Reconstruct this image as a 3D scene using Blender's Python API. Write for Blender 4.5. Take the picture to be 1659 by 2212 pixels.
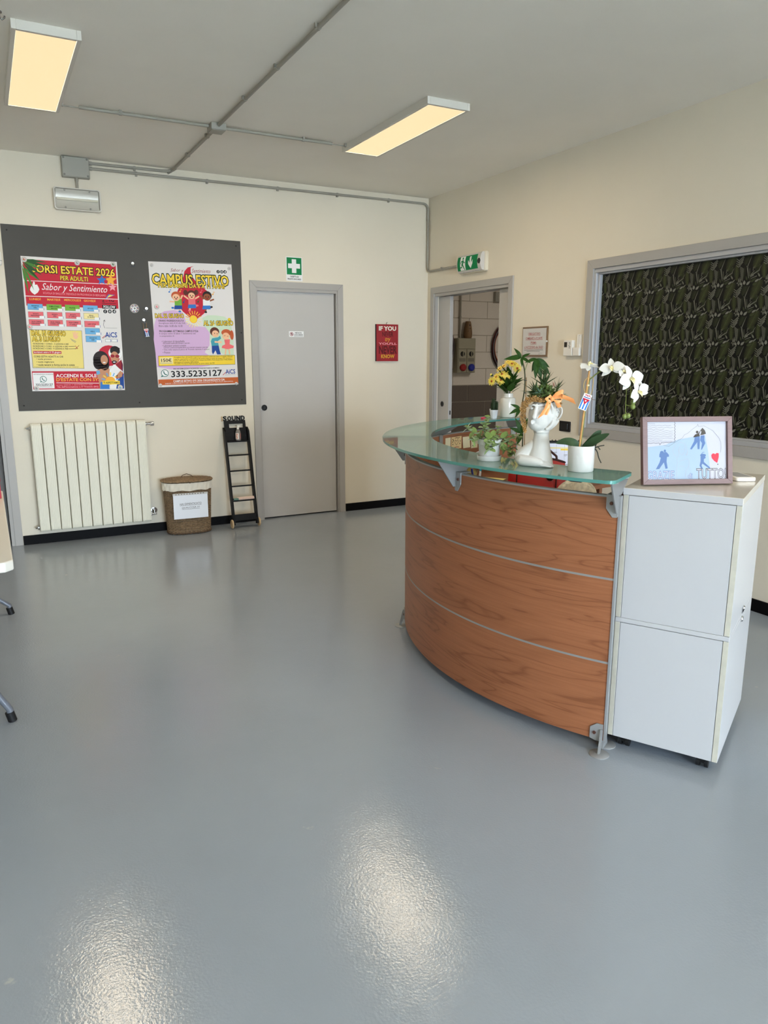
import bpy, bmesh, math, random
from mathutils import Matrix, Vector

for o in list(bpy.data.objects):
    bpy.data.objects.remove(o)
scene = bpy.context.scene
COL = scene.collection
PI = math.pi
random.seed(7)

# ------------------------------------------------------------------ camera
cam = bpy.data.objects.new('camera', bpy.data.cameras.new('camera'))
COL.objects.link(cam)
scene.camera = cam
cam.data.sensor_fit = 'VERTICAL'
cam.data.sensor_height = 36.0
cam.data.lens = 36.0 * 1598.05 / 2212.0
cam.data.clip_start = 0.05
cam.data.clip_end = 200
YAW, PITCH = 0.48824, 0.206687
fwd = Vector((math.sin(YAW) * math.cos(PITCH), math.cos(YAW) * math.cos(PITCH), -math.sin(PITCH)))
cam.location = (-3.963, -6.5363, 1.5)
cam.rotation_euler = fwd.to_track_quat('-Z', 'Y').to_euler()

# ------------------------------------------------------------------ daylight and exposure
world = bpy.data.worlds.new('sky')
scene.world = world
world.use_nodes = True
wn = world.node_tree.nodes
wn['Background'].inputs['Color'].default_value = (0.70, 0.85, 1.0, 1)
wn['Background'].inputs['Strength'].default_value = 23.0
scene.view_settings.view_transform = 'Standard'
scene.view_settings.look = 'None'
scene.view_settings.gamma = 1.0
scene.view_settings.exposure = 0.57
scene.view_settings.use_curve_mapping = False
scene.cycles.max_bounces = 8
scene.cycles.diffuse_bounces = 5
scene.cycles.glossy_bounces = 4
scene.cycles.caustics_reflective = False
scene.cycles.caustics_refractive = False
scene.cycles.sample_clamp_indirect = 8
scene.cycles.use_adaptive_sampling = True
scene.cycles.adaptive_threshold = 0.03
PANEL_STRENGTH = 0.71      # what the diffuser itself shows
PANEL_WATTS = 12.0
PANEL_COLOR = (1.0, 0.83, 0.60)

WX0, WX1 = -4.4, -0.25      # the glazed shopfront behind the camera
def portal(name, x0, x1, z0, z1, y):
    l = bpy.data.lights.new(name, 'AREA')
    l.shape = 'RECTANGLE'
    l.size, l.size_y = x1 - x0, z1 - z0
    l.cycles.is_portal = True
    o = bpy.data.objects.new(name, l)
    COL.objects.link(o)
    o.location = ((x0 + x1) / 2, y, (z0 + z1) / 2)
    o.rotation_euler = (PI / 2, 0, 0)       # light leaves along -Z -> into the room (+Y)
    return o
portal('window_daylight', WX0, WX1, 0.05, 2.45, -11.95)

# ------------------------------------------------------------------ materials
MATS = {}
def srgb(r, g, b):
    f = lambda c: ((c / 255) / 12.92) if c / 255 <= 0.04045 else (((c / 255) + 0.055) / 1.055) ** 2.4
    return (f(r), f(g), f(b), 1.0)

def mat(name, rgb, rough=0.5, metal=0.0, spec=0.5, coat=0.0, var=0.0, vscale=8.0, bump=0.0, bscale=60.0, emit=None, estr=0.0, trans=0.0, ior=1.45, alpha=1.0, sheen=0.0, subsurf=0.0, stretch=None):
    """procedural Principled material; rgb in 0-255 sRGB; var = gentle noise variation of the colour"""
    if name in MATS:
        return MATS[name]
    m = bpy.data.materials.new(name)
    m.use_nodes = True
    nt = m.node_tree
    b = nt.nodes['Principled BSDF']
    c = srgb(*rgb)
    b.inputs['Base Color'].default_value = c
    b.inputs['Roughness'].default_value = rough
    b.inputs['Metallic'].default_value = metal
    b.inputs['Specular IOR Level'].default_value = spec
    b.inputs['Coat Weight'].default_value = coat
    b.inputs['Coat Roughness'].default_value = 0.08
    b.inputs['Transmission Weight'].default_value = trans
    b.inputs['IOR'].default_value = ior
    b.inputs['Alpha'].default_value = alpha
    b.inputs['Sheen Weight'].default_value = sheen
    if subsurf:
        b.inputs['Subsurface Weight'].default_value = subsurf
        b.inputs['Subsurface Radius'].default_value = (0.01, 0.01, 0.008)
    if emit:
        b.inputs['Emission Color'].default_value = srgb(*emit)
        b.inputs['Emission Strength'].default_value = estr
    if var or bump:
        tc = nt.nodes.new('ShaderNodeTexCoord')
        vec = tc.outputs['Object']
        if stretch:
            mp = nt.nodes.new('ShaderNodeMapping')
            mp.inputs['Scale'].default_value = stretch
            nt.links.new(vec, mp.inputs['Vector'])
            vec = mp.outputs['Vector']
    if var:
        n = nt.nodes.new('ShaderNodeTexNoise')
        n.inputs['Scale'].default_value = vscale
        n.inputs['Detail'].default_value = 4
        nt.links.new(vec, n.inputs['Vector'])
        r = nt.nodes.new('ShaderNodeValToRGB')
        r.color_ramp.elements[0].position = 0.3
        r.color_ramp.elements[1].position = 0.7
        r.color_ramp.elements[0].color = tuple(x * (1 - var) for x in c[:3]) + (1,)
        r.color_ramp.elements[1].color = tuple(min(1, x * (1 + var)) for x in c[:3]) + (1,)
        nt.links.new(n.outputs['Fac'], r.inputs['Fac'])
        nt.links.new(r.outputs['Color'], b.inputs['Base Color'])
    if bump:
        n = nt.nodes.new('ShaderNodeTexNoise')
        n.inputs['Scale'].default_value = bscale
        n.inputs['Detail'].default_value = 3
        nt.links.new(vec, n.inputs['Vector'])
        bp = nt.nodes.new('ShaderNodeBump')
        bp.inputs['Strength'].default_value = bump
        bp.inputs['Distance'].default_value = 0.01
        nt.links.new(n.outputs['Fac'], bp.inputs['Height'])
        nt.links.new(bp.outputs['Normal'], b.inputs['Normal'])
    MATS[name] = m
    return m

# ------------------------------------------------------------------ mesh builder
class MB:
    def __init__(self):
        self.v, self.f, self.uv = [], [], None
    def add(self, vs, fs):
        n = len(self.v)
        self.v += [tuple(p) for p in vs]
        self.f += [tuple(i + n for i in q) for q in fs]
        return self
    def box(self, x0, x1, y0, y1, z0, z1):
        vs = [(x, y, z) for z in (z0, z1) for y in (y0, y1) for x in (x0, x1)]
        return self.add(vs, [(0, 2, 3, 1), (4, 5, 7, 6), (0, 1, 5, 4), (2, 6, 7, 3), (0, 4, 6, 2), (1, 3, 7, 5)])
    def prism(self, poly, z0, z1):
        """2-D polygon (counter-clockwise) extruded along local z"""
        n = len(poly)
        vs = [(x, y, z0) for x, y in poly] + [(x, y, z1) for x, y in poly]
        fs = [tuple(range(n - 1, -1, -1)), tuple(range(n, 2 * n))]
        fs += [(i, (i + 1) % n, n + (i + 1) % n, n + i) for i in range(n)]
        return self.add(vs, fs)
    def prism_axis(self, poly, a0, a1, axis):
        """polygon extruded along an axis: axis x -> poly is (y,z); axis y -> poly is (x,z)"""
        n = len(poly)
        mk = (lambda p, a: (a, p[0], p[1])) if axis == 'x' else (lambda p, a: (p[0], a, p[1]))
        vs = [mk(p, a0) for p in poly] + [mk(p, a1) for p in poly]
        fs = [tuple(range(n - 1, -1, -1)), tuple(range(n, 2 * n))]
        fs += [(i, (i + 1) % n, n + (i + 1) % n, n + i) for i in range(n)]
        return self.add(vs, fs)
    def tube(self, pts, r, n=8, caps=True, flat=None):
        pts = [Vector(p) for p in pts]
        m = len(pts)
        rs = r if isinstance(r, (list, tuple)) else [r] * m
        tang = []
        for i in range(m):
            a = pts[max(i - 1, 0)]
            b = pts[min(i + 1, m - 1)]
            t = (b - a)
            tang.append(t.normalized() if t.length > 1e-9 else Vector((0, 0, 1)))
        up = Vector((0, 0, 1)) if abs(tang[0].z) < 0.9 else Vector((1, 0, 0))
        u = tang[0].cross(up).normalized()
        vs = []
        for i in range(m):
            if i:
                u = u - tang[i] * u.dot(tang[i])
                u.normalize()
            w = tang[i].cross(u)
            for k in range(n):
                a = 2 * PI * k / n
                fw = flat if flat else 1.0
                vs.append(pts[i] + (u * math.cos(a) + w * math.sin(a) * fw) * rs[i])
        fs = []
        for i in range(m - 1):
            for k in range(n):
                a, b = i * n + k, i * n + (k + 1) % n
                fs.append((a, b, b + n, a + n))
        if caps:
            fs.append(tuple(range(n - 1, -1, -1)))
            fs.append(tuple((m - 1) * n + k for k in range(n)))
        return self.add(vs, fs)
    def cyl(self, a, b, r, n=16, r2=None):
        return self.tube([a, b], [r, r if r2 is None else r2], n)
    def lathe(self, prof, n=24, c=(0, 0, 0), sx=1.0, sy=1.0, closed=False):
        """profile of (r,z) pairs turned about the local z axis"""
        vs, fs, rows = [], [], []
        for r, z in prof:
            if r < 1e-6:
                rows.append([len(vs)])
                vs.append((c[0], c[1], c[2] + z))
            else:
                rows.append(list(range(len(vs), len(vs) + n)))
                for k in range(n):
                    a = 2 * PI * k / n
                    vs.append((c[0] + r * math.cos(a) * sx, c[1] + r * math.sin(a) * sy, c[2] + z))
        for A, B in zip(rows, rows[1:]):
            for k in range(n):
                k2 = (k + 1) % n
                if len(A) == 1 and len(B) == 1:
                    continue
                if len(A) == 1:
                    fs.append((A[0], B[k2], B[k]))
                elif len(B) == 1:
                    fs.append((A[k], A[k2], B[0]))
                else:
                    fs.append((A[k], A[k2], B[k2], B[k]))
        return self.add(vs, fs)
    def ell(self, c, r, nu=16, nv=10, M=None):
        prof = [(math.sin(PI * i / nv), -math.cos(PI * i / nv)) for i in range(nv + 1)]
        t = MB().lathe(prof, nu)
        vs = [Vector((p[0] * r[0], p[1] * r[1], p[2] * r[2])) for p in t.v]
        if M is not None:
            vs = [M @ p for p in vs]
        return self.add([p + Vector(c) for p in vs], t.f)
    def grid(self, fn, nu, nv, uv=None):
        vs = [fn(i / nu, j / nv) for j in range(nv + 1) for i in range(nu + 1)]
        fs = [(j * (nu + 1) + i, j * (nu + 1) + i + 1, (j + 1) * (nu + 1) + i + 1, (j + 1) * (nu + 1) + i) for j in range(nv) for i in range(nu)]
        return self.add(vs, fs)
    def poly(self, pts):
        return self.add(pts, [tuple(range(len(pts)))])
    def xform(self, M):
        self.v = [tuple(M @ Vector(p)) for p in self.v]
        return self
    def merge(self, o, M=None):
        return self.add([M @ Vector(p) for p in o.v] if M is not None else o.v, o.f)
    def mesh(self, name, material, smooth=None, bevel=0.0, segs=2, solid=0.0, uvs=None):
        me = bpy.data.meshes.new(name)
        me.from_pydata(self.v, [], self.f)
        if bevel or solid:
            bm = bmesh.new()
            bm.from_mesh(me)
            if solid:
                bmesh.ops.recalc_face_normals(bm, faces=bm.faces)
                bmesh.ops.solidify(bm, geom=bm.faces[:], thickness=solid)
            if bevel:
                bmesh.ops.recalc_face_normals(bm, faces=bm.faces)
                ed = [e for e in bm.edges if len(e.link_faces) == 2 and e.calc_face_angle(0) > 0.5]
                bmesh.ops.bevel(bm, geom=ed, offset=bevel, segments=segs, profile=0.5, affect='EDGES', clamp_overlap=True)
            bm.to_mesh(me)
            bm.free()
        if uvs:
            ul = me.uv_layers.new(name='uv')
            for lp in me.loops:
                ul.data[lp.index].uv = uvs[lp.vertex_index]
        me.materials.append(material)
        if smooth is not None:
            me.polygons.foreach_set('use_smooth', [True] * len(me.polygons))
            me.set_sharp_from_angle(angle=math.radians(smooth))
        me.update()
        return me
    def build(self, name, material, parent=None, M=None, **kw):
        me = self.mesh(name, material, **kw)
        o = bpy.data.objects.new(name, me)
        COL.objects.link(o)
        if parent is not None:
            o.parent = parent
        if M is not None:
            o.matrix_local = M
        return o

def place(name, me, parent=None, M=None):
    o = bpy.data.objects.new(name, me)
    COL.objects.link(o)
    if parent is not None:
        o.parent = parent
    if M is not None:
        o.matrix_local = M
    return o

def tag(o, label, cat, group=None):
    o['label'] = label
    o['category'] = cat
    if group:
        o['group'] = group
    return o

def thing(name, label, cat, M=None, group=None):
    o = bpy.data.objects.new(name, None)
    o.empty_display_size = 0.05
    COL.objects.link(o)
    if M is not None:
        o.matrix_world = M
    return tag(o, label, cat, group)

def struct(o):
    o['kind'] = 'structure'
    return o

def stuff(o):
    o['kind'] = 'stuff'
    return o

def T(x, y, z):
    return Matrix.Translation((x, y, z))
def RZ(a):
    return Matrix.Rotation(a, 4, 'Z')
def RX(a):
    return Matrix.Rotation(a, 4, 'X')
def RY(a):
    return Matrix.Rotation(a, 4, 'Y')
# frames whose local x runs right, y runs up and z comes out of the wall
def on_back(x, z, y=0.0):
    return Matrix(((1, 0, 0, x), (0, 0, -1, y), (0, 1, 0, z), (0, 0, 0, 1)))
def on_right(y, z, x=0.0):
    return Matrix(((0, 0, -1, x), (-1, 0, 0, y), (0, 1, 0, z), (0, 0, 0, 1)))
def along(d, up=(0, 0, 1)):
    """rotation whose z axis points along d"""
    return Vector(d).to_track_quat('Z', 'Y').to_matrix().to_4x4()

# ------------------------------------------------------------------ flat print (lettering and pictures)
INK = dict(red=(196, 28, 52), dkred=(150, 24, 40), yellow=(246, 212, 60), orange=(244, 176, 60), paper=(240, 240, 240), pink=(238, 160, 170), black=(20, 20, 22), dark=(60, 50, 40), grey=(120, 120, 120),
           ltgrey=(165, 165, 172), blue=(50, 120, 200), skyblue=(110, 176, 222), navy=(24, 70, 150), green=(120, 178, 60), rose=(232, 110, 118), cream=(240, 224, 160), cream2=(238, 218, 128), leaf=(70, 130, 50),
           dkleaf=(36, 84, 36), skin=(242, 190, 150), tan=(198, 142, 108), hair=(36, 24, 22), teal=(30, 110, 100), copper=(196, 90, 46), brown=(96, 46, 34), umber=(150, 84, 50), lteal=(70, 160, 176),
           mauve=(214, 178, 216), sage=(204, 222, 196), coral=(238, 110, 112), rust=(196, 96, 40), paleblue=(206, 228, 246), slate=(112, 150, 204), heart=(226, 40, 66), pencil=(160, 176, 196), dkgreen=(20, 46, 30),
           sign_green=(0, 128, 72), sign_red=(178, 60, 60), dpaper=(182, 181, 193), dblue=(154, 174, 196), dslate=(80, 110, 160), offwhite=(232, 226, 212), gold=(212, 160, 50), wine=(90, 22, 26))
def ink(c):
    return mat('ink_' + c, INK[c], rough=0.55, spec=0.3)

_fonts = {}
def text_mesh(s, bold=0.0, shear=0.0, space=1.0, res=2):
    key = (s, bold, shear, space)
    if key in _fonts:
        return _fonts[key]
    cu = bpy.data.curves.new('lettering', 'FONT')
    cu.body = s
    cu.size = 1.0
    cu.offset = bold
    cu.shear = shear
    cu.space_character = space
    cu.resolution_u = res
    cu.fill_mode = 'FRONT'
    ob = bpy.data.objects.new('lettering', cu)
    COL.objects.link(ob)
    dg = bpy.context.evaluated_depsgraph_get()
    me = bpy.data.meshes.new_from_object(ob.evaluated_get(dg))
    vs = [tuple(v.co) for v in me.vertices]
    fs = [tuple(p.vertices) for p in me.polygons]
    bpy.data.meshes.remove(me)
    bpy.data.objects.remove(ob)
    bpy.data.curves.remove(cu)
    _fonts[key] = (vs, fs)
    return vs, fs

class Print:
    """collects flat coloured shapes on a local xy plane; one mesh part per colour"""
    def __init__(self, parent, w=0.0, step=0.00025, wfn=None):
        self.parent, self.w, self.step, self.c, self.wfn = parent, w, step, {}, wfn
    def _mb(self, col):
        return self.c.setdefault(col, MB())
    def flat(self, pts, col, l=1):
        self._mb(col).poly([(x, y, self.w + self.step * l) for x, y in pts])
    def rect(self, x0, y0, x1, y1, col, l=1):
        self.flat([(x0, y0), (x1, y0), (x1, y1), (x0, y1)], col, l)
    def disc(self, x, y, rx, ry, col, l=1, n=20):
        self.flat([(x + rx * math.cos(2 * PI * k / n), y + ry * math.sin(2 * PI * k / n)) for k in range(n)], col, l)
    def line(self, pts, w, col, l=2):
        mb = self._mb(col)
        z = self.w + self.step * l
        for (x0, y0), (x1, y1) in zip(pts, pts[1:]):
            d = math.hypot(x1 - x0, y1 - y0)
            if d < 1e-7:
                continue
            ex, ey = (x1 - x0) / d * w * 0.3, (y1 - y0) / d * w * 0.3
            nx, ny = -(y1 - y0) / d * w / 2, (x1 - x0) / d * w / 2
            mb.poly([(x0 - ex - nx, y0 - ey - ny, z), (x1 + ex - nx, y1 + ey - ny, z), (x1 + ex + nx, y1 + ey + ny, z), (x0 - ex + nx, y0 - ey + ny, z)])
    def text(self, s, x0, ymid, x1, h, col, l=3, bold=0.0, shear=0.0, space=1.0):
        """letters stretched to fill x0..x1 and the height h about ymid"""
        vs, fs = text_mesh(s, 0.0, shear, space)
        if not vs:
            return
        a, b = min(v[0] for v in vs), max(v[0] for v in vs)
        c, d = min(v[1] for v in vs), max(v[1] for v in vs)
        sx, sy = (x1 - x0) / (b - a), h / (d - c)
        if bold:
            vs, fs = text_mesh(s, bold, shear, space)
        z = self.w + self.step * l
        self._mb(col).add([(x0 + (v[0] - a) * sx, ymid - h / 2 + (v[1] - c) * sy, z) for v in vs], fs)
    def draw(self, items, k=0.001):
        for it in items:
            if it[0] == 'r':
                self.rect(it[1] * k, it[2] * k, it[3] * k, it[4] * k, it[5], it[6])
            elif it[0] == 'p':
                self.flat([(x * k, y * k) for x, y in it[1]], it[2], it[3])
            elif it[0] == 'e':
                self.disc(it[1] * k, it[2] * k, it[3] * k, it[4] * k, it[5], it[6])
            elif it[0] == 'l':
                self.line([(x * k, y * k) for x, y in it[1]], it[2] * k, it[3], it[4])
            elif it[0] == 't':
                _, s, x0, ym, x1, h, col, st, l = it
                sh = 0.35 if 's' in st else 0.0
                if 'o' in st:
                    self.text(s, x0 * k, ym * k, x1 * k, h * k, 'dkgreen' if 'g' in st else 'black', l, bold=0.085)
                    self.text(s, x0 * k, ym * k, x1 * k, h * k, col, l + 0.6, bold=0.02)
                elif 'u' in st:
                    self.text(s, x0 * k, ym * k, x1 * k, h * k, col, l, bold=0.03)
                    self.text(s, x0 * k, ym * k, x1 * k, h * k, 'dpaper', l + 0.6, bold=-0.008)
                else:
                    self.text(s, x0 * k, ym * k, x1 * k, h * k, col, l, bold=0.02 if 'b' in st else 0.0, shear=sh)
    def done(self, name='printed_artwork'):
        """one thin printed layer per sheet, with one material slot per ink"""
        verts, faces, idx, mats = [], [], [], []
        for col, mb in self.c.items():
            n = len(verts)
            verts += mb.v
            faces += [tuple(i + n for i in f) for f in mb.f]
            idx += [len(mats)] * len(mb.f)
            mats.append(ink(col))
        me = bpy.data.meshes.new(name)
        me.from_pydata(verts, [], faces)
        for m in mats:
            me.materials.append(m)
        me.polygons.foreach_set('material_index', idx)
        me.update()
        o = place(name, me, self.parent)
        o['kind'] = 'stuff'
        return o
POSTER_ADULTS = [
 ('r',12,655,690,998,'red',1),('l',[(9,840),(693,845)],4.4,'paper',2),('l',[(6,726),(694,729)],5.1,'paper',2),('t','CORSI ESTATE 2026',53,934,677,55.9,'yellow','o',3),('t','PER ADULTI',269,873,470,33.0,'yellow','o',3),
 ('t','Sabor y Sentimiento',130,794,612,66.7,'paper','s',3),('t','SCUOLA DI BALLO A TREVIOLO IN PROVINCIA DI BERGAMO',136,754,599,15.2,'pink','',3),('t','LUNEDÌ',37,707,115,19.1,'orange','b',3),('t','MARTEDÌ',163,708,255,19.1,'orange','b',3),
 ('t','MERCOLEDÌ',286,710,407,19.1,'orange','b',3),('t','GIOVEDÌ',430,710,516,19.1,'orange','b',3),('p',[(2,996),(81,979),(184,983),(85,1001)],'dkleaf',4),('p',[(2,989),(68,948),(161,919),(78,968)],'leaf',4),
 ('p',[(6,977),(52,909),(125,842),(67,925)],'dkleaf',4),('p',[(3,971),(26,876),(75,770),(45,886)],'leaf',4),('p',[(9,990),(91,962),(201,950),(97,982)],'dkleaf',4),('p',[(2,959),(8,859),(37,743),(28,866)],'leaf',4),
 ('p',[(6,984),(61,929),(145,881),(74,947)],'dkleaf',4),('p',[(5,947),(49,891),(120,842),(64,908)],'leaf',4),('p',[(50,788),(66,811),(74,836),(84,832),(84,812),(99,815),(107,797),(113,779),(100,756),(76,738),(56,754),(46,772)],'paper',2),
 ('p',[(579,913),(566,887),(539,883),(558,867),(550,839),(575,855),(597,842),(592,868),(615,888),(587,888)],'blue',4),('p',[(647,925),(632,893),(598,888),(622,868),(612,834),(642,854),(669,837),(664,870),(691,893),(657,894)],'orange',4),
 ('p',[(657,856),(647,834),(623,831),(640,817),(633,793),(654,807),(673,795),(669,818),(688,834),(664,835)],'pink',4),('p',[(592,728),(619,765),(670,762)],'blue',4),('p',[(602,734),(626,760),(657,759)],'yellow',5),
 ('r',566,651,673,681,'black',2),('t','FOLLOW',576,666,665,21.6,'paper','b',3),('l',[(567,692),(672,695)],3.2,'black',3),('l',[(570,713),(581,717),(571,704),(585,703)],3.8,'black',3),('l',[(595,708),(608,710)],3.2,'black',3),
 ('l',[(619,719),(629,722),(623,706)],3.8,'black',3),('l',[(634,706),(641,721),(647,707),(659,719),(651,712),(658,706)],3.8,'black',3),('e',586,630,15,15,'black',2),('t','f',582,629,589,17.8,'paper','b',3),('e',621,631,15,15,'black',2),
 ('e',621,631,8,8,'paper',3),('e',621,631,6,6,'black',4),('e',621,631,3,3,'paper',5),('e',656,632,15,15,'black',2),('t','d',651,633,662,17.8,'paper','b',3),('l',[(574,499),(565,523),(570,546),(576,563)],2.5,'black',2),
 ('l',[(567,553),(577,563),(580,550)],2.5,'black',2),('l',[(581,501),(669,501)],1.9,'grey',2),('t','AiCS',574,447,665,39.4,'navy','b',3),('l',[(550,421),(574,439),(600,444)],4.4,'red',2),('l',[(554,417),(580,434),(607,440)],3.8,'grey',2),
 ('l',[(576,420),(665,421)],1.3,'grey',2),('r',571,389,617,410,'grey',1),('r',573,391,614,408,'paper',2),('r',613,389,617,409,'navy',3),('r',622,390,667,411,'grey',1),('r',623,392,664,409,'paper',2),('r',663,390,667,410,'navy',3),
 ('r',18,624,127,671,'grey',1),('r',19,626,125,669,'skyblue',2),('t','REGGAETON',47,655,98,9.5,'black','b',3),('t','OPEN',60,640,83,9.5,'black','b',3),('r',97,623,132,639,'paper',4),('r',131,623,134,640,'navy',5),
 ('r',152,625,263,672,'grey',1),('r',154,627,261,670,'green',2),('t','ZUMBA FITNESS',170,655,245,9.5,'black','b',3),('t','MARTEDÌ',186,641,227,9.5,'black','b',3),('r',233,623,268,640,'paper',4),('r',267,624,270,641,'navy',5),
 ('r',286,626,395,673,'grey',1),('r',288,628,393,671,'green',2),('t','PILATES',319,649,361,9.5,'black','b',3),('r',364,624,400,641,'paper',4),('r',399,624,402,642,'navy',5),('r',419,626,532,674,'grey',1),('r',421,628,530,672,'skyblue',2),
 ('t','HIP HOP',454,649,497,9.5,'black','b',3),('r',501,625,538,641,'paper',4),('r',536,625,540,643,'navy',5),('r',18,565,127,611,'grey',1),('r',19,567,125,610,'rose',2),('t','BACHATA',53,595,92,9.5,'black','b',3),
 ('t','PRINCIPIANTI',37,581,106,9.5,'black','b',3),('r',97,563,132,580,'paper',4),('r',131,563,134,581,'navy',5),('r',152,565,263,612,'grey',1),('r',154,567,261,610,'rose',2),('t','BACHATA',188,595,228,9.5,'black','b',3),
 ('t','OPEN',195,581,218,9.5,'black','b',3),('r',233,563,268,580,'paper',4),('r',267,563,270,581,'navy',5),('r',286,565,395,613,'grey',1),('r',288,567,394,611,'rose',2),('t','BACHATA',320,596,362,9.5,'black','b',3),
 ('t','2° LIVELLO',310,582,370,9.5,'black','b',3),('r',365,563,401,580,'paper',4),('r',400,563,403,581,'navy',5),('r',420,565,533,613,'grey',1),('r',422,567,531,611,'cream',2),('t','BALLI',462,596,492,9.5,'black','b',3),
 ('t','DI GRUPPO',449,582,503,9.5,'black','b',3),('r',501,563,539,580,'paper',4),('r',537,563,541,581,'navy',5),('r',18,505,127,553,'grey',1),('r',19,507,125,551,'rose',2),('t','SALSA CUBANA',38,536,107,9.5,'black','b',3),
 ('t','PRINCIPIANTI',37,522,106,9.5,'black','b',3),('r',97,504,132,520,'paper',4),('r',131,504,134,522,'navy',5),('r',152,505,263,553,'grey',1),('r',154,507,262,551,'rose',2),('t','SALSA CUBANA',173,536,243,9.5,'black','b',3),
 ('t','E RUEDA OPEN',172,522,242,9.5,'black','b',3),('r',233,503,269,520,'paper',4),('r',268,503,271,521,'navy',5),('r',287,504,396,553,'grey',1),('r',288,506,394,551,'rose',2),('t','SALSA CUBANA',306,536,377,9.5,'black','b',3),
 ('t','2° LIVELLO',311,521,370,9.5,'black','b',3),('r',365,502,402,520,'paper',4),('r',400,502,403,521,'navy',5),('r',421,503,534,552,'grey',1),('r',423,505,532,551,'rose',2),('t','LADY STYLE',447,527,507,9.5,'black','b',3),
 ('r',502,502,540,519,'paper',4),('r',538,502,541,520,'navy',5),('r',422,446,535,496,'grey',1),('r',424,448,533,494,'skyblue',2),('t','HEELS',463,470,493,9.5,'black','b',3),('r',503,444,541,462,'paper',4),('r',539,444,543,463,'navy',5),
 ('r',423,386,536,437,'grey',1),('r',425,388,534,435,'skyblue',2),('t','REGGAETON',452,419,507,9.5,'black','b',3),('t','BABY',467,404,491,9.5,'black','b',3),('r',504,384,542,402,'paper',4),('r',541,384,544,403,'navy',5),
 ('p',[(16,476),(398,475),(396,175),(17,180)],'grey',1),('p',[(18,472),(395,473),(393,178),(21,183)],'cream2',2),('t','DAL 15 GIUGNO',31,449,275,35.6,'yellow','o',3),('t','AL 3 LUGLIO',32,404,232,33.0,'yellow','o',3),
 ('p',[(331,441),(327,462),(335,459),(338,443),(344,467),(353,468),(350,443),(362,460),(369,454),(358,435),(371,434),(366,422),(354,408),(339,410),(330,425)],'skin',4),('l',[(310,409),(349,389)],3.2,'grey',3),
 ('l',[(317,398),(344,381)],3.2,'grey',3),('t','ISCRIZIONE 1 CORSO : 3 LEZIONI A 30€',35,368,291,12.1,'dark','b',3),('t','ISCRIZIONE 2 CORSI : 6 LEZIONI A 50€',33,349,284,12.1,'dark','b',3),
 ('t','ISCRIZIONE 3 CORSI : 9 LEZIONI A 70€',32,331,285,12.1,'dark','b',3),('l',[(290,349),(338,351)],3.2,'dark',3),('l',[(288,331),(359,334)],3.2,'dark',3),('l',[(341,355),(357,333)],3.8,'red',4),('l',[(368,358),(339,330)],3.2,'dkred',4),
 ('r',30,291,234,312,'red',3),('t','Iscrizioni entro il 15 giugno',35,301,229,15.2,'paper','b',4),('t','CORSI ESTIVI ADATTI A CHI',33,269,243,14.0,'dark','b',3),('t','• vuole provare',48,248,157,15.2,'dark','b',3),
 ('t','• vuole migliorare',48,226,174,15.2,'dark','b',3),('t','• vuole tenersi in forma anche in estate',48,205,325,15.2,'dark','b',3),('t','Il tesseramento estivo AICS è obbligatorio non per i tesserati',30,188,352,8.3,'dark','',3),
 ('r',8,14,692,155,'red',1),('r',12,21,163,144,'paper',2),('t','INFORMAZIONI E ISCRIZIONI',18,131,161,8.9,'dark','',3),('e',86,93,25,25,'teal',3),('p',[(64,77),(62,68),(77,73)],'teal',3),('e',86,93,21,21,'paper',4),
 ('l',[(79,105),(80,94),(87,85),(96,84)],5.7,'teal',5),('t','333.5235127',28,50,152,17.8,'black','b',3),('l',[(55,34),(147,33)],2.5,'grey',4),('t','ACCENDI IL SOLE',181,120,485,25.4,'paper','b',3),
 ('t',"D'ESTATE CON SYS",181,89,511,25.4,'orange','b',3),('l',[(180,64),(516,58)],4.4,'paper',2),('t','presso SABOR Y SENTIMENTO ASD',180,46,450,12.7,'pink','',3),('t',"Via dell'Innovazione n.17 Treviolo (BG)",183,30,493,14.6,'pink','b',3),
 ('e',593,280,86,83,'red',2),('e',643,301,54,51,'paper',3),('e',529,246,62,71,'hair',4),('e',504,219,38,51,'hair',4),('e',552,206,38,44,'hair',4),('e',553,246,28,39,'tan',5),('e',552,225,11,5,'paper',6),
 ('p',[(491,162),(524,183),(583,183),(600,139),(578,10),(503,11),(499,98)],'tan',4),('p',[(484,159),(507,162),(513,119),(552,105),(550,81),(493,98)],'tan',5),('p',[(484,156),(510,162),(515,135),(488,125)],'skyblue',6),
 ('p',[(513,68),(588,68),(584,10),(506,11)],'blue',5),('p',[(588,159),(621,207),(664,214),(693,207),(697,166),(694,12),(578,13)],'paper',5),('p',[(637,207),(686,248),(697,207),(693,153),(662,180)],'dkred',6),
 ('p',[(685,241),(694,214),(694,139),(686,166)],'navy',6),('p',[(649,84),(699,139),(694,12),(631,13)],'navy',6),('p',[(624,112),(693,146),(694,112),(649,84)],'red',6),('e',641,321,39,37,'hair',6),('e',636,267,33,47,'tan',7),
 ('p',[(601,304),(613,341),(647,355),(679,342),(679,302),(664,315),(618,314)],'hair',8),('e',619,277,17,13,'dkred',8),('e',656,276,17,13,'dkred',8),('p',[(609,233),(623,242),(642,240),(652,230),(634,213),(618,213)],'hair',8),
 ('e',630,228,10,4,'paper',9),('p',[(638,119),(674,159),(689,146),(684,112),(656,98),(640,105)],'tan',9),('l',[(546,88),(524,94)],8.9,'skyblue',9),('l',[(556,105),(539,119)],8.9,'yellow',9),('l',[(573,116),(564,137)],8.9,'skyblue',9),
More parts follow.
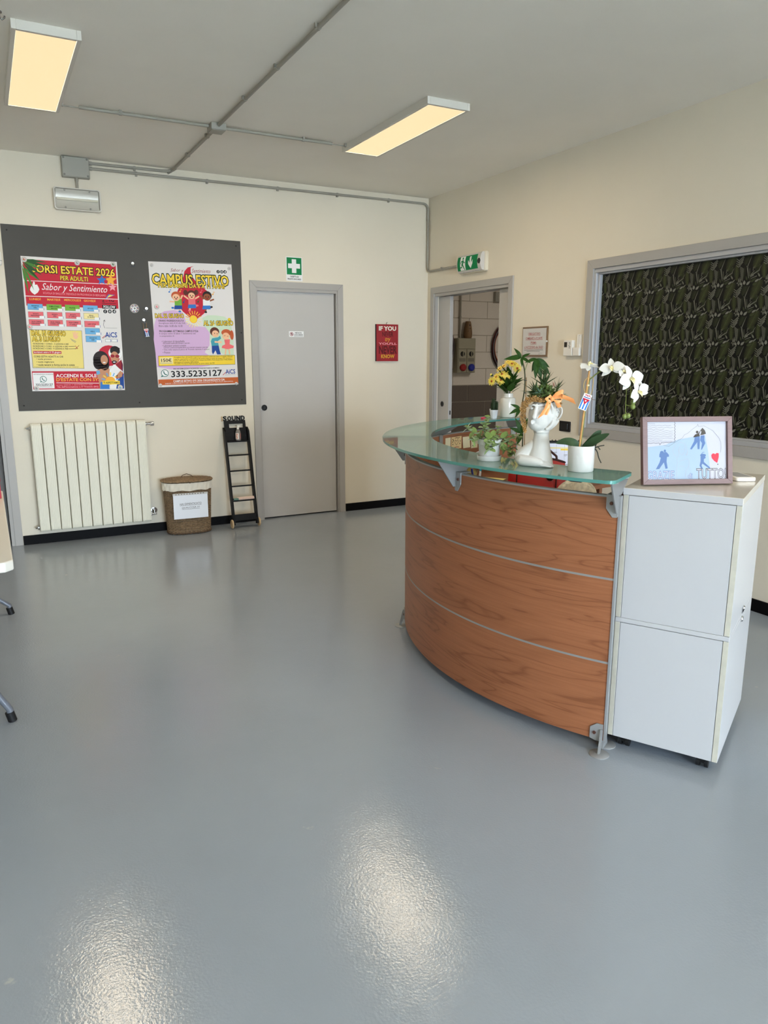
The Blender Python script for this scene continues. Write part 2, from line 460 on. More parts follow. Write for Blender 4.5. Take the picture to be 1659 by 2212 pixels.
 ('l',[(593,120),(595,144)],8.9,'yellow',9),('l',[(613,116),(624,137)],8.9,'skyblue',9),('l',[(628,105),(647,119)],8.9,'yellow',9),('l',[(636,88),(659,93)],8.9,'skyblue',9),('e',590,79,38,33,'orange',10),('r',527,48,663,77,'yellow',11),
 ('t','TI ASPETTIAMO',533,62,657,15.2,'dark','b',12),
]
POSTER_CHILDREN = [
 ('t','Sabor y',176,956,284,33.1,'dkred','s',3),('t','Sentimiento',353,959,512,33.1,'dkred','s',3),
 ('p',[(373,997),(346,984),(343,950),(355,910),(384,870),(441,824),(479,791),(491,736),(482,680),(442,617),(388,574),(347,556),(306,579),(253,626),(221,674),(208,742),(223,796),(255,852),(277,907),(292,954),(321,984)],'red',1),
 ('e',579,958,14,14,'black',2),('t','f',576,957,583,16.6,'paper','b',3),('e',610,958,14,14,'black',2),('e',610,958,8,8,'paper',3),('e',610,958,5,5,'black',4),('e',639,959,14,14,'black',2),('t','d',634,960,645,16.6,'paper','b',3),
 ('t','CAMPUS ESTIVO',22,883,663,81.4,'yellow','og',3),('t','PER BAMBINI DA 6 A 11 ANNI',67,835,624,31.7,'yellow','og',6),('e',152,783,7,6,'blue',5),('l',[(157,784),(160,803),(170,799)],3.4,'blue',5),('e',241,787,7,6,'orange',5),
 ('l',[(247,789),(250,808),(259,804)],3.4,'orange',5),('e',416,785,7,6,'rose',5),('l',[(422,786),(425,806),(435,802)],3.4,'rose',5),('e',519,770,7,6,'orange',5),('l',[(525,771),(528,791),(538,787)],3.4,'orange',5),('e',265,701,7,6,'navy',5),
 ('l',[(270,702),(273,721),(283,718)],3.4,'navy',5),('e',388,706,7,6,'dkleaf',5),('l',[(394,708),(397,727),(406,723)],3.4,'dkleaf',5),
 ('p',[(7,513),(34,588),(99,627),(183,637),(252,620),(275,537),(358,504),(437,498),(472,449),(463,343),(416,286),(485,229),(452,172),(333,152),(118,147),(4,169),(0,287),(-6,397)],'mauve',0.5),
 ('p',[(414,574),(466,597),(532,596),(612,585),(661,543),(679,401),(674,257),(591,257),(492,329),(428,470)],'sage',0.4),('e',206,752,40,36,'copper',5),('l',[(153,706),(195,704),(238,719),(259,757)],12.4,'skin',4),
 ('p',[(192,724),(250,728),(250,671),(189,670)],'green',5),('l',[(206,660),(171,655)],15.2,'skin',4),('e',171,655,12,8,'blue',5),('l',[(227,653),(228,626)],15.2,'skin',4),('e',228,626,12,8,'blue',5),
 ('p',[(188,674),(250,675),(252,645),(182,643)],'navy',6),('e',205,739,32,29,'skin',6),('e',194,741,4,6,'hair',7),('e',216,740,4,6,'hair',7),('e',205,728,9,5,'dkred',7),('e',337,768,37,33,'brown',5),
 ('l',[(273,754),(310,727),(360,729),(397,750)],12.4,'skin',4),('p',[(307,734),(366,738),(366,681),(305,679)],'rose',5),('l',[(320,669),(311,633)],15.2,'skin',4),('e',311,633,12,8,'rose',5),('l',[(349,673),(379,676)],15.2,'skin',4),
 ('e',379,676,12,8,'rose',5),('p',[(304,683),(367,685),(369,654),(297,653)],'blue',6),('e',336,755,29,27,'skin',6),('e',326,757,4,6,'hair',7),('e',348,756,4,6,'hair',7),('e',337,744,9,5,'dkred',7),('e',287,781,18,22,'brown',5),
 ('e',379,784,18,22,'brown',5),('e',470,760,40,36,'hair',5),('l',[(412,758),(435,731),(488,715),(524,728)],12.4,'umber',4),('p',[(431,727),(491,732),(491,673),(429,672)],'paper',5),('l',[(448,658),(449,622)],15.2,'umber',4),
 ('e',449,622,12,8,'black',5),('l',[(477,652),(501,665)],15.2,'umber',4),('e',501,665,12,8,'black',5),('p',[(428,676),(492,677),(494,647),(421,645)],'blue',6),('e',469,746,32,29,'umber',6),('e',458,749,4,6,'hair',7),
 ('e',480,748,4,6,'hair',7),('e',469,735,9,5,'dkred',7),('t','DAL 22 GIUGNO',21,590,259,33.1,'yellow','o',3),('t','AL 26 GIUGNO',425,530,683,37.3,'yellow','o',3),('l',[(384,563),(410,564)],6.9,'cream',4),
 ('l',[(380,548),(404,540)],6.9,'cream',4),('l',[(371,535),(390,520)],6.9,'cream',4),('l',[(359,526),(370,504)],6.9,'cream',4),('l',[(344,520),(347,496)],6.9,'cream',4),('l',[(329,520),(322,495)],6.9,'cream',4),
 ('l',[(314,525),(300,503)],6.9,'cream',4),('l',[(303,534),(282,518)],6.9,'cream',4),('l',[(297,547),(272,538)],6.9,'cream',4),('l',[(295,562),(269,561)],6.9,'cream',4),('l',[(299,577),(275,585)],6.9,'orange',4),
 ('l',[(307,590),(289,605)],6.9,'orange',4),('l',[(320,599),(308,621)],6.9,'orange',4),('l',[(335,605),(332,629)],6.9,'orange',4),('l',[(350,605),(356,630)],6.9,'orange',4),('l',[(364,600),(379,622)],6.9,'orange',4),
 ('l',[(375,591),(396,607)],6.9,'orange',4),('l',[(382,578),(407,587)],6.9,'orange',4),('e',339,563,34,34,'orange',5),('e',339,563,29,29,'yellow',6),('t','ORARIO INGRESSO/USCITA',44,550,256,15.2,'dark','b',3),
 ('t','Accoglienza dalle 8.30 alle 9.00',45,528,267,16.6,'dark','',3),('t','Ritiro dalle 16.00 alle 16.30',45,507,241,16.6,'dark','',3),('t','PROGRAMMA SETTIMANA CAMPUS SYS26',45,464,372,15.2,'dark','b',3),
 ('t','Il campus estivo di Sabor Y Sentimento asd',44,443,348,16.6,'dark','',3),('t','è comprensivo di :',45,423,171,16.6,'dark','',3),('t','• Laboratori di danza/ballo',59,380,250,17.2,'dark','',3),
 ('t','Hip hop,balli caraibici,balli di gruppo e tanti altri',68,363,292,9.7,'dark','b',3),('t','• Laboratori artistici-creativi',60,345,259,16.6,'dark','',3),
 ('t','creeremo costumi,scenografie,dipinti con materiali recuperati e tanti altri',69,327,449,9.7,'dark','b',3),('t','• Gita nella natura al parco di Treviolo durante il campus',61,310,459,16.6,'dark','',3),
 ('t','• Pranzo',61,289,122,16.6,'dark','',3),('e',515,458,41,38,'brown',5),('e',520,441,30,29,'skin',6),('e',514,444,3,5,'hair',7),('e',536,441,3,5,'hair',7),
 ('p',[(489,403),(542,411),(561,425),(569,400),(539,379),(543,340),(481,336),(477,378)],'lteal',5),('l',[(513,372),(568,368)],13.8,'skin',6),('p',[(482,339),(543,341),(549,300),(558,265),(525,265),(512,300),(488,265),(480,286)],'navy',5),
 ('e',617,450,43,29,'copper',5),('e',666,429,17,41,'copper',5),('e',613,420,32,30,'skin',6),('l',[(596,423),(608,425)],2.8,'hair',7),('l',[(622,418),(634,419)],2.8,'hair',7),
 ('p',[(596,390),(648,394),(642,351),(679,336),(674,318),(621,308),(569,320),(574,338),(601,350)],'coral',5),('l',[(606,315),(598,265)],12.4,'skin',4),('l',[(632,315),(637,268)],12.4,'skin',4),
 ('p',[(20,262),(684,257),(682,175),(17,177)],'dark',1.5),('p',[(22,259),(681,254),(680,178),(20,180)],'yellow',2),('r',32,193,140,248,'cream',3),('t','150€',43,225,127,27.6,'dark','b',4),('l',[(32,201),(132,200)],2.8,'grey',4),
 ('t','Accogliamo fino a 25 bambini al giorno,con iscrizione confermata entro il 12 giugno 2026,per',151,246,663,11.0,'dark','b',3),
 ('t','esigenze organizzative e prenotazione del pranzo presso la mensa del campus SYS. Il pranzo è',150,231,657,11.0,'dark','b',3),
 ('t','incluso nella quota. Per il servizio di Pre-campus (ore 8:00) e Post-campus (ore 17:30),chiedere',149,218,660,11.0,'dark','b',3),('t',"informazioni al momento dell'iscrizione.",148,205,360,11.0,'dark','b',3),
 ('t',"*Possibilità d'iscrizione singola giornata con quota campus day 40€.",147,191,499,11.0,'dark','b',3),('t','PER INFORMAZIONI E ISCRIZIONI CONTATTARE IL NUMERO',138,150,536,10.3,'dark','b',3),('e',64,117,32,31,'teal',3),
 ('p',[(33,98),(30,85),(52,90)],'teal',3),('e',64,117,27,26,'paper',4),('l',[(55,132),(57,118),(66,106),(78,104)],7.6,'teal',5),('t','333.5235127',117,107,556,51.1,'black','b',3),('t','AiCS',591,115,677,37.9,'navy','b',3),
 ('l',[(565,87),(589,107),(616,113)],4.8,'red',2),('l',[(584,86),(676,87)],2.1,'grey',2),('p',[(5,65),(700,64),(701,11),(3,18)],'rust',2),('t','CAMPUS ESTIVO SYS 2026 ORGANIZZATO DA',130,47,578,17.2,'paper','b',3),
 ('t',"SABOR Y SENTIMENTO ASD VIA DELL'INNOVAZIONE N.17 TREVIOLO (BERGAMO)",59,28,652,11.7,'paper','',3),
]
DRAWING = [
 ('p',[(3,116),(69,123),(116,142),(179,152),(218,155),(228,101),(236,33),(236,0),(0,0)],'paleblue',1),('l',[(4,199),(7,198),(11,200),(15,198),(18,200),(22,198),(25,200),(29,198),(32,199)],1.0,'ltgrey',2),
 ('l',[(5,192),(15,191),(25,193),(36,191),(47,193),(58,191),(69,193),(80,191),(91,192)],1.0,'ltgrey',2),('l',[(6,185),(15,184),(27,186),(39,184),(51,186),(63,184),(75,186),(87,184),(99,185)],1.0,'ltgrey',2),
 ('l',[(3,179),(11,178),(18,180),(26,178),(34,180),(41,178),(49,180),(56,178),(64,179)],1.0,'ltgrey',2),('l',[(4,173),(15,172),(27,174),(39,172),(51,174),(63,172),(75,174),(87,172),(99,173)],1.0,'ltgrey',2),
 ('l',[(5,166),(15,165),(27,167),(39,165),(51,167),(62,165),(74,167),(86,165),(98,166)],1.0,'ltgrey',2),('l',[(3,159),(15,158),(27,161),(39,158),(51,161),(63,158),(75,161),(87,158),(99,159)],1.0,'ltgrey',2),
 ('l',[(4,153),(14,152),(26,154),(37,152),(49,154),(60,152),(72,154),(83,152),(94,153)],1.0,'ltgrey',2),('l',[(5,147),(15,146),(27,148),(39,146),(51,148),(63,146),(75,148),(86,146),(98,147)],1.0,'ltgrey',2),
 ('l',[(3,141),(10,140),(17,142),(24,140),(31,142),(38,140),(45,142),(52,140),(59,141)],1.0,'ltgrey',2),('l',[(3,136),(14,135),(25,137),(37,135),(48,137),(60,135),(71,137),(82,135),(94,136)],1.0,'ltgrey',2),
 ('l',[(103,205),(107,200),(103,195),(107,190),(103,184),(107,179),(103,174),(107,169),(103,164),(107,159),(103,154),(107,149),(102,144),(106,138),(103,133),(92,133),(82,131),(72,133),(62,131),(55,132),(49,124),(46,131),(35,129),(26,131),(16,129),(2,130)],1.3,'dark',3),
 ('l',[(62,122),(82,118),(99,128),(119,140),(132,147),(141,159),(153,164),(170,178),(188,190),(191,196),(193,188),(214,190),(231,181),(247,172),(259,159),(270,145),(276,132),(277,111),(275,95)],1.0,'grey',3),('e',56,96,7,6,'slate',4),
 ('e',67,102,4,5,'slate',4),('p',[(47,91),(53,100),(59,91),(62,96),(73,98),(82,88),(82,81),(75,81),(73,64),(77,40),(69,38),(63,61),(53,48),(46,38),(33,37),(47,61),(52,78),(46,81)],'slate',3),('e',188,168,5,5,'dark',4),
 ('e',208,167,5,6,'dark',4),('p',[(173,150),(180,159),(193,164),(200,174),(208,183),(217,174),(221,162),(209,158),(199,157),(205,169),(201,173),(196,162),(198,153),(176,149)],'dark',3),
 ('p',[(179,151),(197,153),(198,138),(196,107),(189,107),(188,132),(167,106),(161,108),(176,135)],'slate',3),('p',[(201,155),(215,157),(215,138),(218,128),(205,105),(202,105),(206,128),(199,138)],'slate',3),('e',209,85,11,5,'slate',4),
 ('l',[(201,86),(208,95),(214,96)],1.7,'slate',4),('p',[(200,81),(216,85),(219,75),(212,71),(212,61),(235,41),(233,37),(206,55),(203,48),(208,37),(202,36),(196,48),(200,64)],'slate',3),
 ('p',[(254,88),(261,93),(268,91),(268,78),(264,64),(262,57),(251,64),(242,74),(240,85),(245,91),(251,91)],'heart',4),('e',264,52,2,2,'dark',4),('l',[(102,118),(110,128),(125,132),(140,128),(148,115),(151,98),(149,87)],1.0,'pencil',3),
 ('l',[(123,118),(119,108),(121,95),(130,86),(140,95),(142,108),(140,122)],1.0,'pencil',3),('l',[(102,118),(96,101),(102,88),(112,78),(113,58),(109,25),(111,2)],1.0,'pencil',3),
 ('l',[(119,64),(133,68),(151,74),(157,64),(155,45),(145,31),(142,15),(147,2)],1.0,'pencil',3),('l',[(128,105),(133,106)],1.0,'pencil',3),('l',[(136,106),(140,107)],1.0,'pencil',3),('l',[(131,96),(135,96)],1.0,'pencil',3),
 ('l',[(115,78),(119,91),(118,105)],1.0,'pencil',3),('l',[(120,45),(129,48),(138,45)],1.0,'pencil',3),('l',[(150,98),(148,85),(143,91)],1.0,'pencil',3),('t','GRAZIE',0,15,101,31.4,'slate','u',3),('t','di',152,12,168,18.2,'slate','u',3),
 ('t','TUTTO!',184,19,294,36.3,'dark','u',3),
]
# ================================================================== the room
H = 3.0
XL, YF = -7.2, -12.0
wall_m = mat('cream_wall_paint', (226, 217, 199), rough=0.75, spec=0.25, var=0.02, vscale=1.5, bump=0.05, bscale=220)
ceil_m = mat('ceiling_paint', (240, 235, 225), rough=0.85, spec=0.2, var=0.02, vscale=2.0, bump=0.08, bscale=150)
grey_m = mat('grey_door_laminate', (190, 187, 183), rough=0.42, spec=0.4, var=0.012, vscale=3)
casing_m = mat('grey_casing_aluminium', (172, 168, 163), rough=0.4, spec=0.45)
black_m = mat('black_baseboard', (9, 9, 11), rough=0.6, spec=0.15)
dark_m = mat('gap_shade_and_screw_black', (12, 12, 13), rough=0.7)  # near-black for painted gap shade, also used on the board screws

def floor_material():
    m = bpy.data.materials.new('grey_resin_floor')
    m.use_nodes = True
    nt = m.node_tree
    b = nt.nodes['Principled BSDF']
    tc = nt.nodes.new('ShaderNodeTexCoord')
    n1 = nt.nodes.new('ShaderNodeTexNoise')
    n1.inputs['Scale'].default_value = 0.9
    n1.inputs['Detail'].default_value = 5
    nt.links.new(tc.outputs['Object'], n1.inputs['Vector'])
    r = nt.nodes.new('ShaderNodeValToRGB')
    r.color_ramp.elements[0].position = 0.3
    r.color_ramp.elements[1].position = 0.7
    r.color_ramp.elements[0].color = srgb(143, 151, 160)
    r.color_ramp.elements[1].color = srgb(150, 158, 167)
    nt.links.new(n1.outputs['Fac'], r.inputs['Fac'])
    # small scuffs and specks
    n2 = nt.nodes.new('ShaderNodeTexNoise')
    n2.inputs['Scale'].default_value = 9.0
    n2.inputs['Detail'].default_value = 8
    nt.links.new(tc.outputs['Object'], n2.inputs['Vector'])
    r2 = nt.nodes.new('ShaderNodeValToRGB')
    r2.color_ramp.elements[0].position = 0.72
    r2.color_ramp.elements[1].position = 0.78
    nt.links.new(n2.outputs['Fac'], r2.inputs['Fac'])
    mx = nt.nodes.new('ShaderNodeMixRGB')
    mx.inputs['Color2'].default_value = srgb(176, 176, 174)
    nt.links.new(r2.outputs['Color'], mx.inputs['Fac'])
    nt.links.new(r.outputs['Color'], mx.inputs['Color1'])
    nt.links.new(mx.outputs['Color'], b.inputs['Base Color'])
    b.inputs['Roughness'].default_value = 0.135
    b.inputs['Specular IOR Level'].default_value = 0.5
    n3 = nt.nodes.new('ShaderNodeTexNoise')
    n3.inputs['Scale'].default_value = 130
    n3.inputs['Detail'].default_value = 2
    nt.links.new(tc.outputs['Object'], n3.inputs['Vector'])
    n4 = nt.nodes.new('ShaderNodeTexNoise')
    n4.inputs['Scale'].default_value = 7
    n4.inputs['Detail'].default_value = 3
    nt.links.new(tc.outputs['Object'], n4.inputs['Vector'])
    bp = nt.nodes.new('ShaderNodeBump')
    bp.inputs['Strength'].default_value = 0.10
    bp.inputs['Distance'].default_value = 0.006
    nt.links.new(n3.outputs['Fac'], bp.inputs['Height'])
    bp2 = nt.nodes.new('ShaderNodeBump')
    bp2.inputs['Strength'].default_value = 0.05
    bp2.inputs['Distance'].default_value = 0.02
    nt.links.new(n4.outputs['Fac'], bp2.inputs['Height'])
    nt.links.new(bp.outputs['Normal'], bp2.inputs['Normal'])
    nt.links.new(bp2.outputs['Normal'], b.inputs['Normal'])
    return m

floor_m = floor_material()
struct(MB().box(XL, 3.4, YF, 1.3, -0.1, 0).build('floor', floor_m))
struct(MB().box(XL, 3.4, YF, 1.3, H, H + 0.1).build('ceiling', ceil_m))

# back wall with its two door openings
D1 = (-1.776, -0.988, 2.102)
D2 = (-4.76, -3.872, 2.102)
w = MB()
w.box(XL, D2[0], 0, 0.14, 0, H).box(D2[1], D1[0], 0, 0.14, 0, H).box(D1[1], 0.14, 0, 0.14, 0, H)
w.box(D2[0], D2[1], 0, 0.14, D2[2], H).box(D1[0], D1[1], 0, 0.14, D1[2], H)
struct(w.build('wall_back', wall_m))
# right wall with the sliding-door opening and the internal window
RD = (-1.32, -0.134, 2.102)
RW = (-4.70, -2.316, 0.978, 2.122)
w = MB()
w.box(0, 0.14, RD[1], 0, 0, H).box(0, 0.14, RW[1], RD[0], 0, H).box(0, 0.14, YF, RW[0], 0, H)
w.box(0, 0.14, RD[0], RD[1], RD[2], H).box(0, 0.14, RW[0], RW[1], 0, RW[2]).box(0, 0.14, RW[0], RW[1], RW[3], H)
struct(w.build('wall_right', wall_m))
struct(MB().box(XL - 0.14, XL, YF, 0.14, 0, H).build('wall_left', wall_m))
# front wall behind the camera: a wide glazed shopfront
w = MB()
w.box(XL, WX0, YF - 0.14, YF, 0, H).box(WX1, 0.14, YF - 0.14, YF, 0, H).box(WX0, WX1, YF - 0.14, YF, 2.45, H)
struct(w.build('wall_front', wall_m))
struct(MB().box(-16, 10, -30, YF - 0.14, -0.12, -0.02).build('ground', mat('pale_paving', (206, 203, 197), rough=0.8, var=0.06, vscale=2)))

def glass_material():
    m = bpy.data.materials.new('clear_window_glass')
    m.use_nodes = True
    nt = m.node_tree
    for nd in list(nt.nodes):
        if nd.type != 'OUTPUT_MATERIAL':
            nt.nodes.remove(nd)
    out = [n for n in nt.nodes if n.type == 'OUTPUT_MATERIAL'][0]
    tr = nt.nodes.new('ShaderNodeBsdfTransparent')
    gl = nt.nodes.new('ShaderNodeBsdfGlossy')
    gl.inputs['Roughness'].default_value = 0.02
    lw = nt.nodes.new('ShaderNodeLayerWeight')
    lw.inputs['Blend'].default_value = 0.5
    pw = nt.nodes.new('ShaderNodeMath')
    pw.operation = 'POWER'
    pw.inputs[1].default_value = 5.0
    nt.links.new(lw.outputs['Facing'], pw.inputs[0])
    fr = nt.nodes.new('ShaderNodeMath')
    fr.operation = 'MULTIPLY_ADD'
    fr.inputs[1].default_value = 0.9
    fr.inputs[2].default_value = 0.045
    nt.links.new(pw.outputs[0], fr.inputs[0])
    mx = nt.nodes.new('ShaderNodeMixShader')
    nt.links.new(fr.outputs[0], mx.inputs[0])
    nt.links.new(tr.outputs[0], mx.inputs[1])
    nt.links.new(gl.outputs[0], mx.inputs[2])
    nt.links.new(mx.outputs[0], out.inputs['Surface'])
    return m
glass_m = glass_material()
win = struct(thing('window_1', 'wide glazed shopfront with four tall panes in the front wall', 'window', T(0, YF - 0.07, 0)))
xs = [WX0 + (WX1 - WX0) * k / 4 for k in range(5)]
f = MB().box(WX0, WX1, -0.03, 0.03, 0, 0.06).box(WX0, WX1, -0.03, 0.03, 2.39, 2.45)
for x in xs:
    f.box(x - 0.03 if x > WX0 else x, x + 0.03 if x < WX1 - 1e-6 else x, -0.03, 0.03, 0.06, 2.39)
f.build('frame', casing_m, win)
for a, b in zip(xs, xs[1:]):
    MB().box(a + 0.03, b - 0.03, -0.004, 0.004, 0.06, 2.39).build('pane', glass_m, win)

# baseboards
def baseboard(name, *boxes):
    m = MB()
    for b in boxes:
        m.box(*b)
    return struct(m.build(name, black_m, bevel=0.002))
baseboard('baseboard_back', (-3.812, -1.834, -0.012, 0, 0, 0.076), (-0.923, 0, -0.012, 0, 0, 0.076), (XL, -4.82, -0.012, 0, 0, 0.076))
baseboard('baseboard_right', (-0.012, 0, RD[1] + 0.06, -0.012, 0, 0.076), (-0.012, 0, YF, RD[0] - 0.062, 0, 0.076))

# door 1: closed grey sliding door in the back wall
d = struct(thing('door_1', 'closed plain grey door with a small prohibition plate, in the back wall', 'door', T(0, 0, 0)))
def casing(parent, x0, x1, zt, wd=0.057, y0=-0.014, y1=0.0, m=casing_m):
    """mitred flat casing boards around an opening in the back wall"""
    MB().prism_axis([(x0 - wd, 0), (x0, 0), (x0, zt), (x0 - wd, zt + wd)], y0, y1, 'y').build('casing_board', m, parent, bevel=0.0015)
    MB().prism_axis([(x1, 0), (x1 + wd, 0), (x1 + wd, zt + wd), (x1, zt)], y0, y1, 'y').build('casing_board', m, parent, bevel=0.0015)
    MB().prism_axis([(x0 - wd + 0.0006, zt + wd), (x0 + 0.0006, zt), (x1 - 0.0006, zt), (x1 + wd - 0.0006, zt + wd)], y0, y1, 'y').build('casing_board', m, parent, bevel=0.0015)
casing(d, D1[0], D1[1], D1[2])
MB().box(D1[0], D1[1], -0.004, 0.12, D1[2] - 0.026, D1[2]).box(D1[0], D1[0] + 0.012, -0.004, 0.12, 0, D1[2] - 0.026).box(D1[1] - 0.012, D1[1], -0.004, 0.12, 0, D1[2] - 0.026).build('jamb_lining', casing_m, d)
MB().box(D1[0] + 0.012, D1[1] - 0.020, 0.028, 0.066, 0.012, D1[2] - 0.028).build('door_leaf', grey_m, d, bevel=0.001)
MB().box(D1[0] + 0.012, D1[1] - 0.012, 0.07, 0.078, 0.0, D1[2] - 0.028).build('gap_shade_sheet', dark_m, d)  # black sheet puts the shade behind the leaf into colour
kn = MB().lathe([(0, 0.003), (0.019, 0.003), (0.022, 0.006), (0.027, 0.006), (0.027, 0), (0, 0)], 28)
kn.build('flush_pull', mat('black_plastic', (14, 14, 15), rough=0.35), d, M=on_back(-1.722, 1.043, 0.028))
MB().box(-0.004, 0.004, -0.012, 0.012, 0.003, 0.007).build('pull_insert', mat('dark_metal', (60, 60, 62), rough=0.35, metal=0.8), d, M=on_back(-1.722, 1.043, 0.028))
sg = tag(place('door_plate', MB().box(-0.072, 0.072, -0.026, 0.026, 0, 0.0015).mesh('door_plate', ink('paper')), None, on_back(-1.391, 1.705, 0.0275)), 'small white no-entry plate stuck on the closed grey door', 'sign')
p = Print(sg, 0.0015)
p.disc(-0.046, 0, 0.017, 0.017, 'dkred', 1); p.disc(-0.046, 0, 0.0125, 0.0125, 'paper', 2); p.disc(-0.046, 0.001, 0.006, 0.009, 'black', 3); p.line([(-0.057, 0.010), (-0.035, -0.010)], 0.004, 'dkred', 4)
p.text('VIETATO', -0.016, 0.011, 0.052, 0.011, 'black', 2, bold=0.03); p.text("L'ACCESSO", -0.022, -0.005, 0.064, 0.011, 'black', 2, bold=0.03)
p.line([(-0.022, -0.018), (0.066, -0.018)], 0.0035, 'grey', 2)
p.done()

# door 2: opening at the far left with a dark grey leaf
d = struct(thing('door_2', 'grey door frame at the left edge, behind the folding table', 'door', T(0, 0, 0)))
casing(d, D2[0], D2[1], D2[2])
MB().box(D2[1] - 0.026, D2[1], -0.006, 0.13, 0, D2[2]).box(D2[0], D2[0] + 0.026, -0.006, 0.13, 0, D2[2]).box(D2[0] + 0.026, D2[1] - 0.026, -0.006, 0.13, D2[2] - 0.026, D2[2]).build('jamb_lining', casing_m, d)
MB().box(D2[0] + 0.026, D2[1] - 0.03, 0.08, 0.12, 0.012, D2[2] - 0.03).build('door_leaf', mat('dark_grey_laminate', (104, 101, 98), rough=0.5), d)
MB().box(D2[0] + 0.026, D2[1] - 0.026, 0.122, 0.13, 0, D2[2] - 0.03).build('gap_shade_sheet', dark_m, d)  # same painted shade: a black sheet behind this leaf

# door 3: double sliding door in the right wall, both leaves mostly inside the wall
d = struct(thing('door_3', 'half-open grey sliding door leading to the block-walled corridor', 'door', T(0, 0, 0)))
def casing_r(parent, y0, y1, zb, zt, wd, x0=-0.014, x1=0.0, sill=False, zbot=0.0):
    a, b = y1, y0                       # a is nearer the back wall
    z0 = zb
    lo = z0 - (wd * 1.02 if sill else 0)
    MB().prism_axis([(a, z0), (a + wd, lo), (a + wd, zt + wd), (a, zt)], x0, x1, 'x').build('casing_board', casing_m, parent, bevel=0.0015)
    MB().prism_axis([(b - wd, lo), (b, z0), (b, zt), (b - wd, zt + wd)], x0, x1, 'x').build('casing_board', casing_m, parent, bevel=0.0015)
    MB().prism_axis([(b - wd + 0.0006, zt + wd), (b + 0.0006, zt), (a - 0.0006, zt), (a + wd - 0.0006, zt + wd)], x0, x1, 'x').build('casing_board', casing_m, parent, bevel=0.0015)
    if sill:
        MB().prism_axis([(b - wd + 0.0006, lo), (a + wd - 0.0006, lo), (a - 0.0006, z0), (b + 0.0006, z0)], x0, x1, 'x').build('casing_board', casing_m, parent, bevel=0.0015)
casing_r(d, RD[0], RD[1], 0, RD[2], 0.06)
MB().box(-0.004, 0.03, RD[0], RD[1], RD[2] - 0.026, RD[2]).box(0.11, 0.144, RD[0], RD[1], RD[2] - 0.026, RD[2]).box(-0.004, 0.03, RD[1] - 0.014, RD[1], 0, RD[2] - 0.026).box(-0.004, 0.03, RD[0], RD[0] + 0.014, 0, RD[2] - 0.026).build('jamb_lining', casing_m, d)
lf = MB().box(0.048, 0.088, -0.335, -0.12, 0.012, RD[2] - 0.03).build('sliding_leaf', grey_m, d, bevel=0.002)
MB().box(0.052, 0.084, -0.3365, -0.335, 0.02, RD[2] - 0.04).build('edge_profile', mat('pale_edge_aluminium', (196, 196, 196), rough=0.3, metal=0.3), lf)
MB().lathe([(0, 0.002), (0.020, 0.002), (0.026, 0.004), (0.026, 0), (0, 0)], 24).build('flush_pull', mat('black_plastic', (14, 14, 15)), lf, M=on_right(-0.225, 1.04, 0.048))
MB().box(0.062, 0.074, -0.339, -0.3365, 0.94, 0.98).build('lock_plate', mat('dark_metal', (60, 60, 62)), lf)
MB().box(0.048, 0.088, RD[0] + 0.002, -1.12, 0.012, RD[2] - 0.03).build('sliding_leaf', grey_m, d, bevel=0.002)

# window 2: internal window covered with black leaf-pattern film
wn2 = struct(thing('window_2', 'internal window covered with black film printed with tropical leaves', 'window', T(0, 0, 0)))
casing_r(wn2, RW[0], RW[1], RW[2], RW[3], 0.062, sill=True)
inner = mat('window_inner_frame', (180, 180, 182), rough=0.35, metal=0.15)
for (a, b, z0, z1, x0, x1, nm) in ((RW[0], RW[1], RW[3] - 0.03, RW[3], 0.0, 0.10, 'inner_frame_bar'), (RW[0], RW[1], RW[2], RW[2] + 0.03, 0.0, 0.10, 'inner_frame_bar'), (RW[1] - 0.022, RW[1], RW[2] + 0.03, RW[3] - 0.03, 0.0, 0.10, 'inner_frame_bar'), (RW[0], RW[0] + 0.022, RW[2] + 0.03, RW[3] - 0.03, 0.0, 0.10, 'inner_frame_bar')):
    MB().box(x0, x1, a, b, z0, z1).build(nm, inner, wn2, bevel=0.003)
for (a, b, z0, z1) in ((RW[0] + 0.022, RW[1] - 0.022, RW[3] - 0.042, RW[3] - 0.03), (RW[0] + 0.022, RW[1] - 0.022, RW[2] + 0.03, RW[2] + 0.042), (RW[1] - 0.04, RW[1] - 0.022, RW[2] + 0.042, RW[3] - 0.042), (RW[0] + 0.022, RW[0] + 0.04, RW[2] + 0.042, RW[3] - 0.042)):
    MB().box(0.018, 0.06, a, b, z0, z1).build('glazing_bead', inner, wn2, bevel=0.002)
film_m = mat('black_window_film', (9, 10, 10), rough=0.42, spec=0.25)
MB().box(0.045, 0.052, RW[0] + 0.03, RW[1] - 0.03, RW[2] + 0.035, RW[3] - 0.035).build('film_pane', film_m, wn2)
# the printed leaves: one tile repeated on a 179 x 173 mm grid
TU, TV = 0.179, 0.173
def fern(cx, cy, ang, L, W, n, col, bend=0.0, gap=0.5, out=None):
    """a frond: rib plus slanting barbs, drawn in tile units of metres"""
    ca, sa = math.cos(ang), math.sin(ang)
    def tr(t, s):
        bx = bend * t * t * L
        x, y = s + bx, t * L
        return (cx + x * ca - y * sa, cy + x * sa + y * ca)
    polys = [[tr(0, -0.0012), tr(0, 0.0012), tr(1, 0.0004), tr(1, -0.0004)]]
    for i in range(n):
        t = (i + 0.6) / n
        wd = W * math.sin(PI * min(1, 0.12 + 0.88 * t)) ** 0.7
        st = gap / n
        for s in (-1, 1):
            polys.append([tr(t, 0), tr(t + st, 0), tr(t + st * 0.7 + wd / L * 0.75, s * wd), tr(t + wd / L * 0.55, s * wd * 0.94)])
    out.setdefault(col, []).extend(polys)
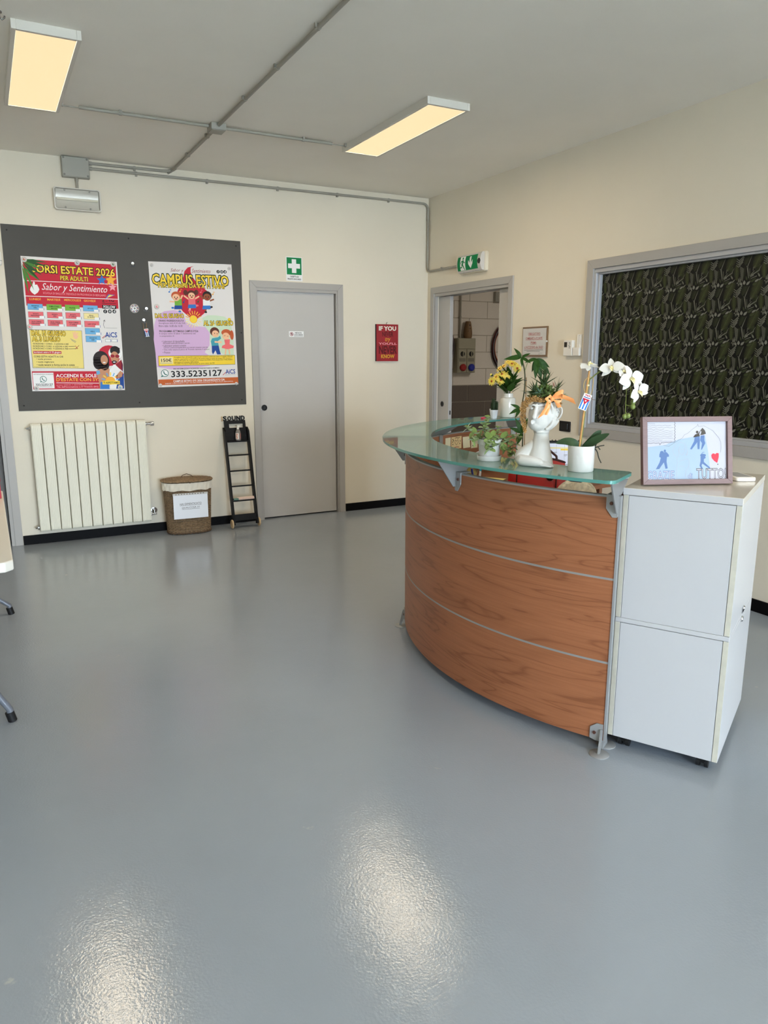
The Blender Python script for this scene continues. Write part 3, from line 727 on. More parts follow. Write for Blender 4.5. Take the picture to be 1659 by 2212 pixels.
def blade(cx, cy, ang, L, W, col, out=None, bend=0.0):
    ca, sa = math.cos(ang), math.sin(ang)
    pts = []
    N = 6
    for i in range(N + 1):
        t = i / N
        pts.append((bend * t * t * L - W * math.sin(PI * t ** 0.8) / 2, t * L))
    for i in range(N - 1, 0, -1):
        t = i / N
        pts.append((bend * t * t * L + W * math.sin(PI * t ** 0.8) / 2, t * L))
    out.setdefault(col, []).append([(cx + x * ca - y * sa, cy + x * sa + y * ca) for x, y in pts])
tile = {}
def tl(x, y):
    """tile drawing units (490 x 600) to metres"""
    return (x / 490 * TU, (600 - y) / 600 * TV)
def stroke(x0, y0, x1, y1, w0, w1, col):
    a, b = tl(x0, y0), tl(x1, y1)
    d = math.hypot(b[0] - a[0], b[1] - a[1])
    nx, ny = -(b[1] - a[1]) / d / 2, (b[0] - a[0]) / d / 2
    k0, k1 = w0 / 490 * TU, w1 / 490 * TU
    tile.setdefault(col, []).append([(a[0] - nx * k0, a[1] - ny * k0), (b[0] - nx * k1, b[1] - ny * k1), (b[0] + nx * k1, b[1] + ny * k1), (a[0] + nx * k0, a[1] + ny * k0)])
def feather(x0, y0, x1, y1, wd, n, col, th=7, lean=0.55, rib=None):
    L = math.hypot(x1 - x0, y1 - y0)
    dx, dy = (x1 - x0) / L, (y1 - y0) / L
    nx, ny = -dy, dx
    stroke(x0, y0, x1, y1, 6, 2, rib or col)
    for i in range(n):
        t_ = 0.04 + 0.92 * i / n
        w_ = wd * math.sin(PI * (0.15 + 0.8 * t_)) ** 0.8 / 2
        px, py = x0 + (x1 - x0) * t_, y0 + (y1 - y0) * t_
        for sgn in (-1, 1):
            stroke(px, py, px + nx * w_ * sgn + dx * w_ * 1.5 * lean, py + ny * w_ * sgn + dy * w_ * 1.5 * lean, th, th * 0.25, col)
feather(40, 505, 15, 190, 105, 17, 'g', 7)
feather(170, 215, 225, 25, 125, 13, 'g2', 6)
feather(335, 300, 470, -80, 180, 20, 'g', 7)
feather(150, 470, 165, 250, 90, 12, 'g2', 5)
feather(300, 560, 250, 330, 80, 12, 'g2', 5)
feather(410, 420, 400, 240, 110, 11, 'g2', 6)
# silver Y blade and slanting strips
for q in ((215, 255, 285, 30, 16, 4), (215, 250, 255, 480, 24, 8), (225, 270, 190, 230, 14, 4), (262, 290, 268, 440, 7, 7), (325, 265, 322, 340, 10, 8), (282, 440, 440, 335, 22, 12), (290, 415, 350, 340, 14, 8), (282, 455, 342, 425, 16, 14), (300, 490, 400, 450, 8, 12), (350, 300, 345, 250, 6, 4), (430, 330, 465, 250, 10, 4)):
    stroke(*q, 's')
# zebra chevrons
for k in range(4):
    y = 60 + 42 * k
    stroke(55, y + 55, 150 - 8 * k, y - 45, 13, 15, 's'); stroke(55, y + 55, 5, y + 10, 13, 9, 's')
stroke(55, 110, 60, 215, 9, 6, 's'); stroke(50, 190, 10, 165, 22, 14, 's')
# fine hatching
for k in range(15):
    stroke(75 + 3 * k, 225 + 19 * k, 155, 290 + 17 * k, 5, 5, 's'); 
for k in range(7):
    stroke(330 + 12 * k, 90 + 26 * k, 395 + 10 * k, 50 + 30 * k, 4, 4, 'g2')
# petal fan and dark ovals
for (x, y, a, L, W, c) in ((150, 10, 0.75, 0.035, 0.014, 's2'), (185, 2, 0.05, 0.026, 0.018, 's2'), (225, 8, -0.85, 0.032, 0.015, 's2'), (120, 0, 0.2, 0.05, 0.008, 's'), (95, 20, 0.15, 0.05, 0.006, 's'), (80, 30, 0.1, 0.05, 0.005, 's'), (330, 15, -1.3, 0.036, 0.018, 'g2'), (300, 560, -1.0, 0.040, 0.016, 'g2'), (400, 330, -0.4, 0.036, 0.020, 'g2'), (370, 560, -1.1, 0.032, 0.012, 's2'), (440, 540, -0.9, 0.030, 0.008, 's'), (40, 560, -1.4, 0.034, 0.010, 's'), (230, 520, 0.4, 0.03, 0.010, 'g2'), (455, 470, 0.6, 0.028, 0.010, 's')):
    px, py = tl(x, y)
    blade(px, py, a, L, W, c, tile)
prt = {}
y_hi, y_lo, z_lo, z_hi = RW[1] - 0.041, RW[0] + 0.041, RW[2] + 0.043, RW[3] - 0.043
def clip_axis(pts, k, lim, keep):
    """cut a polygon at pts[k] = lim"""
    o = []
    for i in range(len(pts)):
        a, b = pts[i], pts[(i + 1) % len(pts)]
        ia, ib = keep(a[k]), keep(b[k])
        if ia:
            o.append(a)
        if ia != ib:
            t = (lim - a[k]) / (b[k] - a[k])
            o.append((a[0] + (b[0] - a[0]) * t, a[1] + (b[1] - a[1]) * t))
    return o
nU, nV = int((y_hi - y_lo) / TU) + 2, int((z_hi - z_lo) / TV) + 2
for iu in range(-1, nU):
    for iv in range(-1, nV):
        u0, v0 = iu * TU + 0.02, iv * TV + 0.03
        for c, pl in tile.items():
            for q in pl:
                qq = [(u0 + x, v0 + y) for x, y in q]
                us, vs_ = [a for a, _ in qq], [b for _, b in qq]
                Umax, Vmax = y_hi - y_lo, z_hi - z_lo
                if min(us) < 0 or max(us) > Umax or min(vs_) < 0 or max(vs_) > Vmax:
                    for k, lim, kp in ((0, 0, lambda a: a >= 0), (0, Umax, lambda a: a <= Umax), (1, 0, lambda a: a >= 0), (1, Vmax, lambda a: a <= Vmax)):
                        if len(qq) < 3:
                            break
                        qq = clip_axis(qq, k, lim, kp)
                    if len(qq) < 3:
                        continue
                lay = {'g2': 0, 'g': 1, 's2': 2, 's': 3}[c]
                prt.setdefault(c, MB()).poly([(0.0449 - 0.0002 * lay - 0.0001, y_hi - a, z_lo + b) for a, b in qq])
for c, nm, rgb in (('g', 'green_frond_print', (76, 83, 47)), ('g2', 'dark_green_frond_print', (50, 57, 36)), ('s', 'silver_blade_print', (108, 108, 96)), ('s2', 'grey_petal_print', (120, 120, 110))):
    stuff(prt[c].build(nm, mat(nm, rgb, rough=0.45, spec=0.25), wn2))

# corridor beyond the sliding door: block wall, darker below
corr_wall = mat('corridor_wall_paint', (214, 206, 192), rough=0.8)
struct(MB().box(3.26, 3.4, -4.9, 1.3, 0, H).build('wall_corridor_end', corr_wall))
struct(MB().box(0.0, 0.14, 0.14, 1.3, 0, H).build('wall_corridor_side', corr_wall))
struct(MB().box(0.14, 3.26, -4.9, -4.76, 0, H).build('wall_corridor_near', corr_wall))
bw = struct(thing('wall_corridor', 'painted block wall of the corridor, white above and brown below', 'wall', T(0, 1.15, 0)))
MB().box(0.14, 3.26, 0.006, 0.15, 0, H).build('mortar_bed', mat('block_mortar', (178, 170, 156), rough=0.9), bw)
blk_w = mat('white_painted_block', (222, 215, 205), rough=0.8, bump=0.25, bscale=90)
blk_b = mat('brown_painted_block', (104, 95, 88), rough=0.75, bump=0.25, bscale=90)
BL, BH = 0.49, 0.2
bmeshes = {}
for iz in range(-1, 16):
    z0, z1 = 1.157 + (iz - 6) * BH, 1.157 + (iz - 5) * BH
    z0, z1 = max(z0, 0.0), min(z1, H)
    if z1 - z0 < 0.02:
        continue
    off = (1.065 if iz % 2 == 0 else 1.065 + BL * 0.46) - 4 * BL
    for ix in range(0, 12):
        x0, x1 = off + ix * BL, off + (ix + 1) * BL
        x0, x1 = max(x0, 0.14), min(x1, 3.26)
        if x1 - x0 < 0.03:
            continue
        low = z1 <= 1.17
        key = (round(x1 - x0, 3), round(z1 - z0, 3), low)
        if key not in bmeshes:
            a, b = (x1 - x0) / 2 - 0.003, (z1 - z0) / 2 - 0.003
            bmeshes[key] = MB().box(-a, a, 0, 0.05, -b, b).mesh('block', blk_b if low else blk_w, bevel=0.003, segs=1)
        place('block', bmeshes[key], bw, T((x0 + x1) / 2, 0, (z0 + z1) / 2))
# ================================================================== ceiling and wall fittings
conduit_m = mat('grey_pvc_conduit', (156, 152, 141), rough=0.5)
box_m = mat('grey_junction_box', (160, 158, 148), rough=0.5)
housing_m = mat('lamp_housing', (214, 210, 200), rough=0.45)
diff_m = mat('glowing_diffuser', (90, 84, 72), rough=0.5, emit=(255, 221, 172), estr=PANEL_STRENGTH)
screw_m = mat('screw_metal', (120, 118, 112), rough=0.35, metal=0.7)

def ceiling_panel(x0, x1, y0, y1, label, k=1.0, tint=PANEL_COLOR):
    t = thing('ceiling_light_panel', label, 'ceiling light', T((x0 + x1) / 2, (y0 + y1) / 2, H), 'rectangular ceiling light panels')
    a, b = (x1 - x0) / 2, (y1 - y0) / 2
    fr = 0.021
    MB().box(-a, -a + fr, -b, b, -0.042, 0).build('side_rail', housing_m, t, bevel=0.002)
    MB().box(a - fr, a, -b, b, -0.042, 0).build('side_rail', housing_m, t, bevel=0.002)
    MB().box(-a + fr, a - fr, -b, -b + fr, -0.042, 0).build('end_rail', housing_m, t, bevel=0.002)
    MB().box(-a + fr, a - fr, b - fr, b, -0.042, 0).build('end_rail', housing_m, t, bevel=0.002)
    MB().box(-a + fr, a - fr, -b + fr, b - fr, -0.039, -0.012).build('diffuser', diff_m, t)
    l = bpy.data.lights.new('panel_glow', 'AREA')
    l.shape = 'RECTANGLE'
    l.size, l.size_y = 2 * (a - fr), 2 * (b - fr)
    l.energy = PANEL_WATTS * k
    l.color = tint
    lo = bpy.data.objects.new('panel_glow', l)
    COL.objects.link(lo)
    lo.parent = t
    lo.location = (0, 0, -0.0405)
    return t
ceiling_panel(-3.706, -3.406, -2.452, -1.252, 'glowing rectangular ceiling panel above the pin board, at the left')
ceiling_panel(-1.510, -1.210, -2.464, -1.264, 'glowing rectangular ceiling panel above the reception desk, at the right')
ceiling_panel(-3.706, -3.406, -6.6, -5.4, 'added unseen ceiling light panel in the row nearer the shopfront, at the left')  # this row is out of view, added for warm light on the near walls
ceiling_panel(-1.510, -1.210, -6.6, -5.4, 'added unseen ceiling light panel in the row nearer the shopfront, at the right')
ceiling_panel(1.9, 2.2, -2.4, -1.2, 'added unseen ceiling panel lighting the corridor behind the sliding door', 2.0, (1.0, 0.93, 0.84))  # lamp out of view, added so the corridor does not go dark

def bend(a, b, c, r, n=5):
    """arc that rounds the corner b between a and c"""
    a, b, c = Vector(a), Vector(b), Vector(c)
    p, q = b + (a - b).normalized() * r, b + (c - b).normalized() * r
    return [tuple((1 - t) ** 2 * p + 2 * t * (1 - t) * b + t * t * q) for t in [i / n for i in range(n + 1)]]
def conduit(label, path, clips, r=0.0105):
    t = thing('conduit', label, 'conduit', T(*path[0]))
    o = Vector(path[0])
    pts = [path[0]]
    for i in range(1, len(path) - 1):
        pts += bend(path[i - 1], path[i], path[i + 1], 0.06)
    pts.append(path[-1])
    MB().tube([Vector(p) - o for p in pts], r, 10).build('pipe', conduit_m, t, smooth=50)
    for (x, y, z), ax in clips:
        m = MB()
        d = 0.008
        rr = r + 0.003
        if ax == 'x':
            m.tube([(x - d, y, z), (x + d, y, z)], rr, 10)
            m.box(x - d, x + d, y - 0.004, y + 0.018, z - rr - 0.007, z - rr + 0.002) if y > -0.5 else m.box(x - d, x + d, y - rr - 0.006, y - rr + 0.002, z - 0.004, z + 0.016)
        elif ax == 'y':
            m.tube([(x, y - d, z), (x, y + d, z)], rr, 10)
            m.box(x - rr - 0.006, x - rr + 0.002, y - d, y + d, z - 0.004, z + 0.016)
        else:
            m.tube([(x, y, z - d), (x, y, z + d)], rr, 10)
        m.xform(T(*(-o)))
        m.build('clip', conduit_m, t, smooth=50)
    return t
JY = -1.335
conduit('grey conduit across the ceiling from the wall junction box towards the camera', [(-3.088, -0.02, 2.968), (-2.47, -0.02, 2.974), (-2.452, -0.045, 2.984), (-2.45, -1.29, 2.984)], [((-2.75, -0.02, 2.972), 'x'), ((-2.45, -0.55, 2.984), 'y'), ((-2.45, -1.1, 2.984), 'y')])
conduit('grey conduit on the ceiling running from the small box towards the camera', [(-2.452, -1.39, 2.984), (-2.452, -11.9, 2.984)], [((-2.452, -1.95, 2.984), 'y'), ((-2.452, -2.5, 2.984), 'y'), ((-2.452, -3.05, 2.984), 'y'), ((-2.452, -3.9, 2.984), 'y')])
conduit('grey ceiling conduit between the small box and the left light panel', [(-2.505, JY, 2.985), (-3.30, JY, 2.985)], [((-3.06, JY, 2.985), 'x')])
conduit('grey ceiling conduit between the small box and the right light panel', [(-2.40, JY, 2.985), (-1.62, JY, 2.985)], [((-1.84, JY, 2.985), 'x')])
conduit('thin supply cable entering the left light panel', [(-3.30, JY, 2.982), (-3.406, JY, 2.982)], [((-3.398, JY, 2.982), 'x')], r=0.004)
conduit('thin supply cable entering the right light panel', [(-1.62, JY, 2.982), (-1.51, JY, 2.982)], [((-1.518, JY, 2.982), 'x')], r=0.004)
conduit('long grey conduit along the top of the back wall to the exit sign', [(-3.088, -0.02, 2.930), (-0.02, -0.02, 2.945), (-0.02, -0.02, 2.318), (-0.02, -0.62, 2.318)],
        [((-2.74, -0.02, 2.932), 'x'), ((-2.17, -0.02, 2.935), 'x'), ((-1.55, -0.02, 2.938), 'x'), ((-0.98, -0.02, 2.941), 'x'), ((-0.45, -0.02, 2.943), 'x'), ((-0.02, -0.02, 2.8), 'z'), ((-0.02, -0.3, 2.318), 'y')])
t = thing('ceiling_junction_box', 'small grey junction box where the ceiling conduits cross', 'junction box', T(-2.452, JY, H))
MB().box(-0.05, 0.05, -0.055, 0.055, -0.042, 0).build('body', box_m, t, bevel=0.003)
MB().box(-0.046, 0.046, -0.051, 0.051, -0.046, -0.042).build('lid', box_m, t, bevel=0.002)

t = thing('wall_junction_box', 'square grey junction box high on the back wall below the ceiling', 'junction box', on_back(-3.193, 2.925))
MB().box(-0.10, 0.10, -0.076, 0.074, 0, 0.045).build('body', box_m, t, bevel=0.006)
MB().box(-0.096, 0.096, -0.072, 0.070, 0.045, 0.055).build('lid', box_m, t, bevel=0.003)
for sx in (-1, 1):
    for sy in (-1, 1):
        MB().lathe([(0, 0.004), (0.007, 0.004), (0.008, 0), (0, 0)], 10, (sx * 0.084, sy * 0.060, 0.055)).build('screw', screw_m, t)
for z in (0.043, 0.005):
    MB().cyl((0.10, z, 0.02), (0.122, z, 0.02), 0.014, 12).build('gland', conduit_m, t, smooth=50)
t2 = conduit('short grey pipe between the wall junction box and the emergency lamp', [(-3.19, -0.025, 2.85), (-3.19, -0.025, 2.765)], [((-3.19, -0.025, 2.835), 'z')])

t = thing('emergency_lamp', 'unlit emergency lamp with a clear cover below the wall junction box', 'emergency lamp', on_back(-3.197, 2.69))
def rrect(a, b, r, n=5):
    pts = []
    for cx, cy, s in ((a - r, b - r, 0), (-a + r, b - r, 1), (-a + r, -b + r, 2), (a - r, -b + r, 3)):
        for k in range(n + 1):
            an = PI / 2 * (s + k / n)
            pts.append((cx + r * math.cos(an), cy + r * math.sin(an)))
    return pts
def ring(mb, outer, inner_, z0, z1):
    n = len(outer)
    vs = [(x, y, z0) for x, y in outer] + [(x, y, z1) for x, y in outer] + [(x, y, z1) for x, y in inner_] + [(x, y, z0) for x, y in inner_]
    fs = []
    for k in range(n):
        j = (k + 1) % n
        fs += [(k, j, n + j, n + k), (n + k, n + j, 2 * n + j, 2 * n + k), (2 * n + k, 2 * n + j, 3 * n + j, 3 * n + k), (3 * n + k, 3 * n + j, j, k)]
    return mb.add(vs, fs)
lampw = mat('emergency_lamp_housing', (206, 202, 192), rough=0.45)
MB().prism(rrect(0.17, 0.082, 0.02), 0, 0.022).build('back_tray', lampw, t, bevel=0.002)
ring(MB(), rrect(0.17, 0.082, 0.02), rrect(0.160, 0.073, 0.014), 0.022, 0.052).build('rim', lampw, t, bevel=0.002)
MB().grid(lambda u, v: (-0.155 + 0.31 * u, -0.07 + 0.14 * v, 0.024 + 0.02 * (2 * v - 1) ** 2), 2, 12).build('reflector', mat('lamp_reflector', (214, 211, 200), rough=0.3, metal=0.1), t, smooth=60)
MB().cyl((-0.15, 0.0, 0.036), (0.15, 0.0, 0.036), 0.008, 12).build('fluorescent_tube', mat('tube_white', (240, 236, 214), rough=0.3), t, smooth=50)
MB().prism(rrect(0.159, 0.072, 0.014), 0.046, 0.0485).build('clear_cover', glass_m, t)
for sx in (-0.09, 0.09):
    for sy in (-0.062, 0.062):
        MB().lathe([(0, 0.004), (0.006, 0.004), (0.007, 0), (0, 0)], 8, (sx, sy, 0.0485)).build('screw', screw_m, t)

# exit sign on the right wall
t = thing('exit_sign', 'green emergency exit sign with running figure and down arrow, above the sliding door', 'sign', on_right(-0.815, 2.318))
EW, EH = 0.185, 0.076
bulge = lambda v: 0.045 + 0.035 * math.sqrt(max(0, 1 - (v / EH) ** 2 * 0.9))
MB().prism(rrect(EW + 0.012, EH + 0.008, 0.02), 0, 0.035).build('back_housing', mat('sign_housing', (222, 214, 194), rough=0.4), t, bevel=0.004)
prof = [(EH * (2 * i / 14 - 1), bulge(EH * (2 * i / 14 - 1))) for i in range(15)]
m = MB()
poly = [(v, w_) for v, w_ in prof]
n = len(poly)
vs = [(-EW, v, w_) for v, w_ in poly] + [(EW, v, w_) for v, w_ in poly] + [(-EW, v, 0.03) for v in (-EH, EH)] + [(EW, v, 0.03) for v in (-EH, EH)]
fs = [(i, i + 1, n + i + 1, n + i) for i in range(n - 1)]
fs += [tuple(list(range(n - 1, -1, -1)) + [2 * n, 2 * n + 1]), tuple(list(range(n, 2 * n)) + [2 * n + 3, 2 * n + 2]), (0, n, 2 * n + 2, 2 * n), (n - 1, 2 * n + 1, 2 * n + 3, 2 * n - 1)]
m.add(vs, fs).build('bowed_cover', mat('sign_cover', (206, 202, 196), rough=0.2, spec=0.6), t, smooth=40)
def scan(polyset, col, l):
    """fill polygons with thin strips that follow the bow of the cover"""
    m = MB()
    dv = 0.0016
    for pg in polyset:
        lo, hi = min(p[1] for p in pg), max(p[1] for p in pg)
        v = lo
        while v < hi:
            vm = min(v + dv / 2, hi)
            xs_ = []
            for (x0, y0), (x1, y1) in zip(pg, pg[1:] + pg[:1]):
                if (y0 <= vm < y1) or (y1 <= vm < y0):
                    xs_.append(x0 + (x1 - x0) * (vm - y0) / (y1 - y0))
            xs_.sort()
            v2 = min(v + dv, hi)
            for a, b in zip(xs_[::2], xs_[1::2]):
                k = 0.0006 * l
                m.poly([(a, v, bulge(v) + k), (b, v, bulge(v) + k), (b, v2, bulge(v2) + k), (a, v2, bulge(v2) + k)])
            v += dv
    return m.build(col[1], ink(col[0]), t)
g0, g1 = -0.172, 0.140
scan([[(g0, -0.060), (g1, -0.060), (g1, 0.060), (g0, 0.060)]], ('sign_green', 'green_panel'), 1)
scan([[(-0.125, -0.058), (-0.045, -0.058), (-0.045, 0.058), (-0.125, 0.058)]], ('paper', 'white_doorway'), 2)
scan([[(0.035, -0.05), (0.068, -0.012), (0.070, 0.022), (0.047, -0.004), (0.047, 0.05), (0.023, 0.05), (0.023, -0.004), (0.0, 0.022), (0.002, -0.012)]], ('paper', 'white_arrow'), 2)
scan([[(-0.083 + 0.011 * math.cos(2 * PI * k / 14), 0.042 + 0.011 * math.sin(2 * PI * k / 14)) for k in range(14)],
      [(-0.095, 0.026), (-0.075, 0.030), (-0.062, 0.010), (-0.050, 0.012), (-0.050, 0.004), (-0.066, 0.000), (-0.074, 0.012), (-0.078, -0.010), (-0.066, -0.030), (-0.054, -0.056), (-0.064, -0.056), (-0.078, -0.034), (-0.092, -0.016), (-0.096, -0.036), (-0.128, -0.038), (-0.128, -0.029), (-0.104, -0.027), (-0.102, -0.006), (-0.094, 0.012), (-0.106, 0.012), (-0.112, -0.004), (-0.120, -0.002), (-0.112, 0.020)]], ('sign_green', 'running_figure'), 3)
MB().lathe([(0, 0.002), (0.022, 0.002), (0.024, 0), (0, 0)], 16, (0.163, 0.0, 0.079)).build('end_cap_disc', mat('dark_metal', (60, 60, 62)), t)
for sx in (-0.10, 0.09):
    MB().box(sx - 0.004, sx + 0.004, -EH - 0.001, -EH + 0.008, 0.040, 0.058).build('screw', screw_m, t)

# first-aid plate
t = tag(place('first_aid_sign', MB().box(0, 0.156, 0, 0.208, 0, 0.0015).mesh('first_aid_sign', ink('paper')), None, on_back(-1.486, 2.170, -0.0)), 'green first-aid plate with a white cross, above the closed grey door', 'sign')
p = Print(t, 0.0015)
p.rect(0.007, 0.055, 0.149, 0.202, 'sign_green', 1)
p.rect(0.056, 0.070, 0.098, 0.188, 'paper', 2); p.rect(0.020, 0.110, 0.134, 0.150, 'paper', 2.01)
p.text('CASSETTA DI', 0.038, 0.038, 0.118, 0.013, 'black', 1, bold=0.03); p.text('PRONTO SOCCORSO', 0.014, 0.017, 0.142, 0.013, 'black', 1, bold=0.03)
p.done()

# red slogan board
t = thing('slogan_board', 'small red slogan board on the back wall right of the closed door', 'wall decoration', on_back(-0.587, 1.459))
MB().box(0, 0.242, 0, 0.350, 0, 0.022).build('board', mat('red_slogan_board', (150, 26, 34), rough=0.55, var=0.12, vscale=14), t, bevel=0.0015)
MB().box(-0.0008, 0.0, 0.0, 0.35, 0.0, 0.022).build('dark_edge', ink('black'), t)
MB().tube([(0.118, 0.350, 0.012), (0.116, 0.362, 0.012), (0.126, 0.370, 0.010)], 0.0025, 6).build('hanging_loop', mat('dark_metal', (60, 60, 62)), t)
p = Print(t, 0.022)
p.text('IF YOU', 0.030, 0.311, 0.216, 0.038, 'offwhite', 2, bold=0.04)
p.text('NEVER', 0.066, 0.257, 0.184, 0.042, 'wine', 2, bold=0.03)
p.text('try', 0.098, 0.200, 0.154, 0.046, 'gold', 2, bold=0.01, shear=0.3)
p.text("YOU'LL", 0.026, 0.167, 0.226, 0.020, 'pink', 2, bold=0.02)
p.text('NEVER', 0.030, 0.108, 0.222, 0.070, 'wine', 2, bold=0.03)
p.text('KNOW', 0.054, 0.046, 0.198, 0.034, 'gold', 2, bold=0.03)
p.done()

# framed notice on the right wall
t = thing('framed_notice', 'framed notice with red underlined text, on the right wall beside the sliding door', 'notice', on_right(-1.535, 1.500))
NW, NH = 0.308, 0.238
MB().box(0, NW, 0, NH, 0, 0.012).build('backing_board', mat('brown_hardboard', (128, 98, 66), rough=0.7), t, bevel=0.001)
MB().box(0.006, NW - 0.012, 0.016, NH - 0.013, 0.012, 0.0125).build('paper_sheet', mat('notice_paper', (222, 220, 218), rough=0.6), t)
MB().box(0.0, NW, 0.0, NH, 0.0138, 0.0152).build('glass_sheet', glass_m, t)
MB().box(NW - 0.012, NW + 0.006, 0.115, 0.128, 0.01, 0.018).build('clip', mat('clear_clip', (220, 220, 216), rough=0.2), t, bevel=0.002)
p = Print(t, 0.0125, 0.0002)
for s, x0, x1, y in (('OBBLIGATORIO', 0.075, 0.225, 0.182), ('CAMBIARE le SCARPE', 0.042, 0.252, 0.147), ('PRIMA', 0.110, 0.180, 0.112), ('di ACCEDERE alle SALE!', 0.030, 0.262, 0.077)):
    p.text(s, x0, y, x1, 0.019, 'sign_red', 2, bold=0.01)
    p.line([(x0, y - 0.0135), (x1, y - 0.0135)], 0.0022, 'sign_red', 2)
p.line([(0.028, 0.054), (0.265, 0.054)], 0.004, 'grey', 2); p.line([(0.062, 0.044), (0.225, 0.044)], 0.004, 'grey', 2); p.line([(0.21, 0.028), (0.258, 0.028)], 0.002, 'ltgrey', 2); p.line([(0.21, 0.020), (0.23, 0.020)], 0.002, 'ltgrey', 2)
p.done()

# thermostat and wall holder
t = thing('thermostat', 'white wall thermostat with a dark display, beside the leaf-pattern window', 'thermostat', on_right(-2.058, 1.508))
wp = mat('white_plastic', (232, 228, 220), rough=0.4)
MB().prism(rrect(0.046, 0.058, 0.006), 0, 0.03).xform(T(0.046, 0.058, 0)).build('body', wp, t, bevel=0.003)
MB().box(0.008, 0.040, 0.064, 0.102, 0.030, 0.0308).build('display', mat('dark_display', (52, 48, 40), rough=0.2), t)
for x, y in ((0.068, 0.098), (0.070, 0.088), (0.064, 0.075), (0.070, 0.068), (0.068, 0.058)):
    MB().box(x - 0.005, x + 0.005, y - 0.002, y + 0.002, 0.030, 0.0315).build('button', mat('dark_metal', (60, 60, 62)), t)
t = thing('remote_holder', 'narrow white wall holder between the thermostat and the window', 'holder', on_right(-2.156, 1.508))
MB().box(0.024, 0.072, 0, 0.158, 0, 0.006).build('back_plate', wp, t, bevel=0.002)
MB().box(0.0, 0.07, 0.0, 0.062, 0.006, 0.026).build('pocket', wp, t, bevel=0.004)
MB().box(0.030, 0.036, 0.062, 0.15, 0.006, 0.011).build('guide_rib', wp, t)
MB().box(0.052, 0.058, 0.062, 0.15, 0.006, 0.011).build('guide_rib', wp, t)
MB().lathe([(0, 0.002), (0.004, 0.002), (0.004, 0), (0, 0)], 8, (0.05, 0.148, 0.006)).build('screw', screw_m, t)
t = thing('light_switch', 'black light switch plate on the right wall below the thermostat', 'light switch', on_right(-2.028, 0.930))
MB().prism(rrect(0.062, 0.040, 0.006), 0, 0.008).xform(T(0.062, 0.040, 0)).build('plate', mat('black_plastic', (14, 14, 15)), t, bevel=0.002)
MB().box(0.026, 0.098, 0.018, 0.062, 0.008, 0.012).build('rocker', mat('black_rocker', (24, 24, 25), rough=0.3), t, bevel=0.002)
t = thing('wall_buzzer', 'small rounded white device on the wall left of the pin board', 'wall device', on_back(-3.80, 2.175))
MB().prism(rrect(0.035, 0.052, 0.018), 0, 0.035).xform(T(0.0, 0.052, 0)).build('body', wp, t, bevel=0.008, segs=3, smooth=40)
MB().box(-0.036, 0.036, 0.032, 0.0345, 0.0, 0.0362).build('seam', mat('dark_metal', (60, 60, 62)), t)

# corridor fittings, seen through the sliding door
t = thing('socket_cabinet', 'beige industrial socket panel with a red and a blue socket, on the corridor wall', 'socket panel', on_back(1.075, 1.310, 1.15))
pb = mat('beige_socket_plastic', (156, 152, 132), rough=0.5)
MB().box(-0.005, 0.255, 0, 0.41, 0, 0.09).build('case', pb, t, bevel=0.006)
MB().box(0.005, 0.245, 0.285, 0.405, 0.09, 0.098).build('upper_lid', pb, t, bevel=0.004)
for x0, c in ((0.005, (150, 24, 24)), (0.128, (28, 44, 150))):
    q = MB().box(x0, x0 + 0.115, 0.005, 0.28, 0.09, 0.098).build('socket_front', pb, t, bevel=0.004)
    MB().lathe([(0, 0.03), (0.03, 0.03), (0.042, 0.02), (0.042, 0), (0, 0)], 20, (x0 + 0.062, 0.065, 0.098)).build('socket_cap', mat('socket_red' if c[0] > 100 else 'socket_blue', c, rough=0.4), q, smooth=40)
    MB().lathe([(0, 0.006), (0.028, 0.006), (0.03, 0), (0, 0)], 20, (x0 + 0.058, 0.225, 0.098)).build('rotary_switch', mat('black_plastic', (14, 14, 15)), q)
    MB().box(x0 + 0.053, x0 + 0.063, 0.20, 0.25, 0.104, 0.112).build('switch_grip', pb, q)
    MB().box(x0 + 0.015, x0 + 0.10, 0.135, 0.175, 0.098, 0.102).build('fuse_window', mat('dull_window', (120, 116, 104), rough=0.3), q)
t = conduit('vertical grey conduit on the corridor wall above the socket panel', [(1.147, 1.13, 1.722), (1.147, 1.13, 3.0)], [((1.147, 1.13, 1.97), 'z')], r=0.012)
t = thing('pierced_vase', 'brown pierced ceramic vase standing on the socket panel in the corridor', 'vase', T(1.24, 1.10, 1.7205))
vm = mat('brown_ceramic', (120, 92, 60), rough=0.5)
MB().lathe([(0, 0), (0.044, 0), (0.050, 0.02), (0.052, 0.06), (0.046, 0.12), (0.036, 0.18), (0.030, 0.198), (0.026, 0.198), (0.030, 0.18), (0, 0.17)], 24).build('body', vm, t, smooth=50)
for k, (u, v, a) in enumerate(((0.0, 0.15, 0), (-0.016, 0.115, 0.6), (0.016, 0.115, -0.6), (-0.018, 0.085, 0.8), (0.018, 0.085, -0.8), (0, 0.11, 0))):
    MB().ell((u, -0.047 + abs(u) * 0.3 + (v - 0.08) * 0.10, v), (0.006, 0.004, 0.013), 10, 6, RY(a)).build('painted_slot_shade', dark_m, t)  # solid dark beads paint the shade of the pierced slots
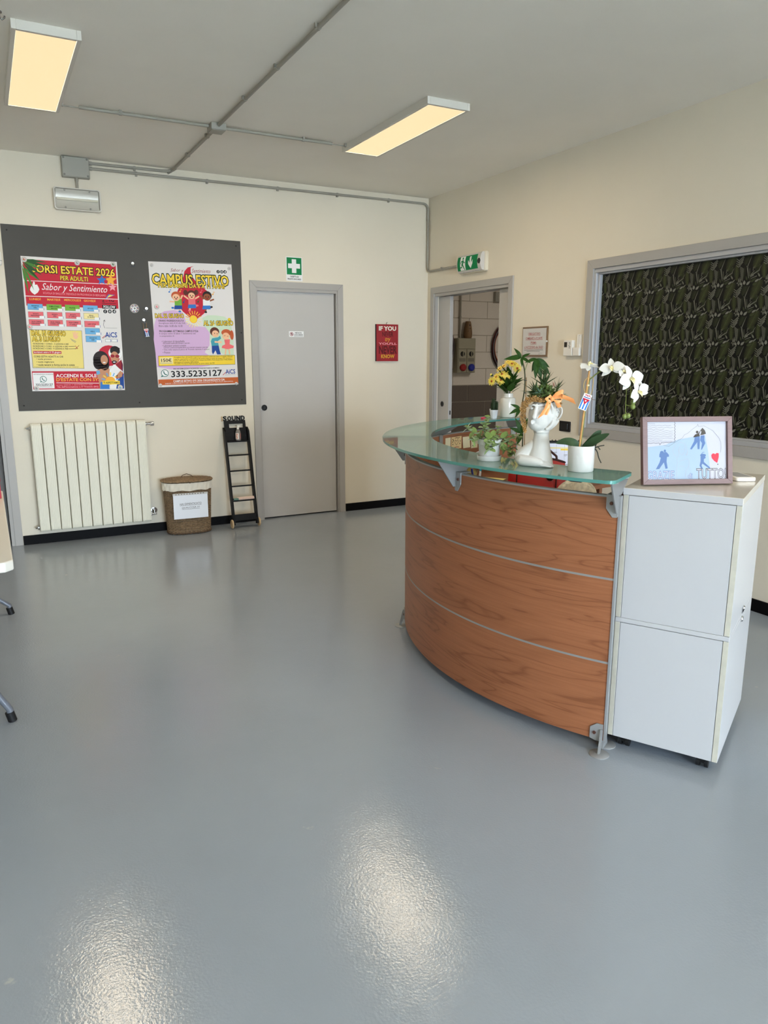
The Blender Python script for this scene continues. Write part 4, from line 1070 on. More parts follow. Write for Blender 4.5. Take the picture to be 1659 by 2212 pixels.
def coil(x, z, R, label, cx):
    t = thing('cable_coil', label, 'cable coil', on_back(x, z, 1.15))
    cols = (('dark_cable', (40, 22, 24)), ('maroon_cable', (84, 30, 32)), ('orange_cable', (170, 80, 34)), ('grey_cable', (120, 112, 118)))
    for k in range(8):
        r = R - 0.012 * (k % 5)
        nm, c = cols[(0, 1, 0, 1, 2, 1, 3, 0)[k]]
        pts = [(r * math.cos(2 * PI * i / 40) * 0.72, r * math.sin(2 * PI * i / 40) + 0.01 * (k % 3), 0.02 + 0.012 * (k // 3)) for i in range(41)]
        MB().tube(pts, 0.0065, 6).build('cable_loop', mat(nm, c, rough=0.45), t, smooth=60)
    MB().cyl((0, R * 0.8, 0), (0, R * 0.8, 0.07), 0.012, 10).build('hook', screw_m, t)
coil(0.86, 1.61, 0.27, 'dark cable coil hanging on the corridor wall left of the socket panel', 0)
coil(1.815, 1.61, 0.27, 'dark cable coil hanging on the corridor wall right of the socket panel', 0)
t = thing('corridor_device', 'small grey box high on the corridor wall, partly behind the sliding leaf', 'wall device', on_back(1.64, 2.16, 1.15))
MB().box(0, 0.13, 0, 0.12, 0, 0.05).build('body', box_m, t, bevel=0.006)
MB().box(0.02, 0.11, 0.02, 0.1, 0.05, 0.055).build('cover', box_m, t, bevel=0.003)
t = thing('ceiling_hook', 'small dark metal hook on the ceiling beside the left light panel', 'hook', T(-3.752, -2.50, H))
MB().lathe([(0, 0), (0.012, 0), (0.012, -0.006), (0, -0.008)], 12).build('hook_base', screw_m, t)
MB().tube([(0, 0, -0.006), (0, 0, -0.022), (0.010, 0, -0.032), (0.020, 0, -0.024), (0.022, 0, -0.016)], 0.004, 8).build('hook_wire', screw_m, t, smooth=60)
# ================================================================== pin board and posters
t = thing('magnetic_board', 'large charcoal magnetic board on the back wall above the radiator', 'notice board', on_back(-3.751, 1.081, -0.0006))
BWD, BHT = 1.850, 1.397
MB().box(0, BWD, 0, BHT, 0, 0.006).build('panel', mat('charcoal_board', (79, 77, 73), rough=0.6, spec=0.3, var=0.03, vscale=5), t, bevel=0.001)
for x in (0.040, 0.921, 1.810):
    for z in (0.042, 1.355):
        MB().lathe([(0, 0.0012), (0.005, 0.0012), (0.006, 0), (0, 0)], 10, (x, z, 0.006)).build('screw', dark_m, t)
MB().lathe([(0, 0.0012), (0.006, 0.0012), (0.006, 0), (0, 0)], 10, (1.828, 0.628, 0.006)).build('screw', dark_m, t)

def poster(name, label, x, z, w_, h_, rot, items):
    M = on_back(x, z, -0.0078) @ RZ(math.radians(rot))
    t = thing(name, label, 'poster', M)
    def sheet(u, v):
        return (w_ * u, h_ * v, 0.0)
    MB().box(0, w_, 0, h_, -0.0004, 0.0).build('paper_sheet', mat('poster_paper', (226, 222, 220), rough=0.5, spec=0.35), t)
    p = Print(t, 0.0, 0.00022)
    p.draw(items)
    p.done()
    return t
poster('course_poster', 'red and white summer courses poster for adults, at the left of the board', -3.641, 1.234, 0.70, 1.02, -0.4, POSTER_ADULTS)
poster('camp_poster', 'white and purple summer camp poster for children, at the right of the board', -2.668, 1.246, 0.70, 1.022, 1.1, POSTER_CHILDREN)

# magnets
mag_clear = mat('milky_magnet', (216, 212, 208), rough=0.15, spec=0.7, coat=0.4)
steel = mat('polished_steel', (200, 200, 198), rough=0.15, metal=1.0)
def magnet(x, z, r, label, m=mag_clear, y=-0.0085, deco=None):
    t = thing('round_magnet', label, 'magnet', on_back(x, z, y), 'round magnets on the board')
    MB().lathe([(0, 0.010), (r * 0.55, 0.009), (r * 0.9, 0.005), (r, 0.002), (r, 0.0), (0, 0.0)], 20).build('dome', m, t, smooth=60)
    if deco:
        p = Print(t, 0.0102, 0.0001)
        p.disc(0, 0, r * 0.4, r * 0.4, deco, 1); p.disc(r * 0.12, r * 0.1, r * 0.16, r * 0.16, 'paper', 2)
        p.done('printed_motif')
PA, PB_ = 'on the adult courses poster', 'on the children camp poster'
for x, z, w_, dc in ((-3.611, 2.229, 'at the top left corner', 'copper'), (-3.234, 2.225, 'at the middle of the top edge', 'grey'), (-2.964, 2.228, 'at the top right corner', 'dkleaf'), (-3.616, 1.728, 'halfway down the left edge', 'rose'), (-3.609, 1.258, 'at the bottom left corner', 'grey'), (-2.977, 1.253, 'at the bottom right corner', 'lteal')):
    magnet(x, z, 0.020, 'round glass magnet ' + PA + ', ' + w_, deco=dc)
for x, z, w_ in ((-2.661, 2.239, 'at the top left corner'), (-2.010, 2.246, 'at the top right corner'), (-2.641, 1.909, 'halfway down the left edge'), (-2.649, 1.265, 'at the bottom left corner'), (-1.987, 1.268, 'at the bottom right corner')):
    magnet(x, z, 0.014 if 'half' not in w_ else 0.021, 'round pale magnet ' + PB_ + ', ' + w_, deco='ltgrey' if 'half' not in w_ else 'rose')
magnet(-2.027, 1.819, 0.014, 'small yellow magnet near the right edge of the children camp poster', mat('yellow_magnet', (236, 200, 30), rough=0.35))
t = thing('round_magnet', 'large patterned round magnet on the bare board between the two posters', 'magnet', on_back(-2.820, 1.890, -0.0062), 'round magnets on the board')
MB().lathe([(0, 0.008), (0.030, 0.008), (0.037, 0.004), (0.037, 0), (0, 0)], 28).build('dome', mat('silver_magnet', (176, 172, 168), rough=0.35, metal=0.3), t, smooth=40)
p = Print(t, 0.0081, 0.0002)
for k in range(18):
    a = 2 * PI * k / 18
    p.disc(0.025 * math.cos(a), 0.025 * math.sin(a), 0.0035, 0.0035, ('dkred', 'navy', 'paper')[k % 3], 1, 8)
p.disc(0, 0, 0.014, 0.014, 'paper', 1); p.disc(0, 0, 0.008, 0.008, 'grey', 2)
p.done('printed_motif')
def hook(x, z, label, rot=0):
    t = thing('magnetic_hook', label, 'hook', on_back(x, z, -0.0062) @ RZ(rot), 'magnetic hooks on the board')
    MB().lathe([(0, 0.009), (0.011, 0.009), (0.013, 0.006), (0.013, 0), (0, 0)], 20).build('magnet_base', steel, t, smooth=40)
    MB().tube([(0, 0, 0.008), (0, -0.004, 0.020), (0, -0.018, 0.024), (0, -0.022, 0.018)], 0.0018, 6).build('hook_wire', steel, t, smooth=60)
    MB().box(-0.018, 0.018, -0.024, -0.019, 0.012, 0.018).build('hook_bar', mat('dark_metal', (60, 60, 62)), t)
hook(-2.812, 2.244, 'steel magnetic hook high between the two posters')
hook(-2.726, 1.892, 'steel magnetic hook beside the large patterned magnet', -0.25)
hook(-2.753, 1.800, 'steel magnetic hook carrying the flag key tag')
t = thing('key_tag', 'small blue, white and red flag key tag hanging from the magnetic hook', 'key tag', on_back(-2.750, 1.778, -0.026))
MB().tube([(-0.014, 0, 0), (-0.012, -0.03, 0), (-0.010, -0.055, 0)], 0.0014, 5).build('cord', mat('tan_cord', (170, 130, 80)), t)
MB().tube([(0.014, 0, 0), (0.013, -0.03, 0), (0.008, -0.055, 0)], 0.0014, 5).build('cord', mat('tan_cord', (170, 130, 80)), t)
tg = MB().box(-0.017, 0.017, -0.115, -0.05, -0.001, 0.001).build('tag_card', ink('paper'), t, M=RZ(0.15))
p = Print(tg, 0.001, 0.0002)
for k in range(3):
    p.rect(-0.017 + k * 0.0136, -0.113, -0.017 + k * 0.0136 + 0.0068, -0.066, 'navy', 1)
p.flat([(-0.012, -0.066), (0.012, -0.066), (0, -0.084)], 'red', 2); p.rect(-0.014, -0.062, 0.014, -0.055, 'rose', 1)
p.done()

# ================================================================== radiator
t = thing('radiator', 'cream ribbed radiator with eleven sections under the magnetic board', 'radiator', on_back(-3.686, 0.114))
RWD, RHT, NS = 0.881, 0.868, 11
rad_m = mat('cream_radiator_enamel', (226, 222, 204), rough=0.38, spec=0.5)
pw_ = RWD / NS
prof = [(0.0016, 0.0), (0.0016, 0.058), (0.004, 0.072), (0.012, 0.075)]
for k in range(4):
    x = 0.021 + k * 0.0125
    prof += [(x - 0.004, 0.0754), (x, 0.0744), (x + 0.004, 0.0754)]
prof += [(pw_ - 0.012, 0.075), (pw_ - 0.004, 0.072), (pw_ - 0.0016, 0.058), (pw_ - 0.0016, 0.0)]
sec = MB()
n = len(prof)
def ringz(v, dw):
    return [(x, v, max(0.0, w_ - dw)) for x, w_ in prof]
rows = [ringz(0.0, 0.012), ringz(0.012, 0.002), ringz(0.03, 0.0), ringz(RHT - 0.03, 0.0), ringz(RHT - 0.012, 0.004), ringz(RHT, 0.016)]
vs = [p_ for r_ in rows for p_ in r_]
fs = [(j * n + i, j * n + i + 1, (j + 1) * n + i + 1, (j + 1) * n + i) for j in range(len(rows) - 1) for i in range(n - 1)]
fs += [tuple(range(n - 1, -1, -1)), tuple((len(rows) - 1) * n + i for i in range(n))]
fs += [tuple([j * n for j in range(len(rows))]), tuple([j * n + n - 1 for j in range(len(rows) - 1, -1, -1)])]
sec.add(vs, fs)
secm = sec.mesh('section', rad_m)
bm = bmesh.new(); bm.from_mesh(secm); bmesh.ops.recalc_face_normals(bm, faces=bm.faces); bm.to_mesh(secm); bm.free()
for k in range(NS):
    place('section', secm, t, T(k * pw_, 0, 0.028))
MB().cyl((0.0, 0.03, 0.045), (RWD, 0.03, 0.045), 0.018, 12).build('lower_header', mat('gap_shaded_cream', (150, 146, 132)), t)  # headers use a darker cream, gap shade put into the colour
MB().cyl((0.0, RHT - 0.035, 0.045), (RWD, RHT - 0.035, 0.045), 0.018, 12).build('upper_header', mat('gap_shaded_cream', (150, 146, 132)), t)
for x in (0.16, 0.72):
    MB().box(x - 0.012, x + 0.012, RHT - 0.09, RHT - 0.05, 0, 0.04).build('wall_bracket', rad_m, t)
chrome = mat('chrome', (210, 210, 210), rough=0.08, metal=1.0)
for z in (0.03, RHT - 0.035):
    MB().lathe([(0, 0.03), (0.008, 0.03), (0.010, 0.016), (0.016, 0.014), (0.016, 0), (0, 0)], 12).build('end_plug', chrome, t, M=T(0, z, 0.062) @ RY(-PI / 2))
v = MB().lathe([(0, 0.04), (0.011, 0.04), (0.011, 0.012), (0.015, 0.010), (0.015, 0), (0, 0)], 14).build('valve_body', chrome, t, M=T(RWD, RHT - 0.035, 0.062) @ RY(PI / 2), smooth=40)
MB().lathe([(0, 0.032), (0.017, 0.032), (0.020, 0.026), (0.020, 0.004), (0.016, 0), (0, 0)], 18).build('valve_knob', mat('chrome_cap', (224, 224, 222), rough=0.12, metal=0.8), v, M=T(0, 0, 0.038), smooth=40)
v = MB().lathe([(0, 0.05), (0.010, 0.05), (0.010, 0.012), (0.015, 0.010), (0.015, 0), (0, 0)], 14).build('valve_body', chrome, t, M=T(RWD, 0.055, 0.05) @ RY(PI / 2), smooth=40)
MB().cyl((0, 0, 0.03), (0, 0.035, 0.03), 0.009, 10).build('valve_outlet', chrome, v, smooth=40)
MB().lathe([(0, 0.006), (0.026, 0.004), (0.028, 0), (0, 0)], 18).build('wall_rosette', chrome, t, M=T(RWD + 0.038, 0.075, 0.0), smooth=40)
MB().cyl((RWD + 0.038, 0.06, 0.0), (RWD + 0.038, 0.06, 0.05), 0.008, 10).build('supply_pipe', chrome, t, smooth=40)

# ================================================================== wicker basket
t = thing('wicker_basket', 'oval brown wicker laundry basket with cloth lining and lid, beside the radiator', 'basket', T(-2.505, -0.150, 0) @ RZ(math.radians(-3)))
wick = mat('brown_willow', (132, 108, 80), rough=0.6, var=0.35, vscale=60, bump=0.2, bscale=300)
wick2 = mat('dark_willow', (92, 72, 52), rough=0.65, var=0.3, vscale=60)
def oval(a, sx, sy, p_=2.6):
    c, s = math.cos(a), math.sin(a)
    k = (abs(c) ** p_ + abs(s) ** p_) ** (-1 / p_)
    return (sx * c * k, sy * s * k)
def bsize(z):
    q = z / 0.47
    return 0.176 + 0.022 * q, 0.108 + 0.010 * q
m = MB()
NR, NPT, NST = 34, 112, 28
for r_ in range(NR):
    z = 0.022 + r_ * 0.01075
    sx, sy = bsize(z)
    pts = []
    for i in range(NPT + 1):
        a = 2 * PI * i / NPT
        d = 0.0042 * math.cos(NST * a + (PI if r_ % 2 else 0))
        x, y = oval(a, sx + d, sy + d)
        pts.append((x, y, z + 0.0008 * math.sin(7 * a + r_)))
    m.tube(pts, 0.0058, 5, caps=False)
stuff(m.build('wicker_weave', wick, t, smooth=60))
m = MB()
for k in range(NST * 2):
    a = 2 * PI * (k + 0.5) / (NST * 2)
    p0_, p1_ = oval(a, *bsize(0.0)), oval(a, *bsize(0.39))
    m.tube([(p0_[0], p0_[1], 0.006), (p1_[0], p1_[1], 0.392)], 0.0038, 5)
stuff(m.build('wicker_stakes', wick2, t, smooth=60))
m = MB()
for s in range(2):
    pts = []
    for i in range(121):
        a = 2 * PI * i / 120
        ph = 18 * a + s * PI
        x, y = oval(a, 0.181 + 0.005 * math.cos(ph), 0.113 + 0.005 * math.cos(ph))
        pts.append((x, y, 0.012 + 0.005 * math.sin(ph)))
    m.tube(pts, 0.0062, 6, caps=False)
m.build('braided_foot', wick2, t, smooth=60)
MB().lathe([(0, 0.004), (0.17, 0.004), (0.172, 0.01), (0.188, 0.42), (0.186, 0.42), (0.168, 0.012), (0, 0.012)], 40, sx=1.0, sy=0.60).build('inner_wall', wick2, t, smooth=60)
cloth = mat('cream_cotton_lining', (222, 214, 198), rough=0.85, sheen=0.3)
def clothfn(u, v):
    a = 2 * PI * u
    sx, sy = bsize(0.40 + 0.05 * v)
    d = 0.012 + 0.004 * math.sin(19 * a + 3 * v) * (1 - v * 0.5) + 0.003 * math.sin(31 * a - 4 * v)
    x, y = oval(a, sx + d, sy + d)
    return (x, y, 0.384 + 0.066 * v + 0.004 * math.sin(9 * a) * (1 - v))
MB().grid(clothfn, 120, 6).build('cloth_lining', cloth, t, smooth=70)
m = MB()
for k in range(14):
    q = 1 - k / 14.0
    pts = []
    for i in range(81):
        a = 2 * PI * i / 80
        x, y = oval(a, 0.212 * q + 0.002, 0.132 * q * (1 if q > 0.3 else 1) + 0.001, 2.4)
        pts.append((x, y, 0.462 + 0.018 * (1 - q) ** 0.7 + 0.0014 * math.cos(20 * a + k * PI)))
    m.tube(pts, 0.0078, 6, caps=False)
stuff(m.build('lid_coils', wick, t, smooth=60))
MB().lathe([(0, 0.447), (0.205, 0.447), (0.21, 0.458), (0.1, 0.470), (0, 0.476)], 40, sx=1.0, sy=0.62).build('lid_base', wick2, t, smooth=60)
MB().tube([(-0.05, 0.0, 0.478), (-0.035, 0.0, 0.500), (0.0, 0.0, 0.512), (0.035, -0.01, 0.500), (0.06, -0.02, 0.478)], 0.006, 8, flat=0.5).build('lid_handle', mat('leather_strap', (92, 70, 52), rough=0.6), t, smooth=60)
sg = thing('paper_sign', 'white paper sign with handwritten question, in a clear sleeve on the wicker basket', 'sign', T(-2.512, -0.2805, 0.145) @ RZ(math.radians(-3)) @ RX(math.radians(90 + 2.2)))
MB().box(-0.145, 0.145, 0, 0.207, 0, 0.0006).build('paper_sheet', mat('white_paper', (232, 234, 240), rough=0.45), sg)
MB().box(-0.147, 0.147, 0.205, 0.222, 0.0, 0.0008).build('sleeve_strip', mat('sleeve_film', (206, 204, 200), rough=0.2), sg)
for k in range(11):
    MB().box(-0.125 + k * 0.023, -0.115 + k * 0.023, 0.211, 0.217, 0.0008, 0.0012).build('punch_hole', mat('leather_strap', (92, 70, 52)), sg)
p = Print(sg, 0.0006, 0.0002)
for s, x0, x1, y in (('HAI DIMENTICATO', -0.092, 0.090, 0.128), ('QUALCOSA ???', -0.076, 0.074, 0.095)):
    p.text(s, x0, y, x1, 0.017, 'dark', 2, bold=0.0, shear=0.12)
    p.line([(x0, y - 0.0125), (x1, y - 0.0125)], 0.002, 'dark', 2)
p.done()

# ================================================================== ladder shelf with SOUND letters
lean = math.radians(12.3)
LBX, LBY = -2.020, -0.232
LM = T(LBX, LBY, 0) @ RX(-lean)
t = thing('ladder_shelf', 'black leaning ladder shelf topped with SOUND letters, left of the closed door', 'ladder shelf', LM)
blk = mat('black_stained_wood', (17, 17, 18), rough=0.5, spec=0.25, var=0.15, vscale=20)
ply = mat('plywood_edge', (204, 176, 136), rough=0.6)
LW = 0.106
side = [(-0.034, 0.075), (0.020, 0.075), (0.020, 0.905), (0.004, 0.905), (-0.034, 0.865)]
for s in (-1, 1):
    MB().prism_axis(side, s * LW - 0.008, s * LW + 0.008, 'x').build('side_rail', blk, t, bevel=0.001)
for z in (0.652, 0.512, 0.375, 0.243):
    MB().box(-LW + 0.008, LW - 0.008, -0.022, 0.010, z - 0.006, z + 0.006).build('rung', blk, t, bevel=0.002)
SHM = T(0, -0.007, 0.779) @ RX(lean)
MB().box(-LW + 0.008, LW - 0.008, -0.042, 0.010, -0.006, 0.006).build('shelf_board', blk, t, M=SHM, bevel=0.001)
m = MB()
for b in ((-LW + 0.0085, LW - 0.0085, 0.772, 0.900), (-LW + 0.0085, -0.055, 0.900, 0.936), (0.075, LW - 0.0085, 0.900, 0.936), (-LW + 0.0085, LW - 0.0085, 0.936, 0.966)):
    m.box(b[0], b[1], 0.008, 0.020, b[2], b[3])
m.build('back_panel', blk, t)
MB().box(-LW - 0.004, LW + 0.002, -0.034, 0.0, 0.066, 0.122).build('bottom_board', blk, t, bevel=0.002)
for s in (-1, 1):
    MB().lathe([(0, 0.014), (0.036, 0.014), (0.040, 0.010), (0.040, 0.004), (0.036, 0), (0, 0)], 28).build('wooden_wheel', ply, t, M=T(s * (LW + 0.0105) + (-0.014 if s < 0 else 0), -0.012, 0.0415) @ RY(PI / 2), smooth=40)
    MB().cyl((s * (LW + 0.004), -0.012, 0.0415), (s * (LW + 0.012), -0.012, 0.0415), 0.008, 10).build('axle', screw_m, t)
    MB().box(s * LW - 0.008, s * LW + 0.008, -0.03, 0.006, 0.028, 0.076).build('axle_block', blk, t)
for i, ch in enumerate('SOUND'):
    vs, fs = text_mesh(ch, 0.02)
    a, b = min(v[0] for v in vs), max(v[0] for v in vs)
    c, d = min(v[1] for v in vs), max(v[1] for v in vs)
    wl = 0.034
    xs0 = -LW + 0.002 + i * 0.0415
    m = MB()
    for dep, mm in ((0.006, 0), (0.018, 1)):
        m.add([(xs0 + (v[0] - a) / (b - a) * wl, dep, 0.965 + (v[1] - c) / (d - c) * 0.042) for v in vs], fs)
    # side walls
    ec = {}
    for f_ in fs:
        for k in range(len(f_)):
            e = (f_[k], f_[(k + 1) % len(f_)])
            key = tuple(sorted(e))
            ec[key] = None if key in ec else e
    nn = len(vs)
    m.f += [(e[0], e[1], e[1] + nn, e[0] + nn) for e in ec.values() if e]
    m.build('letter', blk, t)
MB().box(-LW - 0.010, -LW - 0.002, 0.006, 0.018, 0.962, 1.006).build('letter_block_edge', ply, t)
# hand gel on the small shelf
gl = LM @ SHM @ T(0.006, -0.016, 0.0066)
t = thing('hand_gel_bottle', 'clear pump bottle of hand gel on the top shelf of the black ladder', 'bottle', gl)
MB().lathe([(0, 0.001), (0.0225, 0.001), (0.0235, 0.006), (0.0235, 0.072), (0.0185, 0.088), (0.011, 0.096), (0.011, 0.100), (0, 0.100)], 24).build('bottle_body', mat('clear_gel', (196, 190, 182), rough=0.08, trans=0.6, ior=1.35), t, smooth=40)
MB().grid(lambda u, v: (0.0238 * math.sin(-1.9 + 1.9 * u), -0.0238 * math.cos(-1.9 + 1.9 * u), 0.012 + 0.055 * v), 10, 1).build('front_label', mat('pale_label', (226, 214, 204), rough=0.5), t, smooth=60)
MB().grid(lambda u, v: (0.0240 * math.sin(-1.7 + 0.5 * u + 2.2), -0.0240 * math.cos(-1.7 + 0.5 * u + 2.2), 0.014 + 0.050 * v), 6, 1).build('side_label', mat('rose_label', (182, 120, 112), rough=0.5), t, smooth=60)
for (u0, u1, v0, v1) in ((-0.9, -0.5, 0.05, 0.06), (-1.1, -0.6, 0.036, 0.044), (-0.9, -0.5, 0.02, 0.03)):
    MB().grid(lambda u, v: (0.0241 * math.sin(u0 + (u1 - u0) * u), -0.0241 * math.cos(u0 + (u1 - u0) * u), v0 + (v1 - v0) * v), 4, 1).build('label_print', ink('copper'), t)
MB().lathe([(0, 0.128), (0.006, 0.128), (0.006, 0.116), (0.011, 0.114), (0.011, 0.098), (0, 0.098)], 14).box(-0.006, 0.022, -0.006, 0.006, 0.126, 0.134).build('pump_head', wp, t, smooth=40)
# pale rolled stick on the lowest rung
sm = LM @ T(0, -0.02, 0.256)
t = thing('striped_roll', 'pale pink paper roll with a green end, lying across the lowest ladder rung', 'paper roll', sm)
MB().cyl((-0.094, -0.010, 0.003), (0.094, -0.010, 0.003), 0.0095, 12).build('lower_tube', mat('pale_pink_paper', (214, 186, 172), rough=0.6), t, smooth=50)
MB().cyl((-0.06, -0.004, 0.014), (0.094, -0.004, 0.014), 0.0070, 12).build('upper_tube', mat('pale_cream_paper', (222, 196, 180), rough=0.6), t, smooth=50)
MB().cyl((-0.0945, -0.010, 0.003), (-0.05, -0.010, 0.003), 0.0108, 12).build('green_band', mat('green_band', (96, 128, 116), rough=0.5), t, smooth=50)

# ================================================================== folding table and the box on it (left edge)
t = thing('folding_table', 'white plastic folding table with grey tubular legs at the left edge', 'table', T(-4.30, -2.62, 0))
tw, tl = 0.365, 0.875
pt = mat('white_table_plastic', (226, 222, 212), rough=0.4, bump=0.06, bscale=240)
def slab(y0, y1):
    pg = [(-tw, y0), (tw - (0.03 if y0 < 0 else 0), y0), (tw, y0 + (0.03 if y0 < 0 else 0)), (tw, y1 - (0.03 if y1 > 0.5 else 0)), (tw - (0.03 if y1 > 0.5 else 0), y1), (-tw, y1)]
    q = []
    for p_ in pg:
        if not q or (abs(p_[0] - q[-1][0]) + abs(p_[1] - q[-1][1])) > 1e-6:
            q.append(p_)
    return MB().prism(q, 0.702, 0.742)
slab(-tl, 0.0485).build('tabletop_half', pt, t, bevel=0.006, segs=3)
slab(0.0515, tl).build('tabletop_half', pt, t, bevel=0.006, segs=3)
leg_m = mat('grey_painted_steel', (112, 116, 124), rough=0.35, metal=0.2)
for y in (-0.648, 0.828):
    for s in (-1, 1):
        lg = MB().tube([(s * 0.20, y, 0.70), (s * 0.20, y, 0.34), (s * 0.215, y, 0.22), (s * 0.26, y, 0.12), (s * (0.295 if y < 0 else 0.335), y, 0.055), (s * (0.302 if y < 0 else 0.342), y, 0.0)], 0.0145, 12).build('leg', leg_m, t, smooth=50)
        MB().tube([(s * (0.293 if y < 0 else 0.333), y, 0.042), (s * (0.3025 if y < 0 else 0.3425), y, 0.0005)], 0.018, 12).build('rubber_foot', mat('black_rubber', (16, 16, 17), rough=0.6), lg, smooth=50)
    MB().cyl((-0.20, y, 0.40), (0.20, y, 0.40), 0.0125, 10).build('cross_bar', leg_m, t, smooth=50)
    MB().tube([(0.0, y, 0.40), (0.0, y * 0.35, 0.69)], 0.009, 8).build('brace', leg_m, t, smooth=50)
t = thing('red_box', 'red cardboard box on the far half of the white folding table', 'box', T(-4.085, -1.94, 0.7435))
MB().box(-0.14, 0.14, -0.11, 0.11, 0, 0.092).build('box_body', mat('red_card', (178, 24, 48), rough=0.45), t, bevel=0.002)
MB().box(-0.143, 0.143, -0.113, 0.113, 0.092, 0.116).build('box_lid', mat('red_card_lid', (150, 22, 38), rough=0.45), t, bevel=0.002)
# ================================================================== curved reception desk
DC = (-0.62, -3.85)
A0, AM, A1 = 90.5, 150.0, 209.5
def pol(r, deg, z):
    a = math.radians(deg)
    return (r * math.cos(a), r * math.sin(a), z)

def wood_material(name, c1, c2, c3, scale=(1.0, 1.0, 1.0)):
    m = bpy.data.materials.new(name)
    m.use_nodes = True
    nt = m.node_tree
    b = nt.nodes['Principled BSDF']
    tc = nt.nodes.new('ShaderNodeTexCoord')
    mp = nt.nodes.new('ShaderNodeMapping')
    mp.inputs['Scale'].default_value = (0.8 * scale[0], 7.5 * scale[1], 1)
    nt.links.new(tc.outputs['UV'], mp.inputs['Vector'])
    # large warped figure -> cathedral grain lines
    n1 = nt.nodes.new('ShaderNodeTexNoise')
    n1.inputs['Scale'].default_value = 1.25
    n1.inputs['Detail'].default_value = 2.5
    n1.inputs['Distortion'].default_value = 0.5
    nt.links.new(mp.outputs['Vector'], n1.inputs['Vector'])
    mul = nt.nodes.new('ShaderNodeMath')
    mul.operation = 'MULTIPLY'
    mul.inputs[1].default_value = 15.0
    nt.links.new(n1.outputs['Fac'], mul.inputs[0])
    frc = nt.nodes.new('ShaderNodeMath')
    frc.operation = 'PINGPONG'
    frc.inputs[1].default_value = 1.0
    nt.links.new(mul.outputs[0], frc.inputs[0])
    # fine streaks
    mp2 = nt.nodes.new('ShaderNodeMapping')
    mp2.inputs['Scale'].default_value = (2.2 * scale[0], 120 * scale[1], 1)
    nt.links.new(tc.outputs['UV'], mp2.inputs['Vector'])
    n2 = nt.nodes.new('ShaderNodeTexNoise')
    n2.inputs['Scale'].default_value = 1.5
    n2.inputs['Detail'].default_value = 4
    nt.links.new(mp2.outputs['Vector'], n2.inputs['Vector'])
    r1 = nt.nodes.new('ShaderNodeValToRGB')
    e = r1.color_ramp.elements
    e[0].position, e[0].color = 0.0, srgb(*c3)
    e[1].position, e[1].color = 0.18, srgb(*c1)
    e2 = r1.color_ramp.elements.new(1.0)
    e2.color = srgb(*c2)
    nt.links.new(frc.outputs[0], r1.inputs['Fac'])
    mx = nt.nodes.new('ShaderNodeMixRGB')
    mx.blend_type = 'MULTIPLY'
    mx.inputs['Fac'].default_value = 0.35
    r2 = nt.nodes.new('ShaderNodeValToRGB')
    r2.color_ramp.elements[0].position = 0.3
    r2.color_ramp.elements[0].color = (0.55, 0.5, 0.45, 1)
    r2.color_ramp.elements[1].position = 0.65
    nt.links.new(n2.outputs['Fac'], r2.inputs['Fac'])
    nt.links.new(r1.outputs['Color'], mx.inputs['Color1'])
    nt.links.new(r2.outputs['Color'], mx.inputs['Color2'])
    nt.links.new(mx.outputs['Color'], b.inputs['Base Color'])
    b.inputs['Roughness'].default_value = 0.38
    b.inputs['Specular IOR Level'].default_value = 0.4
    return m
wood_m = wood_material('cherry_veneer', (158, 100, 66), (165, 105, 70), (138, 84, 53))
alu_m = mat('brushed_aluminium', (158, 159, 159), rough=0.4, metal=0.4)
desk = thing('reception_desk', 'curved cherry-wood reception desk with a frosted glass counter', 'reception desk', T(DC[0], DC[1], 0))
RO, RI = 1.575, 1.556
def arc_slab(r0, r1, a0, a1, z0, z1, n, uoff=0.0):
    """curved slab; returns builder and uv list (arc length, height)"""
    vs, uv, fs = [], [], []
    for i in range(n + 1):
        a = a0 + (a1 - a0) * i / n
        u = math.radians(a) * r1 + uoff
        for (r, z) in ((r1, z0), (r1, z1), (r0, z1), (r0, z0)):
            vs.append(pol(r, a, z))
            uv.append((u, z + uoff * 1.7))
    for i in range(n):
        for k in range(4):
            a, b = i * 4 + k, i * 4 + (k + 1) % 4
            fs.append((a, b, b + 4, a + 4))
    fs += [(3, 2, 1, 0), (n * 4, n * 4 + 1, n * 4 + 2, n * 4 + 3)]
    m = MB()
    m.add(vs, fs)
    return m, uv
ZB, ZS1, ZS2, ZT = 0.05, 0.369, 0.697, 1.003
for mi, (a0, a1) in enumerate(((A0, AM - 0.05), (AM + 0.05, A1))):
    for k, (z0, z1) in enumerate(((ZB, ZS1 - 0.004), (ZS1 + 0.004, ZS2 - 0.004), (ZS2 + 0.004, ZT))):
        m, uv = arc_slab(RI, RO, a0, a1, z0, z1, 40, uoff=3.1 * k + 11.7 * mi)
        m.build('wood_panel', wood_m, desk, uvs=uv, smooth=30)
    for z in (ZS1, ZS2):
        m, uv = arc_slab(RI + 0.002, RO + 0.001, a0, a1, z - 0.004, z + 0.004, 40)
        m.build('aluminium_strip', alu_m, desk, smooth=30)
    m, uv = arc_slab(RI - 0.002, RO + 0.002, a0, a1, ZT, ZT + 0.007, 40)
    m.build('top_rail', alu_m, desk, smooth=30)
for a, s in ((A1, 1), (A0, -1)):
    m, uv = arc_slab(RI - 0.003, RO + 0.003, a, a + s * 0.28, ZB - 0.004, ZT + 0.007, 2)
    m.build('end_trim', alu_m, desk)
